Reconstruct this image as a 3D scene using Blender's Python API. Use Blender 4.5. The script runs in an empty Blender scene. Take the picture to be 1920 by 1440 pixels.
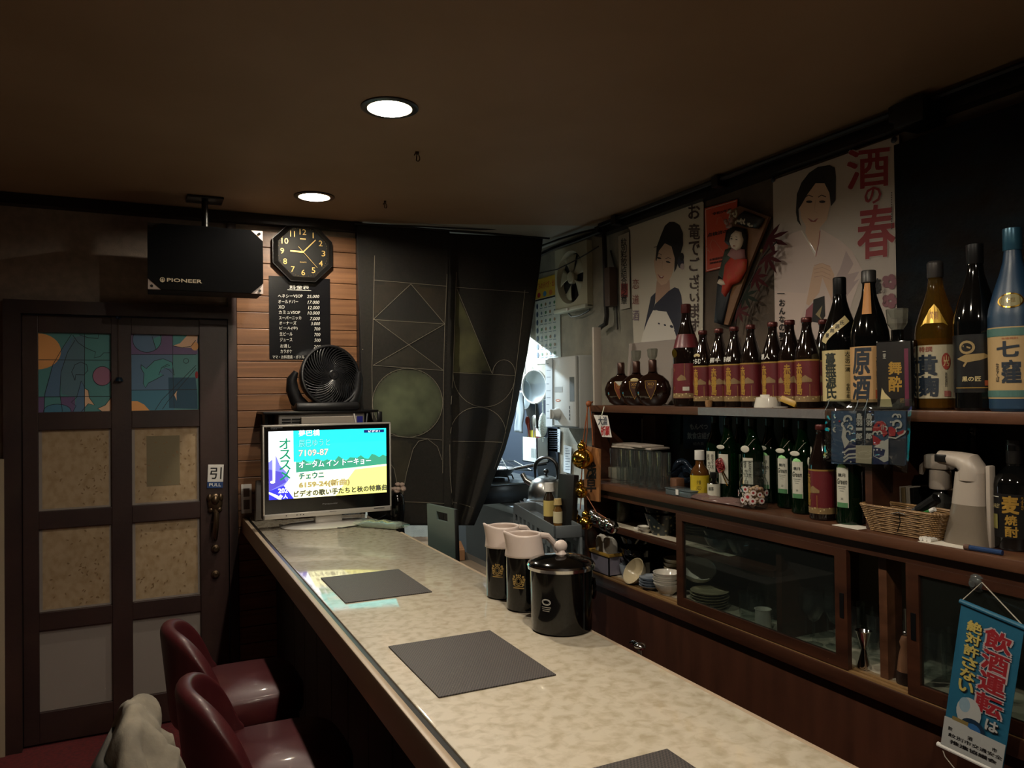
import bpy, bmesh, math, random
from mathutils import Vector, Matrix
random.seed(7)
SC = bpy.context.scene
COL = SC.collection
PI = math.pi
# ---------------------------------------------------------------- camera, world, exposure
EYE = Vector((0, 0, 1.5)); FPX = 1440.9
_y, _p, _r = (math.radians(a) for a in (25.6528, 0.7214, -0.7106))
_f = Vector((math.sin(_y), math.cos(_y), 0)); _rt = Vector((math.cos(_y), -math.sin(_y), 0)); _up = Vector((0, 0, 1))
FW = math.cos(_p)*_f + math.sin(_p)*_up; _u2 = -math.sin(_p)*_f + math.cos(_p)*_up
RT = math.cos(_r)*_rt + math.sin(_r)*_u2; UP = -math.sin(_r)*_rt + math.cos(_r)*_u2
cd = bpy.data.cameras.new('camera'); cam = bpy.data.objects.new('camera', cd); COL.objects.link(cam)
cd.sensor_width = 36; cd.lens = 36*FPX/1920; cd.clip_start = .05
cam.matrix_world = Matrix(((RT.x, UP.x, -FW.x, EYE.x), (RT.y, UP.y, -FW.y, EYE.y), (RT.z, UP.z, -FW.z, EYE.z), (0, 0, 0, 1)))
SC.camera = cam
w = bpy.data.worlds.new('world'); SC.world = w; w.use_nodes = True
w.node_tree.nodes['Background'].inputs[0].default_value = (.02, .02, .025, 1)
w.node_tree.nodes['Background'].inputs[1].default_value = .2
SC.view_settings.view_transform = 'Standard'; SC.view_settings.look = 'None'
SC.view_settings.exposure = 0.0; SC.view_settings.gamma = 1; SC.view_settings.use_curve_mapping = False
SC.cycles.transparent_max_bounces = 32
LAMP_W = 37.0            # each recessed downlight
TV_ES = 2.0             # television screen
KITCHEN_W = 80.0          # fluorescent tube over the stove

def at(u, v, ax, val):
    """point where the sight line through photo pixel (u, v) meets the plane axis = val"""
    d = RT*((u-960)/FPX) - UP*((v-720)/FPX) + FW
    return EYE + d*((val-EYE[ax])/d[ax])

# ---------------------------------------------------------------- materials
def lin(c):
    if isinstance(c, str):
        c = c.lstrip('#'); c = [int(c[i:i+2], 16)/255 for i in (0, 2, 4)]
        c = [x/12.92 if x <= .04045 else ((x+.055)/1.055)**2.4 for x in c]
    return (c[0], c[1], c[2], 1)
MT = {}
def mat(n, c, r=.5, m=0, sp=.5, coat=0, es=0, c2=None, ns=(8, 8, 8), lo=.35, hi=.65, det=5, dist=0, bump=0, bs=None, rnd=0, co='Object', kind='noise'):
    if n in MT: return MT[n]
    M = bpy.data.materials.new(n); M.use_nodes = True; t = M.node_tree; N = t.nodes; L = t.links
    b = N['Principled BSDF']; c = lin(c)
    b.inputs['Base Color'].default_value = c; b.inputs['Roughness'].default_value = r; b.inputs['Metallic'].default_value = m
    b.inputs['Specular IOR Level'].default_value = sp; b.inputs['Coat Weight'].default_value = coat; b.inputs['Coat Roughness'].default_value = .06
    if es:
        b.inputs['Emission Color'].default_value = c; b.inputs['Emission Strength'].default_value = es
        b.inputs['Base Color'].default_value = (.01, .01, .01, 1); b.inputs['Specular IOR Level'].default_value = .2
    if c2 or bump:
        tc = N.new('ShaderNodeTexCoord'); mp = N.new('ShaderNodeMapping'); L.new(tc.outputs[co], mp.inputs[0])
        if rnd:
            oi = N.new('ShaderNodeObjectInfo'); ml = N.new('ShaderNodeVectorMath'); ml.operation = 'SCALE'
            ml.inputs[0].default_value = (7.3, 3.1, 11.7); L.new(oi.outputs['Random'], ml.inputs['Scale']); L.new(ml.outputs[0], mp.inputs['Location'])
    if c2:
        mp.inputs['Scale'].default_value = ns
        if kind == 'noise':
            tx = N.new('ShaderNodeTexNoise'); tx.inputs['Scale'].default_value = 1; tx.inputs['Detail'].default_value = det; tx.inputs['Distortion'].default_value = dist; out = tx.outputs[0]
        elif kind == 'voronoi':
            tx = N.new('ShaderNodeTexVoronoi'); tx.inputs['Scale'].default_value = 1; out = tx.outputs[0]
        else:
            tx = N.new('ShaderNodeTexChecker'); tx.inputs['Scale'].default_value = 1; out = tx.outputs[1]
        L.new(mp.outputs[0], tx.inputs['Vector'])
        rp = N.new('ShaderNodeValToRGB'); L.new(out, rp.inputs[0])
        rp.color_ramp.elements[0].position = lo; rp.color_ramp.elements[1].position = hi
        rp.color_ramp.elements[0].color = c; rp.color_ramp.elements[1].color = lin(c2)
        last = rp.outputs[0]
        if rnd:
            hs = N.new('ShaderNodeHueSaturation'); mr = N.new('ShaderNodeMapRange')
            mr.inputs['To Min'].default_value = 1-rnd; mr.inputs['To Max'].default_value = 1+rnd
            L.new(oi.outputs['Random'], mr.inputs[0]); L.new(mr.outputs[0], hs.inputs['Value']); L.new(last, hs.inputs['Color']); last = hs.outputs[0]
        L.new(last, b.inputs['Base Color'])
    if bump:
        t2 = N.new('ShaderNodeTexNoise'); t2.inputs['Scale'].default_value = bs or 60; t2.inputs['Detail'].default_value = 4
        L.new(tc.outputs[co], t2.inputs['Vector'])
        bp = N.new('ShaderNodeBump'); bp.inputs['Strength'].default_value = bump; bp.inputs['Distance'].default_value = .01
        L.new(t2.outputs[0], bp.inputs['Height']); L.new(bp.outputs[0], b.inputs['Normal'])
    MT[n] = M; return M
def thin(n, c, r=.03, f=1.45, base=None, mixd=0):
    """thin tinted glass or film: fresnel mix of clear transmission and gloss, optionally a little diffuse haze"""
    if n in MT: return MT[n]
    M = bpy.data.materials.new(n); M.use_nodes = True; t = M.node_tree; N = t.nodes; L = t.links
    N.remove(N['Principled BSDF']); o = N['Material Output']
    tr = N.new('ShaderNodeBsdfTransparent'); tr.inputs[0].default_value = lin(c)
    gl = N.new('ShaderNodeBsdfGlossy'); gl.inputs['Roughness'].default_value = r
    lw = N.new('ShaderNodeLayerWeight'); lw.inputs[0].default_value = .5; pw = N.new('ShaderNodeMath'); pw.operation = 'POWER'; pw.inputs[1].default_value = 4.5
    fr = N.new('ShaderNodeMapRange'); f0 = ((f-1)/(f+1))**2; fr.inputs['To Min'].default_value = f0; fr.inputs['To Max'].default_value = .9
    L.new(lw.outputs['Facing'], pw.inputs[0]); L.new(pw.outputs[0], fr.inputs[0])
    mx = N.new('ShaderNodeMixShader'); L.new(fr.outputs[0], mx.inputs[0]); L.new(gl.outputs[0], mx.inputs[2])
    if mixd:
        df = N.new('ShaderNodeBsdfDiffuse'); df.inputs[0].default_value = lin(base)
        m2 = N.new('ShaderNodeMixShader'); m2.inputs[0].default_value = mixd
        L.new(tr.outputs[0], m2.inputs[1]); L.new(df.outputs[0], m2.inputs[2]); L.new(m2.outputs[0], mx.inputs[1])
    else: L.new(tr.outputs[0], mx.inputs[1])
    L.new(mx.outputs[0], o.inputs[0]); MT[n] = M; return M

# ---------------------------------------------------------------- mesh building
def link(o, parent=None):
    COL.objects.link(o)
    if parent is not None: o.parent = parent
    return o
class B:
    def __init__(s): s.bm = bmesh.new()
    def box(s, x0, x1, y0, y1, z0, z1, bev=0, mx=None):
        v = [s.bm.verts.new(p) for p in ((x0,y0,z0),(x1,y0,z0),(x1,y1,z0),(x0,y1,z0),(x0,y0,z1),(x1,y0,z1),(x1,y1,z1),(x0,y1,z1))]
        fs = [s.bm.faces.new([v[i] for i in q]) for q in ((3,2,1,0),(4,5,6,7),(0,1,5,4),(1,2,6,5),(2,3,7,6),(3,0,4,7))]
        if bev:
            es = list({e for f in fs for e in f.edges})
            rs = bmesh.ops.bevel(s.bm, geom=es, offset=bev, segments=2, affect='EDGES', profile=.5); v = list({x for f in rs['faces'] for x in f.verts} | {x for x in v if x.is_valid})
        if mx is not None:
            for x in v: x.co = mx @ x.co
        return s
    def lathe(s, prof, n=24, c=(0,0,0), mx=None, a0=0, a1=2*PI):
        full = abs(a1-a0-2*PI) < 1e-6; k = n if full else n+1; rings = []
        T = Matrix.Translation(c) if mx is None else mx
        for r, z in prof:
            if r < 1e-6: rings.append([s.bm.verts.new(T @ Vector((0, 0, z)))])
            else: rings.append([s.bm.verts.new(T @ Vector((r*math.cos(a0+(a1-a0)*i/n), r*math.sin(a0+(a1-a0)*i/n), z))) for i in range(k)])
        for a, b in zip(rings, rings[1:]):
            m = n if full else n
            for i in range(m):
                j = (i+1) % k
                if len(a) == 1 and len(b) == 1: continue
                if len(a) == 1: s.bm.faces.new((a[0], b[j], b[i]))
                elif len(b) == 1: s.bm.faces.new((a[i], a[j], b[0]))
                else: s.bm.faces.new((a[i], a[j], b[j], b[i]))
        return s
    def cyl(s, r, z0, z1, c=(0,0,0), n=20, mx=None): return s.lathe([(0, z0), (r, z0), (r, z1), (0, z1)], n, c, mx)
    def ell(s, c, rx, ry, rz, n=16, m=10, rot=None):
        T = Matrix.Translation(c) @ (rot.to_4x4() if rot is not None else Matrix()) @ Matrix.Diagonal((rx, ry, rz, 1))
        return s.lathe([(math.sin(PI*i/m), -math.cos(PI*i/m)) for i in range(m+1)], n, mx=T)
    def tube(s, pts, r, n=8, cap=True):
        pts = [Vector(p) for p in pts]; rings = []; up = None
        for i, p in enumerate(pts):
            d = (pts[min(i+1, len(pts)-1)] - pts[max(i-1, 0)]).normalized()
            if up is None: up = d.orthogonal().normalized()
            up = (up - d*up.dot(d)).normalized(); sd = d.cross(up); rr = r[i] if isinstance(r, (list, tuple)) else r
            rings.append([s.bm.verts.new(p + up*(rr*math.cos(2*PI*k/n)) + sd*(rr*math.sin(2*PI*k/n))) for k in range(n)])
        for a, b in zip(rings, rings[1:]):
            for k in range(n): s.bm.faces.new((a[k], a[(k+1) % n], b[(k+1) % n], b[k]))
        if cap and n > 2: s.bm.faces.new(rings[0][::-1]); s.bm.faces.new(rings[-1])
        return s
    def prism(s, poly, z0, z1, mx=None):
        T = mx or Matrix()
        a = [s.bm.verts.new(T @ Vector((x, y, z0))) for x, y in poly]; b = [s.bm.verts.new(T @ Vector((x, y, z1))) for x, y in poly]
        n = len(poly); s.bm.faces.new(a[::-1]); s.bm.faces.new(b)
        for i in range(n): s.bm.faces.new((a[i], a[(i+1) % n], b[(i+1) % n], b[i]))
        return s
    def grid(s, f, nu, nv, cu=False):
        g = [[s.bm.verts.new(f(i/nu, j/nv)) for j in range(nv+1)] for i in range(nu if cu else nu+1)]
        for i in range(nu):
            for j in range(nv):
                a = g[i]; b = g[(i+1) % len(g)]; s.bm.faces.new((a[j], b[j], b[j+1], a[j+1]))
        return s
    def out(s, name, m, parent=None, sm=35, fix=True, solid=0, sub=0):
        if fix: bmesh.ops.recalc_face_normals(s.bm, faces=s.bm.faces)
        me = bpy.data.meshes.new(name); s.bm.to_mesh(me); s.bm.free()
        if m: me.materials.append(m)
        if sm:
            me.polygons.foreach_set('use_smooth', [True]*len(me.polygons)); me.set_sharp_from_angle(angle=math.radians(sm))
        o = link(bpy.data.objects.new(name, me), parent)
        if solid:
            q = o.modifiers.new('solid', 'SOLIDIFY'); q.thickness = solid; q.offset = 0
        if sub:
            q = o.modifiers.new('sub', 'SUBSURF'); q.levels = sub; q.render_levels = sub
        return o
def tag(o, label=None, cat=None, group=None, kind=None):
    for k, v in (('label', label), ('category', cat), ('group', group), ('kind', kind)):
        if v: o[k] = v
    return o
def thing(name, label, cat, loc=(0,0,0), rz=0, group=None, mx=None):
    o = link(bpy.data.objects.new(name, None)); o.empty_display_size = .05
    if mx is not None: o.matrix_world = mx
    else: o.location = loc; o.rotation_euler = (0, 0, rz)
    return tag(o, label, cat, group)
def copy_tree(o, parent=None):
    c = o.copy(); COL.objects.link(c)
    if parent is not None: c.parent = parent
    for ch in list(o.children): copy_tree(ch, c)
    return c
def frame(o, x, y):
    x = Vector(x).normalized(); y = Vector(y); y = (y - x*y.dot(x)).normalized(); z = x.cross(y); o = Vector(o)
    return Matrix(((x.x, y.x, z.x, o.x), (x.y, y.y, z.y, o.y), (x.z, y.z, z.z, o.z), (0, 0, 0, 1)))
def glyphs(s, bold=0, shear=0, vert=False, res=2):
    c = bpy.data.curves.new('t', 'FONT'); c.resolution_u = res; c.shear = shear; c.align_x = 'CENTER'
    if vert: c.body = '\n'.join(s); c.space_line = .82
    else: c.body = s
    o = bpy.data.objects.new('t', c); COL.objects.link(o)
    bpy.context.view_layer.update()
    me = bpy.data.meshes.new_from_object(o.evaluated_get(bpy.context.evaluated_depsgraph_get()))
    vs = [(v.co.x, v.co.y) for v in me.vertices]; fs = [tuple(p.vertices) for p in me.polygons]
    bpy.data.objects.remove(o); bpy.data.curves.remove(c); bpy.data.meshes.remove(me)
    return vs, fs
class Print:
    """flat print gathered into one mesh; mp turns given coordinates into local x, y of the printed face"""
    def __init__(s, mp=None, z=.0006, dz=.00003):
        s.v = []; s.f = []; s.mi = []; s.ms = []; s.mp = mp or (lambda u, v: (u, v)); s.z = z; s.dz = dz
    def _add(s, pts, faces, m, mapped=False):
        if m not in s.ms: s.ms.append(m)
        k = len(s.v); s.v += [((*p, s.z) if mapped else (*s.mp(*p), s.z)) for p in pts]
        s.f += [tuple(i+k for i in f) for f in faces]; s.mi += [s.ms.index(m)]*len(faces); s.z += s.dz
        return s
    def poly(s, pts, m): return s._add(pts, [tuple(range(len(pts)))], m)
    def rect(s, x0, y0, x1, y1, m, n=1, sl=0):
        P = []
        for i in range(n+1):
            x = x0+(x1-x0)*i/n; P += [(x, y0+sl*(x-x0)), (x, y1+sl*(x-x0))]
        return s._add(P, [(2*i, 2*i+2, 2*i+3, 2*i+1) for i in range(n)], m)
    def ell(s, cx, cy, rx, ry, m, n=22, rot=0):
        return s.poly([(cx+rx*math.cos(t)*math.cos(rot)-ry*math.sin(t)*math.sin(rot), cy+rx*math.cos(t)*math.sin(rot)+ry*math.sin(t)*math.cos(rot)) for t in (2*PI*i/n for i in range(n))], m)
    def line(s, pts, wd, m, closed=False):
        P = [Vector((p[0], p[1])) for p in pts]; n = len(P); V = []
        for i in range(n):
            a = P[(i-1) % n] if closed or i else P[i]; b = P[(i+1) % n] if closed or i < n-1 else P[i]
            d = (b-a); d = d.normalized() if d.length > 1e-9 else Vector((1, 0)); q = Vector((-d.y, d.x))*wd/2
            V += [tuple(P[i]+q), tuple(P[i]-q)]
        F = [(2*i, 2*i+1, (2*i+3) % (2*n), (2*i+2) % (2*n)) for i in range(n if closed else n-1)]
        return s._add(V, F, m)
    def circ(s, cx, cy, rx, ry, wd, m, n=28, a0=0, a1=2*PI, rot=0):
        full = abs(a1-a0-2*PI) < 1e-6
        pts = [(cx+rx*math.cos(t)*math.cos(rot)-ry*math.sin(t)*math.sin(rot), cy+rx*math.cos(t)*math.sin(rot)+ry*math.sin(t)*math.cos(rot)) for t in (a0+(a1-a0)*i/n for i in range(n if full else n+1))]
        return s.line(pts, wd, m, full)
    def text(s, t, x0, y0, x1, y1, m, vert=False, bold=0, shear=0, sl=0, sk=0, res=2):
        """fit text t into the box with corner (x0, y0) at its upper end and (x1, y1) at its lower end; sl slopes its lines, sk leans its columns"""
        vs, fs = glyphs(t, 0, shear, vert, res)
        if not vs: return s
        a = min(v[0] for v in vs); b = max(v[0] for v in vs); c = min(v[1] for v in vs); d = max(v[1] for v in vs)
        e = bold*.55            # heavier strokes: shifted repeats of the glyphs, each on its own level
        for ex, ey in (((e, e), (-e, e), (e, -e), (-e, -e)) if bold >= .015 else ((0, 0),)):
            P = []
            for x, y in vs:
                fx = (x+ex-a)/max(b-a, 1e-6); fy = (d-y-ey)/max(d-c, 1e-6)
                P.append((x0+(x1-x0)*fx+sk*fy*(y1-y0), y0+(y1-y0)*fy+sl*fx*(x1-x0)))
            s._add(P, fs, m)
        return s
    def slice(s, step):
        """cut the print into narrow upright strips so it can follow a curved surface"""
        bm = bmesh.new(); vv = [bm.verts.new(p) for p in s.v]
        for f, m in zip(s.f, s.mi):
            try: bm.faces.new([vv[i] for i in f]).material_index = m
            except ValueError: pass
        xs = [p[0] for p in s.v]; k = math.ceil(min(xs)/step)
        while k*step < max(xs):
            bmesh.ops.bisect_plane(bm, geom=list(bm.verts)+list(bm.edges)+list(bm.faces), plane_co=(k*step, 0, 0), plane_no=(1, 0, 0)); k += 1
        bmesh.ops.triangulate(bm, faces=[f for f in bm.faces if len(f.verts) > 4]); bm.verts.index_update()
        s.v = [tuple(v.co) for v in bm.verts]; s.f = [tuple(v.index for v in f.verts) for f in bm.faces]; s.mi = [f.material_index for f in bm.faces]; bm.free()
        return s
    def out(s, name, parent, wrap=None, tilt=None):
        me = bpy.data.meshes.new(name); V = s.v
        if wrap: s.slice(wrap*.16); V = s.v
        if wrap:   # x runs round a cylinder of radius wrap about local z, front towards -y
            V = [((wrap+z)*math.sin(x/wrap), -(wrap+z)*math.cos(x/wrap), y) for x, y, z in V]
        elif tilt is not None: V = [tuple(tilt @ Vector(p)) for p in V]
        me.from_pydata(V, [], s.f)
        for m in s.ms: me.materials.append(m)
        me.polygons.foreach_set('material_index', s.mi); me.update()
        return link(bpy.data.objects.new(name, me), parent)
def wallmap(mx):
    """photo pixel -> local x, y on the plane z = 0 of frame mx"""
    inv = mx.inverted(); nz = mx.to_3x3().col[2]; o = mx.translation
    def f(u, v):
        d = RT*((u-960)/FPX) - UP*((v-720)/FPX) + FW
        p = inv @ (EYE + d*((o-EYE).dot(nz)/d.dot(nz))); return p.x, p.y
    return f
# ---------------------------------------------------------------- shared materials
dark_wood = mat('dark_stained_wood', '#33201b', .45, c2='#1f1110', ns=(2, 2, 30), lo=.3, hi=.75, bump=.05)
shelf_wood = mat('shelf_wood', '#5a3a28', .38, c2='#402617', ns=(30, 2.5, 30), lo=.3, hi=.7, bump=.04)
cab_wood = mat('cabinet_wood', '#432618', .35, c2='#2d180f', ns=(3, 3, 26), lo=.3, hi=.7, bump=.04)
black = mat('black_plastic', '#0b0b0c', .35); black_gloss = mat('black_gloss', '#040404', .1, sp=.4, coat=.25)
black_matte = mat('black_matte', '#0d0d0e', .8); white = mat('white_paint', '#d8d4cc', .45); cream = mat('cream_plastic', '#d6c5bb', .35)
chrome = mat('chrome', '#cfcfcf', .12, 1); steel = mat('brushed_steel', '#a9a9a6', .3, 1); gold = mat('gold_print', '#b88a34', .35, .7); gold_metal = mat('gold_metal', '#d7ab4a', .15, 1)
bronze = mat('aged_bronze', '#5d4c3a', .35, .9); ink = mat('black_ink', '#0d0b0b', .6); red_ink = mat('red_ink', '#9c1f22', .55); paper = mat('paper', '#d6cfc0', .6)
white_ink = mat('white_ink', '#e6e2d8', .6); rubber = mat('rubber', '#141414', .7); glass = thin('clear_glass', '#f6f9f9', .03, 1.6, '#a6aaaa', .014); pane_glass = thin('pane_glass', '#dfe6e4', .02, 1.5, '#6f7672', .03)
# ---------------------------------------------------------------- room
D = 3.888; XR = 2.2; ZC = 2.383; XL = -2.0; YF = -1.8; YK = 5.0
plaster = mat('brown_plaster', '#8a7b6d', .85, c2='#7b6d60', ns=(30, 30, 30), bump=.12, bs=180)
wall_grey = mat('grey_green_plaster', '#8d8878', .85, c2='#777266', ns=(9, 9, 9), bump=.12, bs=160)
ceil_mat = mat('ceiling_paint', '#94795d', .7, c2='#8b7053', ns=(2, 2, 2), bump=.03, bs=200)
kceil = mat('kitchen_ceiling', '#9a988c', .8); carpet = mat('red_carpet', '#5e1115', .95, c2='#450c0f', ns=(60, 60, 60), bump=.3, bs=300)
tag(B().box(XL, XR, YF, YK, -.08, 0).out('floor', carpet, sm=0), kind='structure')
LAMPS = [(.687, 3.424), (.687, 2.273), (.687, 1.122), (.687, -.03)]; LR = .072
bm = bmesh.new()                    # ceiling with holes where the lamps sit
def loop(pts):
    v = [bm.verts.new((*p, ZC)) for p in pts]; return [bm.edges.new((v[i], v[(i+1) % len(v)])) for i in range(len(v))]
es = loop([(XL, YF), (XR, YF), (XR, 3.45), (.99, 3.87), (XL, 3.87)])
for lx, ly in LAMPS: es += loop([(lx+LR*math.cos(2*PI*i/28), ly+LR*math.sin(2*PI*i/28)) for i in range(28)])
bmesh.ops.triangle_fill(bm, edges=es, use_beauty=True)
h = B(); h.bm.free(); h.bm = bm
tag(h.out('ceiling', ceil_mat, sm=0), kind='structure')
kc = B().prism([(.99, 3.87), (XR, 3.45), (XR, YK), (.99, YK)], ZC, ZC+.05).out('ceiling', kceil, sm=0); tag(kc, kind='structure')
# back wall: plaster over the door, planks beside it
wb = B(); wb.box(XL, -.53, 3.91, 4.03, 0, ZC); wb.box(-.53, .405, 3.91, 4.03, 1.93, ZC); wb.box(.405, .99, 3.9, 4.03, 0, ZC)
wall_back = tag(wb.out('wall_back', plaster, sm=0), kind='structure')
plank_mat = mat('plank_wood', '#80593a', .42, c2='#5d3d25', ns=(1.6, 20, 40), lo=.3, hi=.72, dist=1.2, bump=.05, rnd=.14)
PH = .0796
pk = B().box(.407, .988, 3.886, 3.9, .0015, PH-.0015, bev=.002).out('plank', plank_mat, wall_back, sm=0)
for i in range(1, 30):
    if PH*(i+1) > ZC: break
    c = pk.copy(); c.location.z = PH*i; COL.objects.link(c)
tag(B().box(XR, XR+.1, YF, 3.16, 0, ZC).out('wall_right', mat('dark_bar_wall', '#5b4d40', .85, c2='#4d4136', ns=(9, 9, 9), bump=.12, bs=160), sm=0), kind='structure')
tag(B().box(XR, XR+.1, 3.16, YK, 0, ZC).out('wall_right', wall_grey, sm=0), kind='structure')
tag(B().box(XL-.1, XL, YF, YK, 0, ZC).out('wall_left', plaster, sm=0), kind='structure')
tag(B().box(XL, XR, YF-.1, YF, 0, ZC).out('wall_front', plaster, sm=0), kind='structure')
tag(B().box(.99, XR, YK, YK+.1, 0, ZC).out('wall_kitchen', wall_grey, sm=0), kind='structure')
tag(B().box(.93, .99, 4.03, YK, 0, ZC).out('wall_kitchen_side', wall_grey, sm=0), kind='structure')
blackwood = mat('black_trim', '#0e0b0a', .4)
tag(B().box(XL, .99, 3.845, 3.91, 2.335, ZC-.002).out('trim_1', blackwood, sm=0), kind='structure')
tag(B().box(XR-.05, XR, YF, 3.45, 2.322, 2.372).out('trim_2', blackwood, sm=0), kind='structure')
# lit lower wall beside the door frame, its light put into a beige board
tag(B().box(-.62, -.532, 3.86, 3.91, 0, 1.25).out('lit_wall_strip', mat('lit_wall_beige', '#9a8a72', .8), sm=0), kind='structure')
tag(B().box(.988, 1.012, 3.84, 4.03, 0, ZC-.003).out('trim_5', blackwood, sm=0), kind='structure')
# door
DM = frame((-.12, 3.9, 0), (1, 0, 0), (0, 0, 1)); dmap = wallmap(DM)
door = tag(link(bpy.data.objects.new('door_1', None)), kind='structure'); door.matrix_world = DM
xs = [-.350, -.291, -.009, .073, .360, .485]     # stile edges, local x (0 at -0.12)
f = B()
f.box(-.415, -.352, 0, 1.93, -.1, .03); f.box(.487, .525, 0, ZC, -.02, .022); f.box(-.352, .487, 1.872, 1.93, -.1, .03)
f.out('frame', dark_wood, door, sm=0)
for a, b in ((xs[0], xs[1]), (xs[2], xs[3])): B().box(a, b, .01, 1.868, -.04, -.002, bev=.002).out('stile', dark_wood, door, sm=0)
B().box(xs[4], xs[5], .01, 1.868, -.04, .001, bev=.002).out('stile', dark_wood, door, sm=0)
zr = [.01, .143, .496, .574, .935, 1.013, 1.365, 1.4437, 1.793, 1.868]
for a, b in zip(zr[::2], zr[1::2]):
    for c, d in ((xs[1], xs[2]), (xs[3], xs[4])): B().box(c, d, a, b, -.04, -.003, bev=.002).out('rail', dark_wood, door, sm=0)
pane_plain = mat('frosted_pane', '#857b73', .55); pane_mid = mat('patterned_pane', '#a58f71', .3, c2='#957d5d', ns=(40, 30, 40), lo=.4, hi=.66, coat=.3)
film = mat('teal_film', '#569090', .4, coat=.3); mk = lambda n, c: mat(n, c, .4, coat=.25)
fb, fp, fo, ft, fl = mk('film_blue', '#5a7a98'), mk('film_purple', '#705a82'), mk('film_orange', '#f0ac68'), mk('film_teal', '#4f9898'), mk('film_peach', '#ecc09a')
lead = mat('lead_line', '#16202a', .5); fm = mk('film_mauve', '#9c6a82'); fd = mk('film_dark', '#1c4c64')
for k, (c, d) in enumerate(((xs[1], xs[2]), (xs[3], xs[4]))):
    for j in range(4):
        a, b = zr[2*j+1], zr[2*j+2]
        p = B().box(c-.003, d+.003, a-.003, b+.003, -.03, -.02).out('pane', (pane_plain, pane_mid, pane_mid, film)[j], door, sm=0)
        if j in (1, 2):
            q = Print(z=-.0195); q.rect(c, b, c+.012, a, pane_plain); q.rect(c, a+.008, d, a, pane_plain); q.rect(d-.012, b, d, a, pane_plain)
            if k == 1 and j == 2: q.rect(c+.06, b-.04, c+.2, a+.08, mat('paper_behind_pane', '#756a52', .3))
            lf = mat('leaf_fleck', '#7c6242', .5)
            for n in range(46):
                x = random.uniform(c+.02+(.13 if k == 0 and n % 4 else 0), d-.02); y = random.uniform(a+.02, b-.02); q.ell(x, y, .006, .0028, lf, 6, random.uniform(0, 3))
            q.out('print', p)
        if j == 3:
            q = Print(lambda u, v: dmap(u, v), z=-.0192)
            if k == 0:
                Z = lambda x, y: (40+x/7.2, 600+y/7.2)
                P = lambda l: [Z(*t) for t in l]
                q.poly(P([(300,1040),(420,600),(560,360),(700,200),(600,500),(520,800),(520,1040)]), fb); q.rect(*Z(215,1040), *Z(300,1248), fp); q.rect(*Z(525,1040), *Z(720,1248), fp)
                q.poly(P([(540,1000),(520,800),(580,500),(700,230),(850,200),(850,1040),(720,1040)]), mk('film_slate', '#5c7c8a'))
                q.poly(P([(700,1240),(850,1240),(850,900),(805,830),(745,1040)]), fb)
                q.poly(P([(215,175)]+[(215+315*math.cos(t), 420-245*math.sin(t)) for t in [PI/2-PI*i/16 for i in range(17)]]), fo)
                q.ell(*Z(1090,755), 18, 18, fm); q.poly(P([(850,920),(900,950),(915,1050),(985,1150),(900,1130),(850,1180)]), fl); q.poly(P([(1210,1050),(1130,1150),(1030,1195),(1090,1240),(1215,1245)]), fl)
                q.ell(*Z(480,1230), 25, 13, mk('film_blue2', '#4c809a'))
                for l in ([(300,1240),(310,1000),(420,600),(560,360),(670,190)], [(550,1240),(515,1000),(530,700),(620,430),(720,270)], [(690,200),(760,300),(860,370),(1000,430),(980,510),(1060,490),(1110,440),(1200,440)], [(780,195),(900,235),(1035,245),(1040,190)], [(850,190),(850,1245)], [(215,535),(1200,540)], [(215,1038),(1200,1030)], [(720,815),(675,700),(720,600),(800,565),(880,600),(895,680),(840,740),(730,735),(720,815)], [(690,1240),(735,1160),(670,1110),(745,1040),(805,820),(850,900)], [(850,920),(900,950),(915,1050),(985,1150),(900,1130),(800,1245)], [(1210,1045),(1130,1150),(1030,1195),(1090,1240)]):
                    q.line(P(l), 1.1, lead)
                q.circ(*Z(1090,755), 18, 18, 1.1, lead); q.circ(*Z(480,1230), 26, 13, 1, lead)
            else:
                Z = lambda x, y: (220+x/7.2, 600+y/7.2); P = lambda l: [Z(*t) for t in l]
                q.rect(*Z(182,190), *Z(1088,460), fp); q.rect(*Z(186,462), *Z(750,945), fb); q.rect(*Z(186,945), *Z(770,1226), mk('film_blue3', '#48829a'))
                q.poly(P([(745,200),(950,200),(850,310),(745,345)]), ft); q.poly(P([(750,345),(850,310),(950,200),(1088,205),(1070,410),(1000,370),(880,370)]), fl); q.ell(*Z(1050,350), 7, 8, fo)
                q.poly(P([(190,1226),(190,1095),(270,1095),(360,1140),(440,1226)]), fo); q.ell(*Z(400,260), 27, 24, fb); q.poly(P([(480,250),(600,200),(590,330),(525,395)]), ft)
                q.poly(P([(320,600),(390,655),(500,550),(620,520),(740,570),(755,660),(650,640),(560,700),(620,740),(520,800),(420,850),(380,915),(350,860),(360,720),(320,650)]), ft)
                q.poly(P([(690,775),(1060,775),(1085,1000),(1088,1200),(700,1190)]), fd); q.poly(P([(815,935),(770,1010),(805,1090),(800,1000)]), fl); q.ell(*Z(1075,740), 3, 7, red_ink)
                for l in ([(750,200),(750,660),(770,1190)], [(186,462),(1066,462)], [(190,945),(1080,940)], [(320,600),(390,655),(500,550),(620,520),(740,570),(770,745),(700,670),(620,640),(710,610),(690,590),(600,640),(560,740),(630,740),(520,800),(420,850),(380,915),(350,860),(360,720),(320,650),(320,600)], [(510,1220),(600,1080),(1065,610)], [(610,1205),(680,1100),(1065,650)], [(525,400),(470,220)], [(750,345),(880,370),(1000,350),(1060,270)]):
                    q.line(P(l), 1.1, lead)
                q.circ(*Z(400,260), 27, 24, 1.1, lead); q.circ(*Z(930,550), 5, 4.5, .9, lead)
            q.out('stained_print', p)
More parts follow.
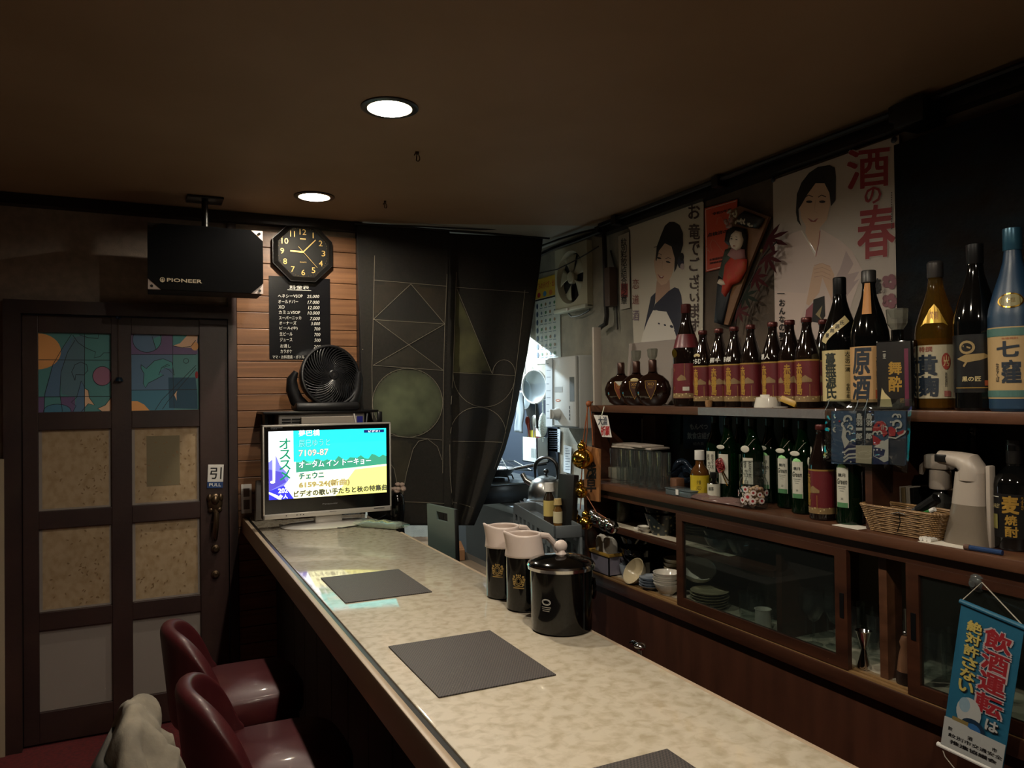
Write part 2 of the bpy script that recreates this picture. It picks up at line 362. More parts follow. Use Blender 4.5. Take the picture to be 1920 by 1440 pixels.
# door furniture
hd = B(); hp = dmap(403, 945)
hd.ell((hp[0], hp[1]+.005, .01), .034, .046, .012, 14, 8); hd.ell((hp[0], hp[1]+.02, .02), .018, .022, .014); hd.tube([(hp[0], hp[1]-.03, .02), (hp[0]+.002, hp[1]-.04, .055), (hp[0], hp[1]-.1, .065), (hp[0]-.002, hp[1]-.15, .045), (hp[0], hp[1]-.165, .015)], [.009, .012, .012, .01, .008], 10)
for sx in (-1, 1): hd.ell((hp[0]+sx*.024, hp[1]+.03, .012), .013, .02, .009); hd.ell((hp[0]+sx*.018, hp[1]-.026, .012), .014, .014, .008)
hd.out('door_handle', bronze, door)
for v in (1029, 1077):
    q = dmap(404, v); B().lathe([(0, 0), (.021, 0), (.019, .006), (.012, .008), (.012, .02), (.009, .024), (0, .024)], 18, c=(q[0], q[1], .001)).out('lock_rose', bronze, door)
tag(B().box(.245, .362, 3.885, 3.899, 1.845, 1.855).out('trim_3', dark_wood, sm=0), kind='structure')
# pull sign
c0 = at(404, 893, 1, 3.895); sm_ = frame((c0.x, 3.897, c0.z), (1, 0, -.05), (.05, 0, 1)); smap = wallmap(sm_)
t = thing('door_sign', 'white and blue pull sign on the dark door stile above the handle', 'sign', mx=sm_)
B().box(-.035, .035, -.055, .055, 0, .003, bev=.001).out('plate', white, t, sm=0)
q = Print(z=.0036); q.rect(-.035, -.026, .035, -.055, mat('sign_blue', '#1f3d6e', .4)); q.text('引', -.024, .042, .026, -.012, ink, bold=.02); q.text('PULL', -.026, -.033, .026, -.047, white_ink, bold=.02); q.out('lettering', t)
# bead charm hanging on the door
c0 = at(220, 600, 1, 3.888)
t = thing('hanging_charm', 'thin cord charm with a blue bead hanging on the dark door', 'charm', (c0.x, 3.893, c0.z))
pts = [at(u, v, 1, 3.893) - Vector((c0.x, 3.893, c0.z)) for u, v in ((222, 590), (222, 650), (223, 712))]
B().tube(pts, .0012, 5).out('cord', mat('cord_brown', '#3a2c20', .8), t)
b = B(); b.ell(pts[0], .006, .006, .008); b.ell(pts[0]+Vector((-.006, 0, -.012)), .006, .005, .006); b.ell(pts[0]+Vector((.005, 0, -.016)), .005, .005, .005); b.out('blue_flower', mat('charm_blue', '#20406a', .3), t)
B().lathe([(0, .012), (.012, .01), (.017, 0), (.019, -.007), (.0, -.004)], 16, c=pts[2]).out('bell', mat('charm_bell', '#122430', .25), t)
# ---------------------------------------------------------------- recessed downlights
ring_mat = mat('lamp_ring', '#120f0c', .35); refl = mat('lamp_reflector', '#cfc6ae', .3, .7); bulb_mat = mat('bulb_glow', '#fff2d8', .4, es=28)
for i, (lx, ly) in enumerate(LAMPS):
    t = thing('downlight', ('recessed round ceiling lamp near the clock', 'recessed round ceiling lamp over the middle of the counter', 'recessed round ceiling lamp above the near end of the counter', 'recessed round ceiling lamp behind the viewer')[i], 'lamp', (lx, ly, ZC), 0, 'recessed downlights in the ceiling')
    B().lathe([(LR-.004, .004), (LR-.004, -.006), (LR+.006, -.008), (LR+.016, -.004), (LR+.016, -.0005), (LR+.004, .002)], 32).out('trim_ring', ring_mat, t)
    B().lathe([(LR-.002, .0), (.066, .03), (.055, .075), (.036, .1), (0, .104)], 32).out('reflector', refl, t)
    B().lathe([(0, .047), (.018, .049), (.027, .056), (.028, .068), (.02, .084), (.014, .097), (0, .1)], 20).out('bulb', bulb_mat, t)
    l = bpy.data.lights.new('bulb_light', 'POINT'); l.energy = LAMP_W; l.color = (1, .9, .75); l.shadow_soft_size = .02
    lo = link(bpy.data.objects.new('bulb_light', l), t); lo.location = (0, 0, .0215)
for k, (u, v, s) in enumerate(((782, 295, 1), (722, 385, .8))):
    p = at(u, v, 2, ZC-.02)
    b = B(); b.cyl(.007*s, .012, .02, n=12); b.tube([(0, 0, .016)]+[(.016*s*math.sin(a), 0, -.008*s-.014*s*math.cos(a)+.014*s-.006) for a in [-.3+PI*1.55*i/12 for i in range(13)]], .0022, 6)
    tag(b.out('ceiling_hook', bronze), ('small brass cup hook in the ceiling beside the middle lamp', 'tiny brass cup hook in the ceiling in front of the curtain')[k], 'hook', 'cup hooks in the ceiling').location = (p.x, p.y, ZC-.02)
    bpy.context.scene.objects[-1].rotation_euler = (0, 0, .6)
# ---------------------------------------------------------------- bar counter
ZT = .924
top_mat = mat('counter_laminate', '#d0c4ae', .5, c2='#b5a68b', ns=(38, 38, 38), lo=.43, hi=.68, det=10, dist=.35, sp=.5, coat=1)
edge_mat = mat('counter_edge', '#ab967e', .4); dark_panel = mat('counter_front_panel', '#1a1311', .6, c2='#110c0b', ns=(5, 40, 5))
top_mat.node_tree.nodes['Principled BSDF'].inputs['Coat IOR'].default_value = 1.6
t = thing('bar_counter', 'long bar counter with a mottled cream laminate top and dark front', 'counter', (0, 0, 0))
B().box(.452, .972, .0, 3.885, ZT-.035, ZT, bev=.004).out('worktop', top_mat, t)
B().box(.424, .441, .0, 3.885, ZT-.075, ZT-.001, bev=.003).out('edge_trim', edge_mat, t)
B().box(.4415, .4515, .0, 3.885, ZT-.07, ZT-.004).out('edge_groove', black, t)
B().box(.972, .985, .0, 3.14, ZT-.06, ZT-.002, bev=.003).out('edge_trim', edge_mat, t)
for i in range(16): B().box(.575, .595, .02+i*.24, .254+i*.24, .1, ZT-.075, bev=.002).out('front_panel', dark_panel, t, sm=0)
B().box(.595, .96, .0, 3.885, .0, ZT-.035).out('carcass', dark_panel, t, sm=0)
# placemats
wv = mat('woven_mat', '#4a3f3b', .55, c2='#191514', ns=(330, 200, 1), kind='checker', sp=.6, bump=.25, bs=900)
for k, (y0, y1) in enumerate(((2.128, 2.457), (1.383, 1.715), (.685, 1.015))):
    o = B().box(.502, .756, y0, y1, 0, .0028, bev=.001).out('placemat', wv, sm=0); o.location.z = ZT+.0004
    tag(o, ('dark woven placemat on the counter nearest the television', 'dark woven placemat on the counter beside the ice pail', 'dark woven placemat on the counter cut by the bottom edge of the photo')[k], 'placemat', 'woven placemats on the bar counter')
# pitchers
def pitcher(x, y, label, first=[]):
    if first:
        o = copy_tree(first[0]); o.location = (x, y, ZT+.0005); o['label'] = label; return o
    t = thing('water_pitcher', label, 'pitcher', (x, y, ZT+.0005), 0, 'water pitchers on the bar counter'); first.append(t)
    B().lathe([(0, 0), (.046, 0), (.05, .004), (.0505, .143), (0, .143)], 32).out('body', black_gloss, t)
    def sp(u, v):
        a = 2*PI*u; R = .0515 - .009*v; x, y = R*math.cos(a), R*math.sin(a); z = .142 + .058*v
        k = max(0, math.cos(a-PI))**10
        x += -.019*k*v**2; z += .012*k*v**3 - .014*v**3*max(0, math.cos(a))**2*0
        if v > .9: pass
        return Vector((x, y, z))
    B().grid(sp, 36, 10, True).out('spout_collar', cream, t, solid=.004)
    B().lathe([(0, .155), (.045, .155)], 24).out('inner_lid', mat('cream_inner', '#a89a88', .5), t)
    B().tube([(.047, 0, .19), (.07, 0, .186), (.09, 0, .165), (.097, 0, .145), (.097, 0, .13)], [.009, .009, .008, .007, .004], 10).out('handle', cream, t)
    q = Print(); cr = mat('crest_gold', '#b3955a', .4, .3)
    q.circ(0, .083, .0085, .0105, .002, cr, 20); q.circ(0, .083, .005, .0065, .0012, cr, 16)
    for sx in (-1, 1):
        for k in range(4): q.ell(sx*(.0125+.002*math.sin(k*2)), .094-.0065*k, .004, .0026, cr, 8, sx*(.7-.4*k))
        q.line([(sx*.011, .097), (sx*.017, .088), (sx*.013, .073)], .002, cr)
    for k in range(3): q.ell(-.005+.005*k, .098, .002, .003, cr, 8)
    q.rect(-.015, .0665, .015, .0635, cr, 6); q.line([(-.012, .0705), (0, .0685), (.012, .0705)], .002, cr)
    o = q.out('gold_crest', t, wrap=.0505); o.rotation_euler.z = -.8
    return t
pitcher(.925, 1.995, 'black water pitcher with cream spout, half hidden behind its twin')
pitcher(.922, 1.855, 'black water pitcher with cream spout next to the ice pail')
# ice pail
t = thing('ice_pail', 'black lidded ice pail with cream knob on the counter', 'ice pail', (.922, 1.655, ZT+.0005)); t.scale = (.93, .93, .97)
B().lathe([(0, 0), (.074, 0), (.08, .004), (.083, .15), (.083, .158), (0, .158)], 40).out('body', black_gloss, t)
B().lathe([(.085, .152), (.089, .154), (.09, .162), (.086, .168)], 40).out('rim', chrome, t)
B().lathe([(.087, .167), (.08, .174), (.05, .182), (.02, .187), (0, .188)], 40).out('lid', black_gloss, t)
B().lathe([(.016, .186), (.011, .192), (.009, .2), (0, .2)], 16).ell((0, 0, .206), .019, .012, .016).out('knob', cream, t)
B().tube([(.0, .083+.03*math.sin(a)*0, .105)]+[(.024*math.cos(a), 0, .105+.024*math.sin(a)) for a in [2*PI*i/20 for i in range(21)]][1:], .005, 8)
rg = B(); rg.tube([(.024*math.cos(a), 0, .024*math.sin(a)) for a in [2*PI*i/24 for i in range(25)]], .0045, 8, cap=False); rg.cyl(.009, 0, .014, mx=Matrix.Translation((0, .008, .018)) @ Matrix.Rotation(PI/2, 4, 'X'))
o = rg.out('ring_handle', black_gloss, t); o.location = (.085*math.cos(-.35), .085*math.sin(-.35)-.0, .098); o.rotation_euler.z = PI/2-.35
q = Print(); q.circ(0, .083, .012, .0072, .0012, white_ink, 24); q.circ(0, .083, .0095, .0052, .0008, white_ink, 20)
for k in range(3): q.rect(-.013+k*.001, .0715-.0045*k, .013-k*.002, .0695-.0045*k, mat('fine_print', '#9b958a', .5), 4)
o = q.out('logo', t, wrap=.0818); o.rotation_euler.z = -1.0
# remote in a plastic bag
t = thing('remote_control', 'pale remote control in a clear plastic bag at the counter edge', 'remote control', (.93, 3.27, ZT+.001), -.9)
B().box(-.095, .095, -.026, .026, 0, .026, bev=.008).out('body', mat('remote_grey', '#9aa198', .4), t)
b = B()
for i in range(5):
    for j in (-1, 0, 1): b.box(-.07+i*.026, -.056+i*.026, j*.014-.004, j*.014+.004, .026, .0285)
b.out('button_field', mat('remote_button', '#5d6a60', .5), t)['kind'] = 'stuff'
def bg(u, v):
    a = 2*PI*v; x = -.125+.25*u; k = 1-.55*abs(2*u-1)**3; return Vector((x, .036*math.cos(a)*(1+.08*math.sin(9*u)), .016+.0175*k*math.sin(a)+.003*math.sin(23*u+5*v)*max(0, math.sin(a))))
B().grid(bg, 14, 14).out('plastic_bag', thin('clear_film', '#dfe6df', .12, 1.5, '#cfd8cc', .12), t)
# ---------------------------------------------------------------- television
t = thing('television', 'small silver framed flat television glowing on the far counter end', 'television', (.745, 3.5, ZT+.0005))
TW, TB, TT = .284, .046, .452
silver = mat('tv_silver', '#b9b4ac', .35, .35); tvb = mat('tv_black', '#08080a', .12, coat=.5)
B().prism([(-TW, TB), (TW, TB), (TW, TT), (-TW, TT)], -.0, .05, Matrix.Rotation(PI/2, 4, 'X')).out('rear_shell', mat('tv_rear', '#2a2a2c', .5), t, sm=0)
fr = B()
for x0, x1, z0, z1 in ((-TW, TW, TT-.008, TT), (-TW, -TW+.007, TB, TT), (TW-.007, TW, TB, TT), (-TW, TW, TB, TB+.022)): fr.box(x0, x1, -.062, -.0505, z0, z1, bev=.002)
fr.out('frame', silver, t)
B().box(-TW+.0072, TW-.0072, -.058, -.0505, TB+.0222, TT-.0082).out('bezel', tvb, t, sm=0)
sx0, sx1, sz0, sz1 = -.259, .262, .130, .425
TM = frame((.745, 3.5-.0585, ZT), (1, 0, 0), (0, 0, 1)); em = lambda n, c, k=1: mat(n, c, .3, es=TV_ES*k)
def S(x, y):    # screen coordinates 0..1 from the upper left corner
    return sx0+(sx1-sx0)*x, sz0+(sz1-sz0)*(1-y)
q = Print(S, z=.0585, dz=.00004)
q.rect(0, 0, 1, 1, em('scr_white', '#f4f8ff', 1.25)); q.rect(.2, 0, 1, .46, em('scr_cyan', '#27d8d6')); q.rect(.2, 0, 1, .2, em('scr_cyan2', '#22e2e4')); q.rect(.22, .46, 1, .6, em('scr_teal', '#58c8a0', .9))
q.poly([(.22, .62)]+[(.22+.78*i/24, .47+.03*math.sin(i*2.1)+.02*math.sin(i*5)-.05*(i/24)) for i in range(25)]+[(1, .56)], em('scr_green', '#3f9a78', .75))
q.poly([(.2, .64), (1, .56), (1, 1), (.2, 1)], em('scr_pale', '#f8f4b8', 1.1)); q.poly([(.72, .62), (1, .59), (1, 1), (.55, 1)], em('scr_yellow', '#efe878', 1.0))
q.poly([(0, .45), (.06, .36), (.09, .5), (.15, .62), (.16, .72), (.1, .85), (0, .9)], em('scr_violet', '#7a7cf0', .8)); q.poly([(0, .55), (.1, .6), (.14, .75), (0, .87)], em('scr_violet2', '#5a50c8', .7)); q.poly([(0, .87), (.12, .8), (.17, .92), (.2, 1), (0, 1)], em('scr_blue', '#3636d2', .8)); q.poly([(0, .88), (.07, .94), (.1, 1), (.08, 1), (0, .91)], em('scr_white', '#f4f8ff'))
q.poly([(.03, .3), (.055, .3), (.05, .72), (.03, .74)], em('scr_white', '#f4f8ff')); q.ell(.03, .74, .02, .02, em('scr_white', '#f4f8ff'))
w1, g1, dk = em('scr_txt', '#ffffff', 1.5), em('scr_txt_green', '#16845c', .8), em('scr_dark', '#0c5a66', .5)
lines = [('夢巴橋', .245, -.005, .42, .085, w1, dk), ('辰巳ゆうと', .245, .14, .505, .245, em('scr_txt_aqua', '#7ff0e6', 1.1), dk), ('7109-87', .245, .29, .49, .38, em('scr_txt_peach', '#ffe3c4', 1.3), em('scr_red', '#9a3c1c', .4)), ('オータム イン トーキョー', .245, .455, .86, .555, w1, dk), ('チェウニ', .245, .63, .45, .72, em('scr_txt_teal', '#1f9a8c', .4), em('scr_tealdark', '#0f7a70', .4)), ('6159-24(新曲)', .245, .76, .67, .865, em('scr_txt_cream', '#f3d88a', .48), em('scr_gold', '#8a6a14', .35)), ('ビデオの歌い手たちと秋の特集曲', .2, .89, 1.0, .98, em('scr_txt_grey', '#77775c', .35), em('scr_grey', '#55553c', .35))]
for s, x0, y0, x1, y1, m, sh in lines:
    q.text(s, x0, y0, x1, y1, sh, bold=.075, sl=-.02); q.text(s, x0, y0, x1, y1, m, bold=.012, sl=-.02)
q.text('オススメ', .085, .11, .175, .72, g1, vert=True, bold=.03); q.text('202', .075, .84, .15, .905, w1, bold=.03); q.text('今人', .075, .93, .15, .99, w1, bold=.02)
q.rect(.8, .02, .98, .065, em('scr_navy', '#1b2a7a', .5)); q.text('ビデオ1', .84, .028, .94, .058, em('scr_txt', '#ffffff', 1.5))
o = q.out('screen', t, tilt=Matrix(((1, 0, 0), (0, 0, -1), (0, 1, 0))))
q = Print(z=.0592); q.text('Panasonic', -.03, .101, .035, .094, mat('logo_grey', '#8a8a8a', .4)); q.rect(-.25, .443, -.2, .4385, mat('logo_dim', '#55565a', .4)); q.text('VIERA', -.25, .4385, -.222, .433, mat('logo_dim', '#55565a', .4)); q.out('lettering', t, tilt=Matrix(((1, 0, 0), (0, 0, -1), (0, 1, 0))))
b = B()
for x in (-.19, -.145, -.13, -.117): b.box(x, x+.005, -.0635, -.061, .056, .06)
b.out('button', black, t); q = Print(z=.0626); q.rect(.2, .062, .25, .059, black, 1); q.rect(.0, .062, .03, .0605, black); q.out('port_print', t, tilt=Matrix(((1, 0, 0), (0, 0, -1), (0, 1, 0))))
B().box(-.06, .06, -.045, .0, .012, .05, bev=.006).out('neck', silver, t)
B().lathe([(0, 0), (.205, 0), (.208, .004), (.19, .009), (.1, .013), (0, .014)], 40, mx=Matrix.Translation((0, -.03, 0)) @ Matrix.Diagonal((1, .62, 1, 1))).out('base', silver, t)
l = bpy.data.objects.new  # (cable of the set)
c = B(); c.tube([(-.2, .05, .003), (-.1, -.1, .003), (.03, -.165, .003), (.15, -.13, .003), (.24, .0, .003), (.3, .09, .003)], .0025, 6); c.out('cable', black, t)
# ---------------------------------------------------------------- behind the television
zs = 1.43
t = thing('wall_shelf', 'thin black shelf carrying the fan behind the television', 'shelf', (.765, 3.77, zs))
B().box(-.27, .27, -.11, .115, -.012, 0, bev=.002).out('board', black, t); B().box(-.25, -.235, .0, .115, -.1, -.012).out('bracket', black, t); B().box(.235, .25, .0, .115, -.1, -.012).out('bracket', black, t)
t = thing('air_unit', 'flat silver unit with slotted grille under the black shelf', 'appliance', (.78, 3.78, zs-.06))
B().box(-.215, .19, -.1, .1, -.3, .047, bev=.004).out('housing', mat('unit_silver', '#8f8a84', .35, .5), t, sm=0)
b = B()
for i in range(5):
    for j in range(4): b.box(-.2+i*.045, -.16+i*.045, -.104, -.0995, -.02+j*.013, -.013+j*.013)
b.out('grille', black, t)['kind'] = 'stuff'
B().box(.13, .18, -.103, -.0995, .0, .03).out('display', mat('unit_display', '#2a2a7c', .3, es=.35), t, sm=0)
tag(B().box(.66, .92, 3.63, 3.655, 1.3, 1.403, bev=.002).out('letter_rack', mat('grey_card', '#8f8579', .6), sm=0), 'low grey cardboard box standing behind the top of the television', 'box')
p0 = at(712, 795, 1, 3.6)
t = thing('hair_brush', 'black upright brush sticking up behind the television corner', 'brush', (p0.x, 3.6, p0.z-.1))
B().box(-.011, .011, -.008, .008, .1, .16, bev=.003).out('head', black, t); B().cyl(.004, -.0, .1, n=8).out('handle', black, t)
for k, (u, lean) in enumerate(((672, -.35), (683, .25))):
    p = at(u, 795, 1, 3.62); o = B().tube([(0, 0, -.06), (lean*.06, 0, .05)], .0035, 6).out('pen', (white, steel)[k]); o.location = p
    tag(o, ('white pen poking up behind the television', 'grey pen poking up behind the television near the black brush')[k], 'pen')
# fan
t = thing('circulator_fan', 'round black air circulator fan on the shelf behind the television', 'fan', (.79, 3.72, zs+.001))
fk = mat('fan_black', '#101012', .42)
B().box(-.15, .15, -.075, .075, 0, .04, bev=.014).out('base', fk, t)
fh = Matrix.Translation((.02, -.03, .165)) @ Matrix.Rotation(.2, 4, 'Z') @ Matrix.Rotation(PI/2-.12, 4, 'X')
for sx in (-1, 1):
    B().tube([(sx*.1, .0, .02), (sx*.135, .0, .05), (sx*.155, .0, .1), (sx*.158, -.01, .15), (sx*.15+.01, -.02, .185)], [.03, .034, .03, .024, .012], 12).out('arm', fk, t)
B().lathe([(.148, .0), (.146, -.02), (.13, -.075), (.08, -.115), (0, -.125)], 40, mx=fh).out('motor_shell', fk, t)
rb = B(); rb.tube([fh @ Vector((.143*math.cos(a), .143*math.sin(a), .004)) for a in [2*PI*i/48 for i in range(49)]], .008, 8, cap=False); rb.out('rim', fk, t)
for k in range(5):
    a0 = 2*PI*k/5; B().grid(lambda u, v: fh @ Vector(((.03+.1*u)*math.cos(a0+.9*v+.3*u), (.03+.1*u)*math.sin(a0+.9*v+.3*u), -.03-.03*v)), 5, 4).out('blade', black_matte, t, solid=.002)
b = B()
for k in range(44):
    a0 = 2*PI*k/44; b.tube([fh @ Vector((r*math.cos(a0+1.25*(1-r/.14)), r*math.sin(a0+1.25*(1-r/.14)), .004+.03*(1-(r/.142)**2))) for r in [.024+.117*i/7 for i in range(8)]], .0026, 5, cap=False)
b.out('spiral_grille', mat('grille_black', '#1b1b1d', .3), t)
b = B(); b.lathe([(0, .04), (.02, .039), (.026, .033), (.026, .026)], 24, mx=fh); b.out('hub', fk, t)
q = Print(z=.0405); q.line([(-.003, .008), (-.004, 0), (-.002, -.008)], .003, steel); q.line([(.001, .006), (.006, .002), (.002, -.001), (.006, -.007)], .003, steel)
o = q.out('logo', t); o.matrix_local = fh
# outlet, leaning board, little vase and papers on the far counter
oM = frame(at(462, 935, 1, 3.885), (1, 0, 0), (0, 0, 1))
t = thing('wall_outlet', 'white outlet plate low on the plank wall beside the television', 'outlet', mx=oM)
B().box(-.024, .024, -.07, .07, 0, .005, bev=.002).out('plate', white, t); b = B(); b.box(-.014, .014, -.05, -.005, .005, .007); b.box(-.014, .014, .01, .05, .005, .007); b.out('socket', mat('outlet_brown', '#5a4a40', .5), t)
o = B().box(-.035, .035, -.008, .008, 0, .185, bev=.003).out('leaning_panel', mat('panel_grey', '#6f6a66', .5)); o.location = (.497, 3.74, ZT+.001); o.rotation_euler = (-.06, .06, .3)
tag(o, 'small grey panel leaning against the planks behind the television edge', 'panel')
p = at(733, 940, 1, 3.62)
t = thing('flower_vase', 'tall dark vase with pale dried flowers behind the television', 'vase', (1.075, 3.5, .7951))
B().lathe([(0, 0), (.03, 0), (.036, .03), (.03, .1), (.036, .19), (.03, .23), (.018, .245)], 20).out('vase', black_gloss, t)
b = B()
for i in range(9): b.ell((random.uniform(-.03, .03), random.uniform(-.02, .02), .265+random.uniform(-.012, .02)), .014, .012, .01, 8, 6)
b.out('flowers', mat('dried_flower', '#b09a8c', .8), t)['kind'] = 'stuff'
# clock
cM = frame((.716, 3.884, 2.211), (1, 0, 0), (0, 0, 1))
t = thing('wall_clock', 'black octagonal wall clock with gold numerals on the plank wall', 'clock', mx=cM)
oc = lambda r: [(r*math.cos(PI/8+PI/4*i), r*math.sin(PI/8+PI/4*i)) for i in range(8)]
b = B(); b.prism(oc(.156), 0, .028); b.out('case', mat('clock_case', '#131211', .35), t, sm=0)
b = B()
for i in range(8):
    o1, o2, n1, n2 = oc(.154)[i], oc(.154)[(i+1) % 8], oc(.134)[i], oc(.134)[(i+1) % 8]
    vs = [b.bm.verts.new((*p, z)) for p, z in ((o1, .028), (o2, .028), (n2, .042), (n1, .042))]; b.bm.faces.new(vs)
    ws = [b.bm.verts.new((*p, z)) for p, z in ((n1, .042), (n2, .042), (oc(.128)[(i+1) % 8], .03), (oc(.128)[i], .03))]; b.bm.faces.new(ws)
b.out('bezel', mat('clock_bezel', '#1d1b19', .3), t, sm=0)
B().prism(oc(.128), .0285, .0295).out('dial', mat('clock_dial', '#0a0a09', .5, sp=.15), t, sm=0)
cg = mat('clock_gold', '#c9a45a', .35, .3)
for n in range(1, 13):
    a = PI/2-n*PI/6; x, y = .1*math.cos(a), .1*math.sin(a); ww = .003 if n == 1 else .009 if n < 10 else .011 if n == 11 else .016
    Print(z=.03).text(str(n), x-ww, y+.014, x+ww, y-.014, cg).out('numeral', t)
q = Print(z=.03)
q.text('QUARTZ', -.016, -.047, .016, -.053, cg); q.rect(-.014, .068, .014, .063, cg)
for i in range(60):
    a = 2*PI*i/60; q.ell(.12*math.cos(a), .12*math.sin(a), .0009, .0009, cg, 5)
q.out('dial_print', t)
def hand(name, a, l, w0, tail=.0, z=.033):
    d = (math.cos(a), math.sin(a)); n = (-d[1], d[0]); k = [(-tail*d[0]+n[0]*w0*.5, -tail*d[1]+n[1]*w0*.5), (-tail*d[0]-n[0]*w0*.5, -tail*d[1]-n[1]*w0*.5), (l*d[0]-n[0]*w0*.4, l*d[1]-n[1]*w0*.4), (l*d[0]+n[0]*w0*.4, l*d[1]+n[1]*w0*.4)]
    B().prism(k, z, z+.001).out(name, cg, t, sm=0)
hand('hour_hand', PI-.03, .062, .009); hand('minute_hand', PI/2-.76, .088, .005, 0, .0345); hand('second_hand', -.83, .1, .0016, .035, .036)
B().cyl(.004, .03, .038, n=12).out('hand_pin', cg, t)
# price board
mM = frame((.705, 3.884, 1.887), (1, 0, 0), (0, 0, 1)); mm = wallmap(mM)
t = thing('price_board', 'black laminated price list with white handwriting on the plank wall', 'price list', mx=mM)
B().box(-.1485, .1485, -.204, .203, 0, .0015).out('sheet', mat('board_black', '#121214', .18, coat=.4), t, sm=0)
q = Print(mm, z=.0021); ch = mat('chalk_marker', '#d4cfc2', .6)
Q = lambda x, y: (240+x/3.6, 360+y/3.6)
def mt(s, x0, y0, x1, y1, **k): q.text(s, *Q(x0, y0), *Q(x1, y1), ch, **k)
mt('料金表', 1090, 628, 1222, 658, bold=.01); q.line([Q(1075, 660), Q(1236, 666)], .7, ch)
for s, x1, pz, px, y in (('ヘネシーVSOP', 1178, '25,000', 1208, 690), ('オールドパー', 1148, '17.000', 1212, 728), ('XO', 1056, '12.000', 1215, 764), ('カミュVSOP', 1162, '10.000', 1212, 800), ('スーパーニッカ', 1168, '7.000', 1228, 838), ('オーナーズ', 1136, '3.000', 1234, 872), ('ビール(中)', 1144, '700', 1256, 908), ('生ビール', 1110, '700', 1256, 946), ('ジュース', 1108, '500', 1256, 984), ('お通し', 1098, '200', 1252, 1028), ('カラオケ', 1106, '', 0, 1064)):
    mt(s, 1012+(y-690)*.045, y, x1, y+24)
    if pz: mt(pz, px, y+6, 1290+(y-690)*.03, y+28, shear=.2)
mt('ママ・お料理店・ボトル', 975, 1102, 1190, 1126)
q.out('lettering', t)
# loudspeaker on its ceiling bracket
sM = frame((.252, 3.55, 2.096), (1, .0, .0), (0, 0, 1)); smp = wallmap(sM)
t = thing('loudspeaker', 'black loudspeaker with cream corners hanging from the ceiling over the door', 'speaker', mx=sM)
W, H = .231, .139
B().box(-W, W, -H, H, -.19, -.012, bev=.004).out('cabinet', black_matte, t, sm=0)
ch_ = .05; B().prism([(-W, -H+ch_*.9), (-W+ch_, -H), (W-ch_, -H), (W, -H+ch_*.9), (W, H-ch_*.9), (W-ch_, H), (-W+ch_, H), (-W, H-ch_*.9)], -.012, .01).out('grille_cloth', mat('speaker_cloth', '#030304', .95, sp=.1, bump=.2, bs=900), t, sm=0)
for i, (sx, sy) in enumerate(((1, 1), (1, -1), (-1, -1), (-1, 1))):
    c = B().prism([(sx*W, sy*H), (sx*(W-ch_+.001), sy*H), (sx*W, sy*(H-ch_*.9+.001))], -.012, .004).out('corner_plate', cream if i < 3 else mat('corner_dark', '#1a1613', .5), t, sm=0)
    B().cyl(.006, .004, .007, (sx*(W-.014), sy*(H-.013), 0), 10).out('screw', black, c)
q = Print(z=.0106); lg = mat('logo_cream', '#b9a98e', .4); y = -.099
q.text('PIONEER', -.158, y+.008, -.022, y-.007, lg, bold=.03); q.circ(-.176, y+.0, .0085, .0095, .0024, lg, 20); q.circ(-.176, y-.002, .0035, .005, .002, lg, 12); q.rect(-.177, y+.006, -.175, y-.01, lg); q.out('logo', t)
b = B(); b.cyl(.016, H, ZC-2.096-.012, (.02, -.0, -.1)[0:3], 12, mx=Matrix(((1, 0, 0, .01), (0, 0, 1, 0), (0, -1, 0, -.1), (0, 0, 0, 1)))) ; b.bm.clear()
pole = [(.0, H, -.1), (.0, ZC-2.096-.002, -.1)]; b.tube(pole, .014, 12); b.box(-.075, .075, ZC-2.096-.012, ZC-2.096-.001, -.16, -.04, bev=.003); b.box(-.05, .05, H, H+.014, -.15, -.05); b.out('ceiling_bracket', black, t)
p = at(1200, 1217, 0, 1.005)
o = B().tube([(-.02, 0, -.02), (0, 0, -.012), (0, 0, .004)], .007, 10).ell((0, 0, .006), .014, .014, .008).tube([(0, 0, .004), (.004, .03, .006), (.004, .042, .0)], .005, 8).out('tap', chrome); o.location = (1.005, p.y, p.z); tag(o, 'small chrome tap just showing past the counter edge beside the pail', 'tap')
# ---------------------------------------------------------------- noren curtain
def lerp_tab(tab, v):
    for (v0, u0), (v1, u1) in zip(tab, tab[1:]):
        if v <= v1: return u0+(u1-u0)*(v-v0)/(v1-v0)
    return tab[-1][1]
CY = 3.83
edges = {'l0': [(419, 668), (700, 678), (985, 690)], 'l1': [(432, 843), (692, 837), (937, 832), (985, 832)], 'r0': [(437, 838), (692, 832), (829, 829), (942, 830), (985, 830)],
         'r1': [(446, 1018), (504, 1012), (662, 989), (775, 966), (842, 947), (892, 927), (937, 910), (985, 889)]}
def cur(u, v, off=0):
    t = max(0, (v-440)/540)
    if u < 847:
        g = .006*math.sin((u-674)/167*2*PI*1.5+.6)*(.4+t)
    else:
        s = (u-832)/(lerp_tab(edges['r1'], v)-832); g = .022+(.006+.042*t**1.3)*math.sin(s*2*PI*(1.6+.5*t)+.5)*min(1, .3+s)
    p = at(u, v, 1, CY+g-off); return p
t = thing('noren_curtain', 'long charcoal split curtain with fine line drawings hung in the kitchen doorway', 'curtain')
cm = mat('curtain_cloth', '#1f1b16', .95, c2='#171510', ns=(90, 90, 90), bump=.1, bs=700)
nt = cm.node_tree; bs_ = nt.nodes['Principled BSDF']; src = bs_.inputs['Base Color'].links[0].from_socket
va = nt.nodes.new('ShaderNodeVertexColor'); va.layer_name = 'wash'; mx = nt.nodes.new('ShaderNodeMix'); mx.data_type = 'RGBA'
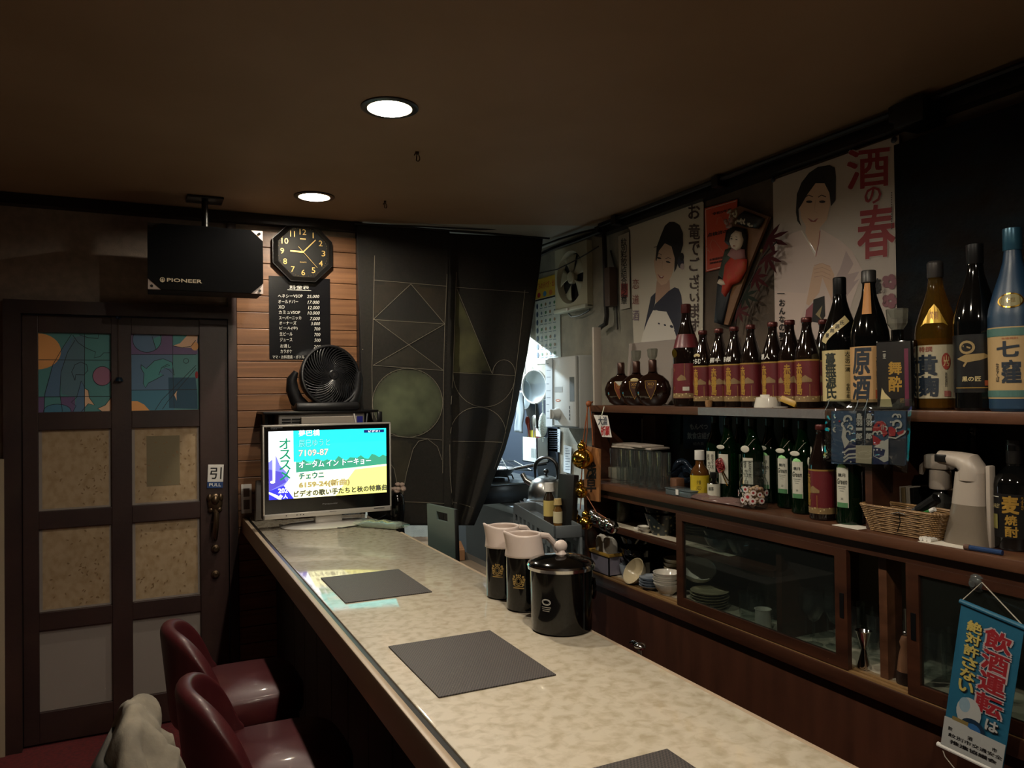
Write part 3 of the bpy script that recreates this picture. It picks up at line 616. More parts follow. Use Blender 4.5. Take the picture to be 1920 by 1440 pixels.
nz = nt.nodes.new('ShaderNodeTexNoise'); nz.inputs['Scale'].default_value = 9; ntc = nt.nodes.new('ShaderNodeTexCoord'); nt.links.new(ntc.outputs['Object'], nz.inputs['Vector']); mr = nt.nodes.new('ShaderNodeMath'); mr.operation = 'MULTIPLY'
mr2 = nt.nodes.new('ShaderNodeMapRange'); mr2.inputs[1].default_value = .3; mr2.inputs[2].default_value = .7; mr2.inputs[3].default_value = .35; mr2.inputs[4].default_value = 1
nt.links.new(nz.outputs[0], mr2.inputs[0]); nt.links.new(va.outputs['Alpha'], mr.inputs[0]); nt.links.new(mr2.outputs[0], mr.inputs[1])
nt.links.new(mr.outputs[0], mx.inputs[0]); nt.links.new(src, mx.inputs['A']); nt.links.new(va.outputs['Color'], mx.inputs['B']); nt.links.new(mx.outputs['Result'], bs_.inputs['Base Color'])
Kc = lambda x, y: (660+x/2.4, 400+y/2.4)
def intri(p, a, b, c):
    s = lambda p, q, r: (p[0]-r[0])*(q[1]-r[1])-(q[0]-r[0])*(p[1]-r[1])
    d = (s(p, a, b), s(p, b, c), s(p, c, a)); return min(d) >= 0 or max(d) <= 0
def wash(u, v):
    x, y = (u-660)*2.4, (v-400)*2.4
    r = math.hypot((x-250)/158, (y-853)/155)
    if r < 1: return (*lin('#6a7355')[:3], .75*(1-r**3*.5))
    if intri((x, y), (470, 345), (628, 716), (456, 716)): return (*lin('#5d5c38')[:3], .6)
    if intri((x, y), (98, 475), (265, 318), (418, 498)): return (*lin('#171715')[:3], .6)
    if intri((x, y), (100, 310), (265, 318), (98, 470)) or intri((x, y), (425, 335), (265, 318), (418, 498)): return (*lin('#3a3020')[:3], .5)
    if intri((x, y), (98, 475), (418, 498), (255, 592)) or intri((x, y), (95, 684), (412, 707), (255, 592)): return (*lin('#38342a')[:3], .6)
    if intri((x, y), (165, 1010), (275, 1030), (217, 1320)): return (*lin('#423d2a')[:3], .6)
    if math.hypot((x-570)/125, (y-990)/115) < 1 and y < 1026: return (*lin('#16181c')[:3], .7)
    if y < 190: return (*lin('#141414')[:3], .6)
    return (0, 0, 0, 0)
for a, b, tp in (('l0', 'l1', (419, 432)), ('r0', 'r1', (437, 446))):
    uv = []
    def gf(i, j):
        v0 = tp[0]+(tp[1]-tp[0])*i; v = v0+(985-v0)*j; u = lerp_tab(edges[a], v)*(1-i)+lerp_tab(edges[b], v)*i
        uv.append((u, v)); return cur(u, v)
    o = B().grid(gf, 64, 110).out('panel', cm, t, sm=180, solid=.0016)
    at_ = o.data.color_attributes.new('wash', 'FLOAT_COLOR', 'POINT')
    for k, (u, v) in enumerate(uv): at_.data[k].color = wash(u, v)
lm = mat('chalk_line', '#7d7767', .8)
b = B()
def draw(pts, clo=False):
    pts = [Kc(*p) for p in pts]; P = []
    for (x0, y0), (x1, y1) in zip(pts, pts[1:]):
        n = max(2, int(math.hypot(x1-x0, y1-y0)/5)); P += [(x0+(x1-x0)*i/n, y0+(y1-y0)*i/n) for i in range(n)]
    P.append(pts[-1]); b.tube([cur(u, v, .0022) for u, v in P], .0013, 4, cap=False)
for l in ([(102,190),(96,450),(90,690),(92,930)], [(428,275),(418,500),(412,705),(408,1170)], [(98,300),(428,328)], [(95,478),(418,498)], [(95,684),(412,707)], [(98,475),(265,318),(418,498)], [(98,475),(412,707)], [(418,498),(95,684)], [(165,1000),(405,1020)], [(165,1115),(190,1150),(205,1230),(217,1325)], [(217,1325),(245,1170),(275,1060),(300,1025),(340,1015),(385,1050),(405,1110)], [(170,1295),(415,1305)],
          [(470,265),(462,500),(455,715),(446,860)], [(440,1040),(442,1180),(452,1310)], [(470,333),(795,356)], [(778,345),(760,520),(735,730),(715,870),(680,1030),(640,1150)], [(472,340),(630,720)], [(455,716),(735,730)], [(440,1025),(675,1030)], [(455,1300),(500,1310),(545,1325)]): draw(l)
draw([(250+158*math.cos(2*PI*i/40), 853+155*math.sin(2*PI*i/40)) for i in range(41)])
draw([(684+51*math.cos(PI+PI*i/12), 722+63*math.sin(PI+PI*i/12)) for i in range(13)]); draw([(595+140*math.cos(PI*i/16), 724+148*math.sin(PI*i/16)) for i in range(17)]); draw([(568+124*math.cos(PI+PI*i/16), 990+118*math.sin(PI+PI*i/16)) for i in range(17)])
b.out('drawn_lines', lm, t)['kind'] = 'stuff'
B().tube([at(664, 419, 1, CY), at(1030, 447, 1, CY)], .006, 8).out('curtain_rod', black, t)
b = B(); b.tube([at(u, v, 1, 3.75) for u, v in ((676, 420), (780, 424), (900, 430), (1040, 428), (1140, 432))], .004, 6)
tag(b.out('ceiling_cable', black), 'thin black cable strung under the ceiling along the curtain top', 'cable')
# ---------------------------------------------------------------- kitchen beyond the curtain
ksteel = mat('kitchen_steel', '#6f7577', .35, .8); kdark = mat('stove_black', '#15171a', .3); navy = mat('splash_panel', '#1c2836', .6)
t = thing('range_hood', 'steel cooker hood with a fluorescent tube behind the dark curtain', 'hood', (1.72, 4.62, 1.86))
B().box(-.45, .47, -.32, -.3, 0, .3).box(-.45, .47, .3, .32, 0, .3).box(-.45, -.43, -.3, .3, 0, .3).box(-.43, .47, -.3, .3, .28, .3).out('canopy', ksteel, t, sm=0)
B().cyl(.014, -.3, .3, n=12, mx=Matrix.Translation((0, .0, .14)) @ Matrix.Rotation(PI/2, 4, 'Y')).out('tube', mat('tube_glow', '#dff2ff', .4, es=9), t)
l = bpy.data.lights.new('tube_light', 'AREA'); l.shape = 'RECTANGLE'; l.size = .6; l.size_y = .03; l.energy = KITCHEN_W; l.color = (.74, .9, 1)
lo = link(bpy.data.objects.new('tube_light', l), t); lo.location = (0, 0, .12)
tag(B().box(XR-.012, XR-.001, 3.95, 4.95, .9, 1.56).out('splash_panel', navy, sm=0), 'dark navy splash panel on the kitchen wall behind the utensils', 'panel')
t = thing('kitchen_bench', 'low steel kitchen bench along the wall behind the curtain', 'bench', (1.95, 3.94, 0))
B().box(-.13, .245, -.92, 1.05, .84, .88, bev=.004).out('worktop', ksteel, t); B().box(-.11, .24, -.9, 1.04, 0, .84).out('cupboard', mat('bench_front', '#3a3d3f', .5), t, sm=0)
t = thing('gas_stove', 'black two burner gas stove with steel edge beyond the curtain', 'stove', (1.86, 4.25, .881))
B().box(-.26, .28, -.3, .3, 0, .1, bev=.006).out('body', kdark, t); B().box(-.265, .285, -.305, .305, .1, .112, bev=.004).out('top_plate', ksteel, t)
for y in (-.15, .15):
    b = B(); b.cyl(.05, .112, .125, (0, y, 0), 20)
    for k in range(5): a = 2*PI*k/5; b.tube([(.03*math.cos(a), y+.03*math.sin(a), .14), (.1*math.cos(a), y+.1*math.sin(a), .14), (.11*math.cos(a), y+.11*math.sin(a), .115)], .005, 5)
    b.out('burner', black_matte, t)
t = thing('frying_pan', 'black frying pan on the stove with its handle toward the kettle', 'pan', (1.84, 4.1, 1.025), -.1)
B().lathe([(0, 0), (.1, 0), (.13, .04), (.133, .041), (.103, .004), (0, .004)], 28).out('bowl', black, t); B().tube([(.12, -.03, .035), (.2, -.06, .05), (.3, -.09, .065)], [.009, .011, .01], 8).out('handle', black, t)
def rack(name, label, c, sx, sy, m):
    t = thing(name, label, 'rack', c[0:3], c[3]); b = B()
    for i in range(11): y = -sy+2*sy*i/10; b.tube([(-sx, y, 0), (sx, y, 0)], .0015, 4)
    for i in range(4): x = -sx+2*sx*i/3; b.tube([(x, -sy, 0), (x, sy, 0)], .0015, 4)
    b.out('wire_grid', m, t); fr = B(); fr.tube([(-sx, -sy, 0), (sx, -sy, 0), (sx, sy, 0), (-sx, sy, 0), (-sx, -sy, 0)], .004, 6); fr.out('rim', m, t)
    if c[4]: t.rotation_euler = c[4]
rack('wire_grill', 'square wire grill standing tilted over the frying pan', (1.83, 4.24, 1.125, 0, (.6, .0, .0)), .12, .13, steel)
rack('wire_grill', 'flat wire grill lying behind the kettle on the stove', (2.03, 4.3, 1.06, 0, (.2, .1, .1)), .11, .11, steel)
# kettle
kp = at(1036, 925, 2, .97)
t = thing('kettle', 'round steel whistling kettle with arched black handle by the stove', 'kettle', (1.955, 3.66, .93), -.75)
B().lathe([(0, 0), (.095, 0), (.1, .008), (.098, .05), (.085, .09), (.055, .115), (.03, .124), (0, .126)], 32).out('body', steel, t)
B().tube([(-.075, 0, .08), (-.115, 0, .1), (-.135, 0, .135)], [.022, .016, .013], 12).out('spout', steel, t)
B().tube([(-.06, 0, .1), (-.062, 0, .15)]+[(.062*math.cos(a), 0, .165+.058*math.sin(a)) for a in [PI-PI*i/14 for i in range(15)]]+[(.062, 0, .15), (.06, 0, .1)], [.005, .007]+[.0105]*15+[.007, .005], 10).out('handle', black, t)
B().cyl(.007, .124, .14, n=10).ell((0, 0, .15), .016, .016, .014).out('lid_knob', black, t)
b = B()
def fo(u, v):
    a = 2*PI*u; r = .115+.03*v+.008*math.sin(7*a)+.006*math.sin(13*a+2); return Vector((r*math.cos(a), r*.9*math.sin(a), .0+.045*v+.006*math.sin(9*a)*v))
t = thing('wrapped_tray', 'tray wrapped in crinkled clear film under the kettle', 'tray', (1.955, 3.64, .881))
B().cyl(.115, 0, .047, n=24).out('tray', mat('tray_grey', '#8c9296', .4), t); b.grid(fo, 60, 3, True).out('film', thin('crinkle_film', '#d7dde0', .2, 1.5, '#b8c2c8', .4), t)
# slim storage cart beside the cabinet
gp = mat('cart_grey', '#5c6265', .45)
t = thing('storage_cart', 'slim grey plastic storage cart at the kitchen end of the cabinet', 'cart', (1.66, 3.13, 0), -.21); t.scale = (.5, 1, 1)
b = B()
for x0, x1, y0, y1 in ((-.12, -.105, -.36, .36), (.105, .12, -.36, .36), (-.12, .12, -.36, -.345), (-.12, .12, .345, .36)): b.box(x0, x1, y0, y1, .9, .95, bev=.003)
b.out('top_rim', gp, t); B().box(-.105, .105, -.345, .345, .9, .908).out('top_tray', gp, t)
for x in (-.11, .11):
    for y in (-.345, .345): B().box(x-.012, x+.012, y-.016, y+.016, .03, .9, bev=.003).out('post', gp, t)
for z in (.12, .5): B().box(-.115, .115, -.35, .35, z, z+.03, bev=.003).out('shelf', gp, t)
for x in (-.117, .117): 
    b = B()
    for k in range(9): b.box(x-.003, x+.003, -.32+k*.08, -.29+k*.08, .62, .9)
    for k in range(3): b.box(x-.003, x+.003, -.33, .33, .65+k*.1, .67+k*.1)
    b.out('lattice_side', gp, t)['kind'] = 'stuff'
def seasoning(u, v, X, h, r, label, cap, body, lab, nm='seasoning_bottle'):
    p = at(u, v, 2, .909); t = thing(nm, label, 'bottle', (X, p.y if X is None else at(u, v, 0, X).y, .909))
    B().lathe([(0, 0), (r, 0), (r, h*.62), (r*.55, h*.76), (r*.55, h*.8), (0, h*.8)], 20).out('body', body, t); B().lathe([(r*.62, h*.78), (r*.95, h*.8), (r*.8, h), (0, h)], 20).out('cap', cap, t)
    if lab: B().lathe([(r+.0008, h*.2), (r+.0008, h*.58)], 20).out('label', lab, t)
seasoning(1030, 965, 1.655, .185, .026, 'dressing bottle with tall white cap on the grey cart', white, mat('sauce_dark', '#33271f', .15), mat('label_paleyellow', '#cbb46a', .5))
seasoning(1046, 968, 1.63, .13, .02, 'short bottle with yellow label behind the white capped dressing', mat('cap_tan', '#b9a06a', .4), mat('sauce_amber', '#6b4a22', .15), mat('label_cream2', '#cfc29c', .5))
o = B().box(-.018, .018, -.045, .045, 0, .235, bev=.004).out('cutting_board', mat('board_black2', '#0c0b0b', .5)); o.location = (1.66, 2.93, .909); o.rotation_euler = (.0, .1, .35)
tag(o, 'black chopping board standing upright on the grey cart behind the gold charms', 'board')
# grey-green cutting board leaning on the counter's kitchen side
cb = frame(at(829, 1000, 0, 1.06), at(855, 955, 0, 1.06)-at(803, 944, 0, 1.06), (0, 0, 1)); 
t = thing('cutting_board', 'grey green cutting board with handle slot leaning behind the counter', 'board', mx=cb)
cmap = wallmap(cb); bb = B()
a0, b0 = cmap(803, 944), cmap(855, 955); zt_, zb_ = max(a0[1], b0[1]), .742-cb.translation.z
sx_ = lambda k: a0[0]+(b0[0]-a0[0])*k
bb.box(a0[0], b0[0], zb_, zt_-.055, -.006, .006); bb.box(a0[0], b0[0], zt_-.022, zt_, -.006, .006); bb.box(a0[0], sx_(.36), zt_-.055, zt_-.022, -.006, .006); bb.box(sx_(.75), b0[0], zt_-.055, zt_-.022, -.006, .006)
bb.out('board', mat('board_green', '#52605c', .45), t, sm=0); B().box(b0[0]-.001, b0[0]+.004, zb_, zt_, -.008, .008, bev=.002).out('edge', black, t)
tag(B().box(1.0, 1.4, 2.3, 3.7, .0, .74, bev=.004).out('work_table', mat('worktable', '#4a443c', .5), sm=0), 'low dark work table behind the counter on the kitchen side', 'table')
o = B().box(-.16, .16, -.11, .11, 0, .05, bev=.003).box(-.15, .15, -.1, .1, .051, .053).out('carton', mat('carton_brown', '#8a6240', .7), sm=0); o.location = (1.2, 3.42, .741); o.rotation_euler = (0, 0, -.3)
tag(o, 'flat brown carton on the work table beyond the counter end', 'carton')
o = B().grid(lambda u, v: Vector((-.14+.28*u, -.1+.2*v, .006+.012*math.sin(6*u+3*v)**2+.006*math.sin(17*u+11*v)**2)), 24, 18).out('paper_bag', mat('bag_paper', '#9d9488', .7), solid=.001); o.location = (1.12, 3.42, .796); o.rotation_euler = (0, 0, .5)
tag(o, 'crumpled pale paper bag lying on the brown carton', 'bag')
o = B().box(-.16, .16, -.2, .2, 0, .012, bev=.003).out('serving_tray', mat('tray_wood', '#7c6a56', .6, c2='#5d4d3c', ns=(20, 4, 4))); o.location = (1.17, 3.02, .741); tag(o, 'wooden serving tray lying on the work table behind the counter', 'tray')
p = at(888, 1040, 0, 1.17)
t = thing('cooking_pot', 'black cooking pot on the work table beside the cutting board', 'pot', (1.2, 2.52, .741))
B().lathe([(0, 0), (.095, 0), (.1, .01), (.1, .09), (.103, .092), (.096, .09), (.096, .012), (0, .012)], 28).out('pot', black_gloss, t); B().lathe([(.1, .092), (.06, .105), (.012, .11), (.012, .125), (0, .126)], 24).out('lid', black_gloss, t)
# ---------------------------------------------------------------- kitchen wall
WR = lambda Y, Z, x=.002: frame((XR-x, Y, Z), (0, -1, 0), (0, 0, 1))
def wthing(nm, label, cat, u, v, off=.002, group=None):
    p = at(u, v, 0, XR-off); return thing(nm, label, cat, mx=WR(p.y, p.z, off), group=group)
# exhaust fan
t = thing('exhaust_fan', 'cream square exhaust fan high on the wall beyond the posters', 'fan', mx=WR(3.73, 2.148))
fc = mat('fan_cream', '#a9a58c', .45); S_ = .178
b = B(); n = 40; out = []; inn = []
for i in range(n):
    a = 2*PI*i/n; k = 1/max(abs(math.cos(a)), abs(math.sin(a))); out.append((S_*k*math.cos(a), S_*k*math.sin(a))); inn.append((.148*math.cos(a), .148*math.sin(a)))
R_ = [[b.bm.verts.new((*p, z)) for p in P] for P, z in ((out, 0), (out, .035), (inn, .04), ([(x*.93, y*.93) for x, y in inn], -.0), )]
for A, C_ in zip(R_, R_[1:]):
    for i in range(n): b.bm.faces.new((A[i], A[(i+1) % n], C_[(i+1) % n], C_[i]))
b.out('frame', fc, t, sm=30)
B().cyl(.138, .0, .002, n=32).out('shutter', mat('fan_dark', '#0d0d0c', .7), t)
for k in range(5):
    a0 = 2*PI*k/5+.5
    B().grid(lambda u, v: Vector(((.035+.095*u)*math.cos(a0+(.85*v-.4)*(.6+.4*u)), (.035+.095*u)*math.sin(a0+(.85*v-.4)*(.6+.4*u)), .012+.016*v)), 5, 5).out('blade', fc, t, solid=.002)
B().lathe([(.036, .01), (.036, .034), (.03, .04), (0, .043)], 20).out('hub', fc, t)
B().box(-S_, S_, -.19, -.168, .0, .05, bev=.004).out('drip_tray', mat('fan_pale', '#b5b8a6', .4), t); B().cyl(.008, .05, .062, (.0, -.18, 0), 10).out('tray_knob', white, t)
def strand(nm, label, pts, X, r, m=black, cat='cable'):
    P = [at(u, v, 0, x if x else X) for u, v, x in [(q+(None,))[:3] for q in pts]]
    o = B().tube([q-P[0] for q in P], r, 6).out(nm, m); o.location = P[0]; tag(o, label, cat); return o
strand('cable', 'thick black cable bundle crossing above the exhaust fan', [(1012, 478), (1040, 464), (1080, 450), (1105, 440), (1125, 432)], 2.1, .013)
strand('cable', 'second black cable running just over the exhaust fan', [(1012, 462), (1050, 448), (1090, 436), (1125, 428)], 2.11, .006)
strand('pull_cord', 'thin black pull cord slanting across the face of the exhaust fan', [(1012, 512), (1045, 505), (1075, 490), (1100, 476), (1122, 462)], 2.12, .0035, cat='cord')
strand('power_cord', 'black power cord curling beneath the exhaust fan', [(1066, 588), (1072, 594), (1085, 592), (1100, 585), (1106, 580)], 2.17, .005, cat='cord')
strand('drain_pipe', 'dark vertical pipe with an elbow beside the exhaust fan', [(1132, 425), (1134, 470), (1135, 520), (1136, 560), (1138, 592), (1136, 607), (1128, 612), (1122, 618)], 2.15, .013, mat('pipe_dark', '#1d1a17', .4), 'pipe')
strand('grey_cable', 'thin grey cable dropping down the wall next to the dark pipe', [(1145, 470), (1153, 500), (1155, 560), (1158, 618)], 2.185, .005, mat('cable_grey', '#2e2b27', .6))
tag(B().box(2.14, 2.19, 3.3, 3.36, 1.94, 2.14, bev=.004).out('junction_box', mat('junction_brown', '#4b3a30', .6), sm=0), 'brown wooden block on the wall between fan and dark pipe', 'box')
# waste poster next to the heater
hM = WR(4.05, 1.95, .004); hm = wallmap(hM)
t = thing('notice_poster', 'tall household notice with yellow header on the kitchen wall', 'poster', mx=hM)
B().box(-.17, .14, -.27, .25, 0, .0015).out('sheet', mat('notice_sheet', '#b9bdb4', .6), t, sm=0)
q = Print(z=.0022); q.rect(-.17, .25, .14, .13, mat('notice_yellow', '#b89328', .6)); q.text('ごみの分け方・出し方', -.15, .225, .13, .185, red_ink, bold=.02)
for i in range(4): q.ell(-.12+.075*i, .152, .022, .016, (red_ink, mat('notice_blue', '#3a6f8e', .6), mat('notice_orange', '#b3632e', .6), red_ink)[i], 14)
q.rect(-.17, .128, .14, .118, ink); mk2 = [mat('notice_green', '#4f7a55', .6), mat('notice_grey', '#6c7a82', .6), mat('notice_brown', '#8c7458', .6)]
for j in range(7):
    q.ell(-.145, .085-.05*j, .014, .018, mat('notice_navy', '#33475c', .6), 12)
    for i in range(4):
        q.ell(-.09+.055*i, .088-.05*j, .012, .01, mk2[(i*2+j) % 3], 9); q.rect(-.11+.055*i, .07-.05*j, -.072+.055*i, .066-.05*j, mk2[1])
q.out('print', t)
# water heater
X0 = 2.075; ya, yb = at(1037, 740, 0, X0).y, at(1086, 740, 0, X0).y
t = thing('water_heater', 'white gas water heater with round dial on the kitchen wall', 'water heater', (X0, 0, 0))
wh = mat('heater_white', '#b9bdba', .4); zt2, zb2 = 1.7, 1.31
B().box(0, XR-.003-X0, yb, ya+.07, zb2, zt2, bev=.012).out('body', wh, t); B().box(-.02, 0, yb+.004, ya-.004, zb2+.01, zt2-.003, bev=.006).out('front_cover', wh, t)
hM = frame((X0-.0205, (ya+yb)/2, (zt2+zb2)/2), (0, -1, 0), (0, 0, 1)); hh = (ya-yb)/2
k = B(); km = frame((-.0205, (ya+yb)/2+hh*.35, zb2+.075), (0, -1, 0), (0, 0, 1)); k.lathe([(.034, 0), (.034, .012), (.028, .022), (.026, .04), (0, .042)], 24, mx=km); k.box(-.006, .006, -.026, .026, .04, .052, bev=.002, mx=km); k.out('dial', wh, t)
q = Print(z=.0006); q.ell(-hh*.35, -.045, .028, .007, mat('heater_orange', '#a8562c', .4), 18); q.text('RINNAI', -hh*.35-.016, -.042, -hh*.35+.016, -.048, white_ink) if False else q.rect(-hh*.35-.016, -.043, -hh*.35+.016, -.047, white_ink)
q.rect(-hh*.6, .03, -hh*.0, .0, mat('heater_label', '#8d9290', .5)); q.rect(hh*.55, .08, hh*.9, -.05, mat('heater_vent', '#4d5250', .6))
for i in range(4): q.rect(hh*.5, -.075-.02*i, hh*.56, -.09-.02*i, ink)
o = q.out('print', t); o.matrix_local = Matrix.Translation((-X0, 0, 0)) @ hM
q = Print(z=.0006)
o2 = frame((X0+.03, ya+.0705, 1.505), (1, 0, 0), (0, 0, 1))
# papers, strainer, utensils on the kitchen wall
for nm, lb, pts in (('heater_notice', 'white instruction sheet taped left of the water heater dial', ((1023, 675), (1036, 672), (1036, 800), (1024, 800))), ('pinned_note', 'white note pinned to the kitchen wall under the water heater', ((1028, 802), (1051, 805), (1050, 848), (1029, 845))), ('pinned_note', 'narrow pale blue note on the wall behind the kettle handle', ((1058, 834), (1072, 838), (1070, 888), (1057, 884)))):
    X = 2.05 if nm == 'heater_notice' else 2.19
    P = [at(u, v, 0, X) for u, v in pts]; c = sum(P, Vector())/4; M = frame((X, c.y, c.z), (0, -1, 0), (0, 0, 1)); mp = wallmap(M)
    t = thing(nm, lb, 'notice', mx=M); B().prism([mp(*q) for q in pts], 0, .002).out('sheet', mat('notice_pale', '#b4bcc0', .6), t, sm=0)
    q = Print(mp, z=.0024)
    for j in range(9): y = pts[0][1]+6+j*(pts[2][1]-pts[0][1]-10)/9; q.rect(pts[0][0]+2.5, y, pts[1][0]-(3 if j % 3 else 6), y+1.1, mat('faint_ink', '#5d6a78', .6))
    q.out('print', t)
sM = frame(at(1002, 725, 0, 2.12), (.35, -1, 0), (0, 0, 1))
t = thing('wire_strainer', 'round fine mesh strainer with black handle hanging head up on the kitchen wall', 'strainer', mx=sM)
B().tube([(.1*math.cos(a), .1*math.sin(a), 0) for a in [2*PI*i/36 for i in range(37)]], .006, 8, cap=False).out('rim', white, t)
B().lathe([(.1, 0), (.085, -.014), (.05, -.024), (0, -.028)], 32).out('mesh', thin('strainer_mesh', '#7f8b90', .4, 1.6, '#9aa6aa', .55), t)
B().tube([(.015, -.1, 0), (.02, -.16, 0), (.024, -.25, 0)], [.008, .011, .011], 8).out('handle', black, t)
t = thing('wire_strainer', 'second wire strainer behind the round one, mostly hidden by the curtain', 'strainer', mx=frame(at(985, 740, 0, 2.16), (0, -1, 0), (0, 0, 1)))
B().tube([(.09*math.cos(a), .09*math.sin(a), 0) for a in [2*PI*i/36 for i in range(37)]], .004, 8, cap=False).out('rim', steel, t); B().lathe([(.09, 0), (.07, -.018), (0, -.028)], 24).out('mesh', thin('strainer_mesh', '#7f8b90', .4), t); B().tube([(0, .09, 0), (0, .2, .0)], .004, 6).out('handle', steel, t)
o = B().grid(lambda u, v: Vector((.0-.02*math.sin(5*u+v), -.08+.16*u+.01*math.sin(9*v), .13-.26*v)), 16, 16).out('plastic_bag', mat('bag_grey', '#7c8488', .35), solid=.003, sm=180); o.location = at(974, 772, 0, 2.11); tag(o, 'crumpled grey plastic bag hanging on the kitchen wall by the strainers', 'bag')
p = at(1004, 866, 0, 2.14)
t = thing('utensil_holder', 'white plastic utensil holder with a striped corner on the kitchen wall', 'holder', (2.14, p.y, p.z))
b = B(); b.box(-.04, .04, -.095, .095, 0, .006); b.box(-.04, -.034, -.095, .095, 0, .15); b.box(.034, .04, -.095, .095, 0, .15); b.box(-.04, .04, -.095, -.089, 0, .15); b.box(-.04, .04, .089, .095, 0, .15); b.out('bin', mat('holder_white', '#c3ccca', .4), t, sm=0)
q = Print(z=.0405); 
for i in range(4): q.rect(.025+.016*i, .085, .033+.016*i, .03, mat('slot_grey', '#5f6866', .6))
o = q.out('slots', t); o.matrix_local = frame((0, 0, 0), (0, -1, 0), (0, 0, 1))
for nm, lb, y, ln, m in (('red_spatula', 'red handled spatula in the white utensil holder', .05, -.05, mat('red_plastic', '#b0402c', .35)), ('pink_spoon', 'pink plastic spoon in the white utensil holder', -.03, .02, mat('pink_plastic', '#b8385a', .35)), ('ladle', 'steel ladle in the white utensil holder', .015, .01, steel)):
    o = B().tube([(0, y, .02), (0, y-ln*.3, .14), (0, y-ln, .25)], [.008, .008, .012], 8).ell((0, y-ln, .245), .012, .024 if nm != 'ladle' else .04, .03 if nm != 'ladle' else .04, 12, 8).out(nm, m); o.location = (2.14, p.y, p.z); tag(o, lb, 'utensil')
o = B().box(-.028, .028, -.05, .05, 0, .07, bev=.003).out('tea_box', mat('tea_yellow', '#b9a92c', .5), sm=0); o.location = (2.165, p.y+.045, p.z+.12); tag(o, 'small yellow packet sticking out of the white utensil holder', 'box')
o = B()
pb = at(1018, 790, 0, 2.1); o.tube([(.09, 0, .13), (0, 0, .125), (0, 0, -.12)], .004, 6)
o.ell((0, 0, -.02), .026, .026, .07, 14, 10); o = o.out('bottle_brush', mat('brush_white', '#c5cfc6', .9, bump=1, bs=120)); o.location = pb; tag(o, 'white bristle bottle brush hanging beside the water heater', 'brush')
p = at(1010, 803, 0, 2.13); o = B().box(-.002, .002, -.035, .035, -.05, .05, bev=.001).out('hanging_tag', white); o.location = p; tag(o, 'small white tag hanging beside the bottle brush', 'tag')
# ---------------------------------------------------------------- bar wall: posters and ornaments
p4 = lambda x, y: (1140+x/3.6, 240+y/3.6); p5 = lambda x, y: (1420+x/3.6, 220+y/3.6)
def poster(nm, label, X, corners, base, z0=None):
    P = [at(u, v, 0, X) for u, v in corners]; c = sum(P, Vector())/len(P)
    M = frame((X, c.y, c.z), (0, -1, 0), (0, 0, 1)); mp = wallmap(M); t = thing(nm, label, 'poster' if 'poster' in nm else 'sign', mx=M)
    B().prism([mp(*q) for q in corners], -.0016, 0).out('sheet', base, t, sm=0); return t, Print(mp, z=.0006, dz=.00005), mp
skin = mat('print_skin', '#c9a78c', .5); skin2 = mat('print_skin_shade', '#b3907a', .5); hair = mat('print_hair', '#14100f', .5); lip = mat('print_lip', '#8a4640', .5); navyp = mat('print_navy', '#2a2a38', .5); kim = mat('print_kimono', '#cbb8ad', .5); kimd = mat('print_kimono_fold', '#ae9a95', .5); browntxt = mat('print_brown', '#4a3a34', .5)
post = mat('poster_paper', '#c9c0ae', .28, coat=.25); whitep = mat('print_white', '#d8d0c2', .5)
t, q, mp = poster('guild_sign', 'tall narrow white paper sign with black brush characters beside the posters', 2.19, ((1159, 443), (1179, 435), (1181, 577), (1163, 581)), mat('sign_paper', '#b3ad9d', .6))
q.text('紋別料飲店組合員之章', *p4(88, 745), *p4(128, 1190), ink, vert=True, bold=.02); q.rect(*p4(88, 1050), *p4(134, 1140), mat('stamp_red', '#8a3a34', .6)); q.text('員之章', *p4(90, 1050), *p4(130, 1175), ink, vert=True, bold=.02); q.out('lettering', t)
t, q, mp = poster('singer_poster', 'poster of a woman with upswept black hair and dark kimono, brown vertical lettering', 2.188, (p4(125, 655), p4(620, 472), p4(645, 505), p4(638, 1600), p4(180, 1600), p4(165, 1250), p4(150, 690)), post)
P = lambda l: [p4(*a) for a in l]
q.poly(P([(330,1030),(415,1010),(420,1090),(330,1190),(318,1150)]), skin2); q.poly(P([(240,1380),(290,1140),(322,1110),(318,1180),(250,1420)]), navyp)
q.poly(P([(318,1190),(410,1100),(450,1075),(478,1085),(495,1130),(510,1280),(505,1600),(200,1600),(235,1400),(280,1290)]), navyp); q.poly(P([(305,1230),(395,1240),(440,1330),(470,1440),(480,1600),(195,1600),(235,1390),(270,1300)]), whitep)
for x, y, r in ((330,1240,14),(350,1255,10),(400,1290,16),(430,1340,13),(385,1330,9),(455,1370,9),(345,1320,8)): q.ell(*p4(x, y), r/3.6, r*.7/3.6, whitep if y < 1300 else navyp, 8, .5)
q.poly(P([(312,900),(320,860),(345,800),(385,770),(430,785),(452,850),(450,930),(430,1000),(395,1050),(362,1062),(335,1035),(318,970)]), skin)
q.poly(P([(322,890),(330,800),(360,720),(385,660),(415,634),(450,634),(485,655),(507,710),(508,790),(480,890),(462,950),(448,975),(452,880),(430,800),(385,778),(345,830),(328,900)]), hair)
q.line(P([(310,805),(340,800)]), 1.2, hair); q.ell(*p4(492,905), 6, 12, navyp, 12); q.ell(*p4(503,935), 4, 6, kimd, 10); q.ell(*p4(500,870), 4, 8, hair, 10)
for x, y in ((346, 878), (408, 905)): q.ell(*p4(x, y), 4.6, 1.7, hair, 10, .25); q.line(P([(x-20, y-22), (x+2, y-30), (x+20, y-20)]), 1, hair)
q.line(P([(372, 900), (366, 950), (380, 956)]), .7, skin2); q.poly(P([(335, 985), (358, 1000), (382, 998), (370, 1016), (352, 1014)]), lip); q.poly(P([(342, 992), (358, 1001), (376, 1000), (362, 1008)]), whitep)
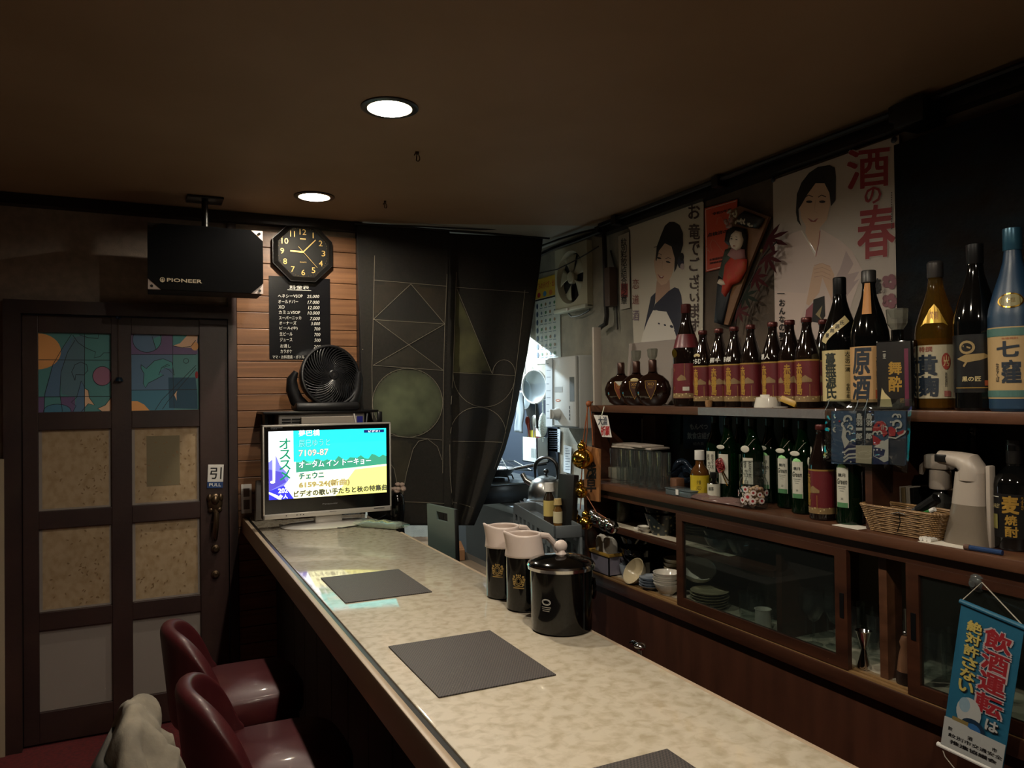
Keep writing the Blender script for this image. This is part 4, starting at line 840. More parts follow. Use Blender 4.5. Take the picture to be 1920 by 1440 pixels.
for i, (c, y0, y1) in enumerate(zip('お竜でございます', (515, 648, 765, 875, 990, 1120, 1190, 1290), (612, 750, 860, 965, 1085, 1170, 1280, 1385))): q.text(c, *p4(545+i*2, y0), *p4(622-i*1, y1), browntxt, bold=.03)
for c, y0, y1, m in (('恋', 1018, 1085, mat('print_red', '#7e3a34', .5)), ('道', 1125, 1190, mat('print_red', '#7e3a34', .5)), ('酒', 1230, 1300, mat('print_mauve', '#6f5a6e', .5))): q.text(c, *p4(168, y0), *p4(212, y1), m)
for j in range(14): q.rect(*p4(605, 1015+j*24), *p4(613, 1030+j*24), browntxt)
q.out('printed_portrait', t)
t, q, mp = poster('safety_poster', 'red orange notice poster partly covered by the battledore', 2.19, (p4(652, 543), p4(872, 482), p4(872, 920), p4(660, 972)), mat('poster_red', '#c2492f', .4))
q.line(P([(660, 551), (866, 492)]), .8, whitep); q.line(P([(660, 551), (668, 962)]), .8, whitep); q.line(P([(668, 962), (868, 912)]), .8, whitep)
q.text('令和5年度', *p4(705, 572), *p4(835, 592), ink, bold=.03, sl=-.24); q.text('点検済の証', *p4(672, 712), *p4(845, 738), ink, bold=.04, sl=-.22); q.text('北海道紋別', *p4(685, 884), *p4(775, 900), ink, bold=.03, sl=-.2); q.text('消防組合消防', *p4(687, 908), *p4(775, 922), ink, bold=.03, sl=-.2)
for l in ([(735,650),(740,610),(765,600),(800,665)], [(665,800),(690,840),(705,830),(690,790),(705,755),(725,765),(780,840)], [(670,825),(690,832)]): q.line(P(l), .9, mat('print_pinkline', '#c07a66', .5))
q.out('lettering', t)
# second poster
t, q, mp = poster('singer_poster', 'poster of a woman in pale kimono with large dark red brush title', 2.188, (p5(105, 425), p5(955, 120), p5(958, 225), p5(935, 235), p5(955, 700), p5(962, 1500), p5(120, 1500), p5(110, 900)), mat('poster_paper2', '#b5a99c', .3, coat=.25))
P = lambda l: [p5(*a) for a in l]
q.poly(P([(300,760),(205,795),(140,880),(118,1000),(122,1500),(560,1500),(640,1250),(715,1040),(640,900),(560,830),(430,755),(395,930)]), kim); q.poly(P([(600,900),(650,990),(610,1060),(690,1040),(650,1110),(690,1090),(540,1300),(480,1180),(560,1020)]), kimd)
q.poly(P([(120,1170),(330,1190),(420,1040),(330,1260),(240,1500),(122,1500)]), mat('print_sleeve', '#d2bdb0', .5))
q.poly(P([(330,735),(420,735),(428,800),(395,905),(350,840),(325,780)]), skin); q.line(P([(298,765),(350,850),(395,940)]), 2, whitep); q.line(P([(425,765),(415,850),(395,940)]), 1.5, lip)
q.poly(P([(330,1260),(380,1010),(420,985),(490,1000),(520,1060),(505,1240),(480,1180),(440,1080),(420,1180),(350,1270)]), skin)
for j in range(4): q.line(P([(385, 1000+j*26), (440, 985+j*28), (495, 1010+j*28)]), 1.2, skin2)
q.poly(P([(330,1300),(380,1250),(380,1370),(320,1400)]), mat('print_rose', '#8c4a52', .5)); q.poly(P([(380,1230),(455,1205),(460,1340),(430,1390),(370,1380)]), ink); q.poly(P([(395,1330),(440,1270),(425,1340),(440,1370)]), mat('print_gold', '#8d7e58', .5))
q.poly(P([(288,600),(300,560),(340,500),(390,440),(450,435),(490,490),(492,600),(470,690),(425,745),(380,765),(330,735),(298,680)]), skin)
q.poly(P([(262,640),(268,520),(300,440),(350,375),(410,335),(490,322),(525,340),(532,400),(530,560),(500,600),(488,510),(455,445),(395,445),(340,520),(300,590),(280,620),(285,690),(300,738),(272,700)]), hair)
for x in (352, 440): q.ell(*p5(x, 570), 6, 2.4, hair, 12); q.line(P([(x-28, 540), (x-5, 525), (x+26, 537)]), 1.6, hair)
q.line(P([(395, 560), (385, 635), (405, 645)]), .9, skin2); q.poly(P([(340, 680), (375, 690), (412, 682), (395, 706), (365, 706)]), lip); q.poly(P([(350, 685), (376, 692), (404, 686), (380, 697)]), whitep)
dr = mat('print_darkred', '#8c2328', .5)
for c, x0, y0, x1, y1 in (('酒', 612, 228, 892, 490), ('の', 728, 478, 838, 588), ('春', 682, 610, 930, 960)):
    q.text(c, *p5(x0, y0), *p5(x1, y1), mat('print_halo', '#bdb2a6', .5), bold=.05, sl=-.12); q.text(c, *p5(x0, y0), *p5(x1, y1), dr, bold=.028, sl=-.12)
for y, h in ((1110, 42), (1240, 40)):
    for a in range(5): q.ell(*p5(900+34*math.cos(a*1.257), y+30*math.sin(a*1.257)), 7, 6.5, mat('print_blossom', '#7b4a50', .5), 10)
for i, c in enumerate('おんなの夢'): q.text(c, *p5(152, 1230+i*55), *p5(190, 1275+i*55), ink, bold=.03)
q.rect(*p5(140, 1188), *p5(190, 1192), ink); q.text('藤', *p5(770, 1090), *p5(840, 1190), ink, bold=.05); q.text('ふじ', *p5(850, 1120), *p5(876, 1260), browntxt, vert=True)
for j in range(16): q.rect(*p5(910, 505+j*16), *p5(917, 515+j*16), browntxt)
q.out('printed_portrait', t)
for k, (x, y) in enumerate(((110, 422), (925, 153))):
    p = at(*p5(x, y), 0, 2.186); o = B().lathe([(0, -.001), (.009, 0), (.011, .003), (.006, .007), (0, .008)], 14).out('push_pin', mat('pin_blue', '#1a2030', .4)); o.matrix_world = frame(p, (0, -1, 0), (0, 0, 1)); tag(o, ('dark push pin at the upper corner of the pale kimono poster beside the maple leaves', 'dark push pin at the upper corner of the poster next to the landscape panel')[k], 'pin')
# battledore with padded figure
hM = frame(at(1385, 500, 0, 2.16), (0, -1, 0), (0, 0, 1)); hm = wallmap(hM); H4 = lambda l: [hm(*p4(*a)) for a in l]
t = thing('battledore', 'wooden battledore with a padded red kimono figure hanging between the posters', 'ornament', mx=hM)
B().prism(H4([(822,552),(878,525),(1075,598),(1052,655),(940,930),(800,1330),(713,1312),(742,1000),(800,800)]), -.02, -.008).out('board', mat('paddle_wood', '#7a5638', .5), t, sm=0)
def pad(name, l, m, z0, z1):
    P = H4(l); c = (sum(p[0] for p in P)/len(P), sum(p[1] for p in P)/len(P)); b = B(); R = []
    for k, z in ((1, z0), (1, z0+(z1-z0)*.5), (.8, z1), (.4, z1+.003)): R.append([b.bm.verts.new((c[0]+(p[0]-c[0])*k, c[1]+(p[1]-c[1])*k, z)) for p in P])
    for A, C_ in zip(R, R[1:]):
        for i in range(len(P)): b.bm.faces.new((A[i], A[(i+1) % len(P)], C_[(i+1) % len(P)], C_[i]))
    b.bm.faces.new(R[-1]); return b.out(name, m, t, sm=80)
pad('dark_skirt', [(740,1000),(800,1010),(830,1060),(770,1330),(713,1312)], mat('doll_dark', '#10131a', .5), -.008, .004)
pad('green_collar', [(745,990),(790,820),(850,800),(860,1010),(800,1050)], mat('doll_green', '#2e3a2c', .6), -.008, .008)
pad('red_kimono', [(775,1110),(800,920),(850,860),(900,860),(940,890),(935,960),(890,1040),(840,1060),(800,1140)], mat('doll_red', '#b03322', .6, c2='#a2562a', ns=(40, 40, 40), lo=.5, hi=.8), 0, .018)
pad('pink_collar', [(820,860),(850,810),(930,820),(935,880),(880,900)], mat('doll_pink', '#9a6a66', .6), .005, .02)
pad('hair', [(800,770),(815,690),(860,665),(930,680),(940,730),(930,820),(880,810),(850,800),(820,790)], hair, .0, .022)
pad('face', [(848,770),(862,720),(890,695),(925,705),(935,760),(922,810),(895,830),(862,810)], mat('doll_face', '#d2c0a8', .5), .015, .03)
pad('black_cap', [(880,600),(930,560),(1060,610),(1020,680),(940,670),(885,650)], mat('doll_cap', '#0d0f10', .4), .0, .015)
pad('hand', [(760,1050),(775,1020),(810,1035),(820,1060),(790,1065)], mat('doll_face', '#b5a48e', .5), .01, .024)
q = Print(hm, z=.0345)
for x, y in ((878, 752), (912, 757)): q.ell(*p4(x, y), 2.2, .8, hair, 8, .2)
q.ell(*p4(895, 800), 2, 1, red_ink, 8); q.line([p4(870, 738), p4(884, 734)], .6, hair); q.line([p4(905, 738), p4(918, 742)], .6, hair); q.out('face_print', t)
b = B()
for i in range(26):
    x, y = (random.uniform(822, 890), random.uniform(555, 640)) if i < 12 else (random.uniform(895, 1000), random.uniform(610, 665))
    if i >= 12: y = 615+.3*(x-895)+random.uniform(-6, 22)
    b.ell((*hm(*p4(x, y)), .016), .008, .005, .004, 8, 5, Matrix.Rotation(random.uniform(0, 3), 3, 'Z'))
b.out('white_hair_flowers', mat('doll_flower', '#b0a894', .6), t)['kind'] = 'stuff'
b = B()
for i in range(10): b.ell((*hm(*p4(845+random.uniform(-28, 28), 640+random.uniform(-30, 30))), .018), .009, .008, .006, 8, 5)
b.out('pink_blossom', mat('doll_blossom', '#9c7a70', .6), t)['kind'] = 'stuff'
# maple branch
t = thing('maple_branch', 'dark artificial maple branch with red leaves pinned beside the battledore', 'branch', mx=hM)
B().tube([(*hm(*p4(x, y)), z) for x, y, z in ((865, 1360, .005), (885, 1230, .01), (935, 1115, .01), (1000, 1000, .014), (1060, 880, .016), (1115, 820, .02), (1165, 770, .02))], .0035, 6).out('twig', mat('twig', '#241a14', .7), t)
lr, lg2 = mat('leaf_red', '#431417', .7, sp=.2), mat('leaf_green', '#1c2218', .7, sp=.2)
def leaf(x, y, s, rot, m):
    c = hm(*p4(x, y)); b = B(); P = []
    for k in range(5):
        a = (k-2)*.72; L_ = s*(1-.1*abs(k-2)); P += [(.24*s*math.cos(a-.36), .24*s*math.sin(a-.36)), (.6*L_*math.cos(a-.19), .6*L_*math.sin(a-.19)), (L_*math.cos(a), L_*math.sin(a)), (.6*L_*math.cos(a+.19), .6*L_*math.sin(a+.19))]
    P += [(-.08*s, .03*s), (-.08*s, -.03*s)]
    b.prism(P, 0, .0012, Matrix.Translation((*c, .02)) @ Matrix.Rotation(rot, 4, 'Z') @ Matrix.Rotation(random.uniform(-.4, .4), 4, 'X') @ Matrix.Rotation(.3, 4, 'Y')); b.out('leaf', m, t, sm=0)
for a in ((1115, 750, .082, -.35, lr), (1100, 870, .075, -1.2, lr), (1020, 1005, .07, -.8, lr), (950, 1130, .066, -.5, lg2), (905, 1235, .06, -.4, lr)): leaf(*a)
B().ell((*hm(*p4(1068, 832)), .022), .007, .007, .007, 12, 8).out('berry', mat('berry_gold', '#7d6a38', .4), t)
# dark landscape panel
t = thing('landscape_panel', 'large dark carved landscape panel behind the tall bottles', 'picture', (XR-.004, 0, 0))
mm_ = mat('carved_panel', '#1c1611', .9, sp=.05, c2='#1a2127', ns=(5, 6, 11), lo=.3, hi=.75, det=9, dist=.3, bump=.6, bs=38)
def rel(u, v):
    y, z = 1.672-1.6*u, 1.47+.808*v; r = .002*math.sin(9*y+5*z+2*math.sin(7*z))+.003*math.sin(31*y+4*math.sin(13*z))+.003*math.sin(37*z+3*math.sin(18*y))+.002*math.sin(61*y+23*z); return Vector((-.03-.5*r*(min(1, 12*u, 12*v, 12*(1-v))), y, z))
B().grid(rel, 90, 60).out('carved_face', mm_, t, sm=180); B().box(-.014, 0, .07, 1.672, 1.47, 2.278).out('backing', blackwood, t, sm=0)
# conduit along the ceiling
t = thing('wiring_duct', 'black wiring duct with clamps running along the ceiling over the posters', 'duct', (2.12, 0, 2.36))
B().tube([(0, 3.35, 0), (0, 2.2, .002), (0, 1.2, 0), (0, -.2, 0)], .011, 8).out('tube', black, t)
for y in (3.2, 2.45, 1.62, .9): B().box(-.02, .07, y-.02, y+.02, -.03, .018, bev=.004).out('clamp', black, t)
B().box(-.05, .06, 1.5, 1.6, -.07, .01, bev=.008).out('junction', black, t)
# ---------------------------------------------------------------- back bar: cabinet, worktop, upper shelf
def ypos(u, X, z):
    v = 760
    for _ in range(4):
        p = at(u, v, 0, X); d = Vector((X, p.y, z))-EYE; v = 720-FPX*d.dot(UP)/d.dot(FW)
    return p.y
SH1, SH2, CF = 1.443, 1.110, 1.80      # shelf heights and cabinet face
YE, YN = 3.0, .20                     # far and near ends of the back bar
t = thing('bottle_shelf', 'long brown upper shelf carrying the row of sake bottles', 'shelf', (0, 0, 0))
B().box(1.83, 2.19, YN, YE, SH1-.03, SH1, bev=.003).out('board', shelf_wood, t)
B().box(1.8285, 1.8299, 1.66, 2.24, SH1-.029, SH1-.001).out('edge_strip', mat('edge_tape', '#6f6a68', .3, .2, bump=.15, bs=60), t, sm=0)
B().box(1.84, 2.19, YE-.025, YE, SH2, SH1-.03).out('side_panel', cab_wood, t, sm=0); B().box(1.82, 2.185, 1.492, 1.515, SH2, SH1-.03).out('divider', cab_wood, t, sm=0); B().box(2.18, 2.195, YN, YE-.03, SH2, SH1-.03).out('back_panel', mat('back_panel_dark', '#2b2320', .6), t, sm=0)
tag(B().box(1.775, 2.195, YN, YE, SH2-.03, SH2, bev=.003).out('shelf_worktop', shelf_wood), 'long brown worktop of the glass fronted cabinet holding green bottles and tumblers', 'worktop')
t = thing('display_cabinet', 'long dark brown cabinet with sliding glass doors and crockery', 'cabinet', (0, 0, 0))
B().box(CF+.012, CF+.03, YN, YE, 0, .655).out('base_panel', mat('base_panel', '#4a2a1c', .45, c2='#3c2115', ns=(20, 20, 3), bump=.03), t, sm=0)
B().box(CF-.012, CF+.03, YN, YE, .655, .7, bev=.003).out('bottom_rail', cab_wood, t); B().box(CF+.03, 2.19, YN, YE, .69, .705).out('bottom_board', mat('inner_board', '#8a7558', .5), t, sm=0)
for k in range(2): B().box(CF-.006+.022*k, CF+.006+.022*k, YN, YE, .7, .706).out('track', mat('track_wood', '#8a6a44', .35), t, sm=0)
B().box(CF-.004, CF+.036, YN, YE, 1.045, 1.08).out('top_rail', cab_wood, t, sm=0)
B().box(CF-.006, 2.19, YE-.025, YE, .7, 1.08).out('side_panel', cab_wood, t, sm=0); B().box(2.18, 2.195, YN, YE, 0, 1.08).out('back_panel', mat('cab_back', '#756550', .6), t, sm=0)
B().box(CF+.02, 2.18, 1.868, YE-.025, .898, .922, bev=.002).out('inner_shelf', cab_wood, t); B().box(CF+.03, 2.18, 1.845, 1.868, .705, 1.045).out('partition', cab_wood, t, sm=0); B().box(CF+.03, CF+.09, 1.46, 1.485, .706, 1.045).out('centre_post', shelf_wood, t, sm=0)
liner = mat('shelf_liner', '#b5ab96', .6)
B().box(CF+.04, 2.15, 2.1, YE-.04, .9222, .9232).out('liner_paper', liner, t, sm=0); B().box(CF+.045, 2.15, .5, YE-.04, .7052, .7062).out('liner_paper', liner, t, sm=0)
def door(y0, y1, X, pull):
    d = B()
    d.box(X-.008, X+.008, y0, y0+.042, .706, 1.046); d.box(X-.008, X+.008, y1-.036, y1, .706, 1.046); d.box(X-.008, X+.008, y0+.042, y1-.036, .706, .738); d.box(X-.008, X+.008, y0+.042, y1-.036, 1.022, 1.046)
    o = d.out('sliding_door', cab_wood, t, sm=0)
    B().box(X-.0015, X+.0015, y0+.042, y1-.036, .738, 1.022).out('pane', pane_glass, o, sm=0)
    B().box(X-.0095, X-.0075, pull-.007, pull+.007, .85, .92).out('finger_pull', black, o, sm=0)
door(1.56, 2.332, CF, 1.578); door(.62, 1.372, CF, 1.352)
# ---------------------------------------------------------------- crockery
ORD = ('topmost', 'second', 'third', 'fourth', 'fifth', 'sixth', 'seventh')
def bowl(nm, label, loc, r, h, m, foot=.45, group=None, cat='bowl', rot=None, rim=1):
    b = B(); th = .003
    b.lathe([(0, .003), (r*foot, 0), (r*foot, .004), (r*.8, h*.45), (r, h), (r-th, h), (r*.8-th, h*.45+th), (r*foot*.9, .008), (0, .008)], 26)
    o = b.out(nm, m); o.location = loc
    if rot: o.rotation_euler = rot
    return tag(o, label, cat, group)
def stack(nm, what, n, x, y, z, r, h, dz, m, group, foot=.45, cat='bowl', jit=.002):
    first = None
    for k in range(n):
        lab = f'{ORD[n-1-k]} {what}' if n-1-k == 0 else f'{what}, {ORD[n-1-k]} from the top of its stack'
        loc = (x+random.uniform(-jit, jit), y+random.uniform(-jit, jit), z+k*dz)
        if first is None: first = bowl(nm, lab, loc, r, h, m, foot, group, cat); 
        else:
            c = first.copy(); COL.objects.link(c); c.location = loc; c['label'] = lab
white_c = mat('white_china', '#cfc9bc', .18, coat=.3); cream_c = mat('cream_china', '#b9ab8c', .2, coat=.3); blue_c = mat('bluegrey_china', '#8f98a2', .2, coat=.3); black_c = mat('black_lacquer', '#0c0c0e', .12, coat=.5); teal_c = mat('teal_china', '#3d5054', .2, coat=.3)
pat_c = mat('patterned_china', '#8d8668', .3, c2='#2a3030', ns=(55, 55, 55), lo=.2, hi=.32, kind='voronoi'); pat_c.node_tree.nodes['Principled BSDF'].inputs['Roughness'].default_value = .25
Z1, Z2 = .7065, .9235
def X(u, x, z): return (x, ypos(u, x, z), z)
x, y, _ = X(1146, 1.865, Z1)
t = thing('cup_basket', 'lavender plastic basket with yellow rim at the open end of the cabinet', 'basket', (x, y, Z1))
b = B(); b.box(-.06, .06, -.075, .075, 0, .004); b.box(-.06, -.055, -.075, .075, .0, .085); b.box(.055, .06, -.075, .075, 0, .085); b.box(-.06, .06, -.075, -.07, 0, .085); b.box(-.06, .06, .07, .075, 0, .085); b.out('tub', mat('basket_lavender', '#75707c', .5), t, sm=0)
b = B(); b.box(-.066, .066, -.081, -.07, .082, .096, bev=.003).box(-.066, .066, .07, .081, .082, .096, bev=.003).box(-.066, -.055, -.075, .075, .082, .096, bev=.003).box(.055, .066, -.075, .075, .082, .096, bev=.003); b.out('rim', mat('rim_yellow', '#a8843a', .4), t)
B().box(-.054, .054, -.069, .069, .078, .084).out('lid_tray', mat('basket_lavender', '#75707c'), t, sm=0)
for i, (dx, dy) in enumerate(((-.02, .033), (-.025, -.033))):
    o = B().lathe([(0, .075), (.014, .078), (.016, .075), (.026, .07), (.032, .05), (.033, 0), (.031, 0), (.03, .05), (0, .068)], 24).out('tea_cup', white_c); o.location = (x+dx, y+dy, Z1+.085)
    tag(o, ('white cup turned upside down on the lavender basket, farther from the black bowls', 'white cup turned upside down on the lavender basket, nearer the black bowls')[i], 'cup', 'upturned cups on the basket')
a = X(1200, 1.93, Z1); stack('lacquer_bowl', 'black lacquer bowl in the open cabinet bay', 3, a[0], a[1], Z1, .085, .075, .05, black_c, 'black bowls in the open bay', .5)
bowl('upturned_bowl', 'tan bowl interior tilted against the black lacquer bowls', (1.865, ypos(1203, 1.865, .75), .735), .058, .05, cream_c, .4, rot=(0, -1.0, 0))
o = bowl('side_bowl', 'small blue and white bowl wedged between basket and black bowls', (1.86, ypos(1176, 1.86, Z1), Z1), .035, .06, blue_c, .5)
a = X(1221, 1.845, Z1); stack('small_plate', 'blue grey small plate before the white bowls', 4, a[0], a[1], Z1, .05, .016, .011, blue_c, 'blue grey plates in the open bay', .5, 'plate')
a = X(1251, 1.85, Z1); stack('rice_bowl', 'white wavy bowl beside the sliding door', 4, a[0], a[1], Z1, .055, .045, .014, white_c, 'white bowls beside the sliding door', .45)
a = X(1268, 1.95, Z1); stack('soup_bowl', 'cream bowl stacked deep behind the white bowls', 5, a[0], a[1], Z1, .05, .05, .017, cream_c, 'cream bowls behind the white bowls', .5)
a = X(1243, 1.90, Z2); bowl('donburi_bowl', 'large patterned bowl on the inner shelf of the open bay', (a[0], a[1], Z2), .075, .085, pat_c, .6); bowl('donburi_bowl', 'second patterned bowl nested in the large one on the inner shelf', (a[0], a[1], Z2+.032), .0755, .085, pat_c, .6)
a = X(1208, 2.02, Z2); stack('dark_bowl', 'dark brown bowl deep on the inner shelf', 3, a[0], a[1], Z2, .06, .045, .026, mat('brown_china', '#2c211b', .3), 'dark bowls on the inner shelf')
a = X(1209, 1.855, Z2); stack('chopstick_rest', 'small cream dish at the inner shelf edge', 2, a[0], a[1], Z2, .028, .016, .01, white_c, 'small cream dishes on the inner shelf', .6, 'dish')
a = X(1196, 1.86, Z2); o = B().box(-.012, .012, -.016, .016, 0, .012, bev=.002).out('sugar_packet', white_c); o.location = (a[0], a[1], Z2); tag(o, 'tiny white packet on the inner shelf beside the cream dishes', 'packet')
a = X(1169, 1.93, Z2); o = B().lathe([(0, 0), (.028, 0), (.03, .004), (.03, .085), (.027, .09), (0, .092)], 20).out('tea_tin', mat('tin_print', '#4b4640', .4, .3, c2='#6d665a', ns=(60, 60, 40))); o.location = (a[0], a[1], Z2); tag(o, 'grey printed tea tin on the inner shelf', 'tin')
a = X(1165, 2.05, 1.0); o = B().box(-.07, .07, -.06, .06, 0, .1, bev=.004).box(-.08, .08, -.07, .07, .1, .108).out('storage_box', mat('box_dark', '#3a2e24', .6)); o.location = (a[0], a[1], Z2); tag(o, 'dark lidded box at the back of the inner shelf', 'box')
a = X(1312, 2.0, Z2); stack('dinner_plate', 'pale dinner plate behind the cabinet glass', 6, a[0], a[1], Z2, .075, .014, .011, cream_c, 'dinner plates behind the glass', .55, 'plate')
a = X(1352, 1.88, Z2); stack('noodle_bowl', 'teal bowl behind the cabinet glass', 3, a[0], a[1], Z2, .062, .05, .024, teal_c, 'teal bowls behind the glass')
a = X(1402, 1.925, Z2); o = bowl('serving_dish', 'wide teal serving dish behind the glass next to the teal bowls', (a[0], a[1], Z2), .085, .06, teal_c, .6)
a = X(1330, 1.87, Z1); stack('oval_plate', 'cream plate low behind the cabinet glass', 6, a[0], a[1], Z1, .07, .014, .01, cream_c, 'cream plates behind the glass', .55, 'plate')
a = X(1308, 1.89, Z1); bowl('tilted_bowl', 'white bowl leaning on the cream plates behind the glass', (1.90, ypos(1306, 1.90, .79), .79), .07, .05, white_c, .4, rot=(.45, -.2, 0))
def tumbler(nm, label, loc, r, h, group, cat='glass', first={}):
    if (nm, r, h) in first: c = copy_tree(first[(nm, r, h)]); c.location = loc; c['label'] = label; c['group'] = group; return c
    o = B().lathe([(0, .004), (r*.88, .004), (r*.9, 0), (r, h), (r-.0015, h), (r*.87, .012), (0, .012)], 24).out(nm, glass); o.location = loc; first[(nm, r, h)] = o
    return tag(o, label, cat, group)
for i, (u, x) in enumerate(((1405, 1.90), (1420, 1.99), (1440, 1.95))): a = X(u, x, Z1); tumbler('glass_dish', ('clear ribbed glass dish behind the cabinet pane near the cream plates', 'clear glass dish deep behind the cabinet pane', 'clear glass dish behind the white jug')[i], a, .036, .09, 'glass dishes behind the pane')
a = X(1431, 1.86, Z1); t = thing('white_jug', 'small white jug behind the cabinet glass at the bottom', 'jug', a, .6)
B().lathe([(0, 0), (.026, 0), (.028, .004), (.025, .06), (.028, .066), (.025, .066), (.022, .01), (0, .01)], 24).out('body', white_c, t); B().tube([(.025, 0, .055), (.042, 0, .05), (.042, 0, .025), (.026, 0, .014)], .004, 8).out('handle', white_c, t)
def wine(label, loc, r, h, group, first=[]):
    if first: c = first[0].copy(); COL.objects.link(c); c.location = loc; c['label'] = label; return c
    o = B().lathe([(0, .003), (r*.8, 0), (r*.82, .002), (.005, .006), (.004, h*.45), (r*.5, h*.5), (r, h*.7), (r*.85, h), (r*.83, h), (r*.97, h*.7), (r*.48, h*.52), (0, h*.48)], 24).out('stem_glass', glass); o.location = loc; first.append(o); return tag(o, label, 'glass', group)
for i, (u, x) in enumerate(((1510, 1.93), (1526, 1.88), (1552, 2.0), (1566, 1.92))): wine(('stem glass behind the cabinet pane nearest the partition', 'stem glass behind the cabinet pane, second from the partition', 'stem glass deep behind the cabinet pane', 'stem glass behind the cabinet pane beside the door stile')[i], X(u, x, Z1), .034, .16, 'stem glasses behind the pane')
for i, (u, x) in enumerate(((1602, 1.98), (1628, 2.02), (1648, 1.95), (1685, 2.0), (1702, 1.93), (1752, 1.95), (1790, 2.0))): tumbler('beer_glass', 'clear tumbler inside the cabinet ' + ('in the open gap nearest the door stile', 'deep in the open gap above the jigger', 'in the open gap against the centre post', 'deep beyond the centre post', 'beyond the centre post above the pepper mill', 'behind the second door beside the banner string', 'behind the second door under the suction cup')[i], X(u, x, Z1), .034, .13, 'tumblers inside the cabinet')
a = X(1620, 1.845, Z1); o = B().lathe([(0, 0), (.02, 0), (.0205, .003), (.007, .052), (.007, .058), (.021, .105), (.0225, .107), (.02, .105), (.005, .06), (0, .06)], 24).out('jigger', chrome); o.location = a; tag(o, 'steel hourglass jigger standing in the open cabinet gap', 'jigger')
a = X(1699, 1.85, Z1); t = thing('pepper_mill', 'brown pepper mill with dark base in the cabinet opening', 'pepper mill', a)
B().lathe([(0, 0), (.024, 0), (.025, .004), (.024, .032), (0, .033)], 20).out('base', mat('mill_dark', '#1f1511', .4), t); B().lathe([(.022, .033), (.017, .075), (.012, .095), (.015, .11), (.01, .125), (0, .128)], 20).out('body', mat('mill_wood', '#6a4a34', .4), t); B().cyl(.003, .128, .2, n=8).ell((0, 0, .135), .006, .006, .006).out('spindle', steel, t)
# ---------------------------------------------------------------- hanging charms at the shelf end
hp = at(1104, 752, 0, 1.82)
rope = mat('charm_rope', '#8a4a24', .6)
t = thing('gold_gourd_charm', 'cluster of gold gourd charms hanging on orange cords from the shelf end', 'charm', hp)
rel_ = lambda u, v, x=1.72: at(u, v, 0, x)-hp
b = B(); b.ell(rel_(1104, 757), .013, .013, .013); b.tube([(.02, 0, -.004), rel_(1104, 757)], .004, 6)
for pts in (((1103, 757), (1097, 800), (1093, 830)), ((1105, 757), (1110, 800), (1112, 835)), ((1101, 757), (1101, 810), (1098, 838)), ((1092, 868), (1090, 900)), ((1090, 930), (1088, 955))): b.tube([rel_(*p) for p in pts], .0025, 6)
b.out('cord', rope, t)
for nm, u, v, r1, r2 in (('gourd', 1092, 860, .048, .022), ('gourd', 1089, 922, .03, .016), ('gourd', 1077, 976, .034, .018), ('gourd', 1098, 980, .032, .017)):
    c = rel_(u, v); g = B(); g.ell(c, r1, r1, r1*.95, 20, 14); g.ell(c+Vector((0, 0, r1*1.1)), r2, r2, r2, 16, 10); g.cyl(r2*.35, r1*1.1+r2*.9, r1*1.1+r2*1.35, c, 8); g.out(nm, gold_metal, t)
B().tube([rel_(1086, 990), rel_(1087, 1004), rel_(1086, 1018)], [.006, .01, .012], 8).out('red_tassel', mat('tassel_red', '#6e2327', .8), t)
t = thing('silver_gourd_charm', 'pair of silver gourd charms hanging beside the gold ones', 'charm', at(1110, 945, 0, 1.73))
o0 = at(1110, 945, 0, 1.73)
for u, v in ((1119, 972), (1134, 983), (1147, 988)):
    c = at(u, v, 0, 1.73)-o0; B().ell(c, .03, .028, .028, 18, 12, Matrix.Rotation(.6, 3, 'Y')).ell(c+Vector((-.0, .03, .016)), .018, .017, .017).out('gourd', chrome, t)
B().tube([at(1100, 930, 0, 1.73)-o0, at(1118, 960, 0, 1.73)-o0, at(1146, 978, 0, 1.73)-o0], .002, 5).out('cord', rope, t)
M = frame(at(1103, 905, 0, 1.763), (0, -1, 0), (0, 0, 1)); mp = wallmap(M)
tag(B().box(1.86, 1.9, 3.004, 3.018, SH1-.2, 1.8, bev=.002).out('partition_strip', mat('strip_white', '#a59c90', .5)), 'narrow pale upright strip at the kitchen end of the bottle shelf', 'strip')
t = thing('wooden_amulet', 'wooden amulet plaque with a black brush character behind the gold gourds', 'plaque', mx=M)
B().prism([mp(*q) for q in ((1094, 835), (1124, 842), (1123, 941), (1096, 936))], -.008, 0).out('plaque', mat('amulet_wood', '#9a6a40', .5, c2='#835633', ns=(30, 4, 4)), t, sm=0)
q = Print(mp, z=.0006); q.text('浅草', 1099, 866, 1118, 922, ink, vert=True, bold=.05); q.out('lettering', t)
M = frame(at(1131, 800, 0, 1.822), (.0, -1, -.0), (0, 0, 1)); mp = wallmap(M)
t = thing('hanging_card', 'small white card with red characters dangling under the upper shelf', 'card', mx=M)
B().prism([mp(*q) for q in ((1113, 778), (1139, 779), (1147, 820), (1129, 819))], -.001, 0).out('card', white, t, sm=0)
q = Print(mp, z=.0005); q.text('大漁', 1122, 781, 1139, 797, mat('grey_ink', '#4e5058', .6), bold=.05); q.text('祈願', 1127, 799, 1143, 816, red_ink, bold=.06); q.out('lettering', t)
B().tube([Vector((*mp(1134, 762), .002)), Vector((*mp(1129, 779), .002))], .0022, 6).out('clip', chrome, t)
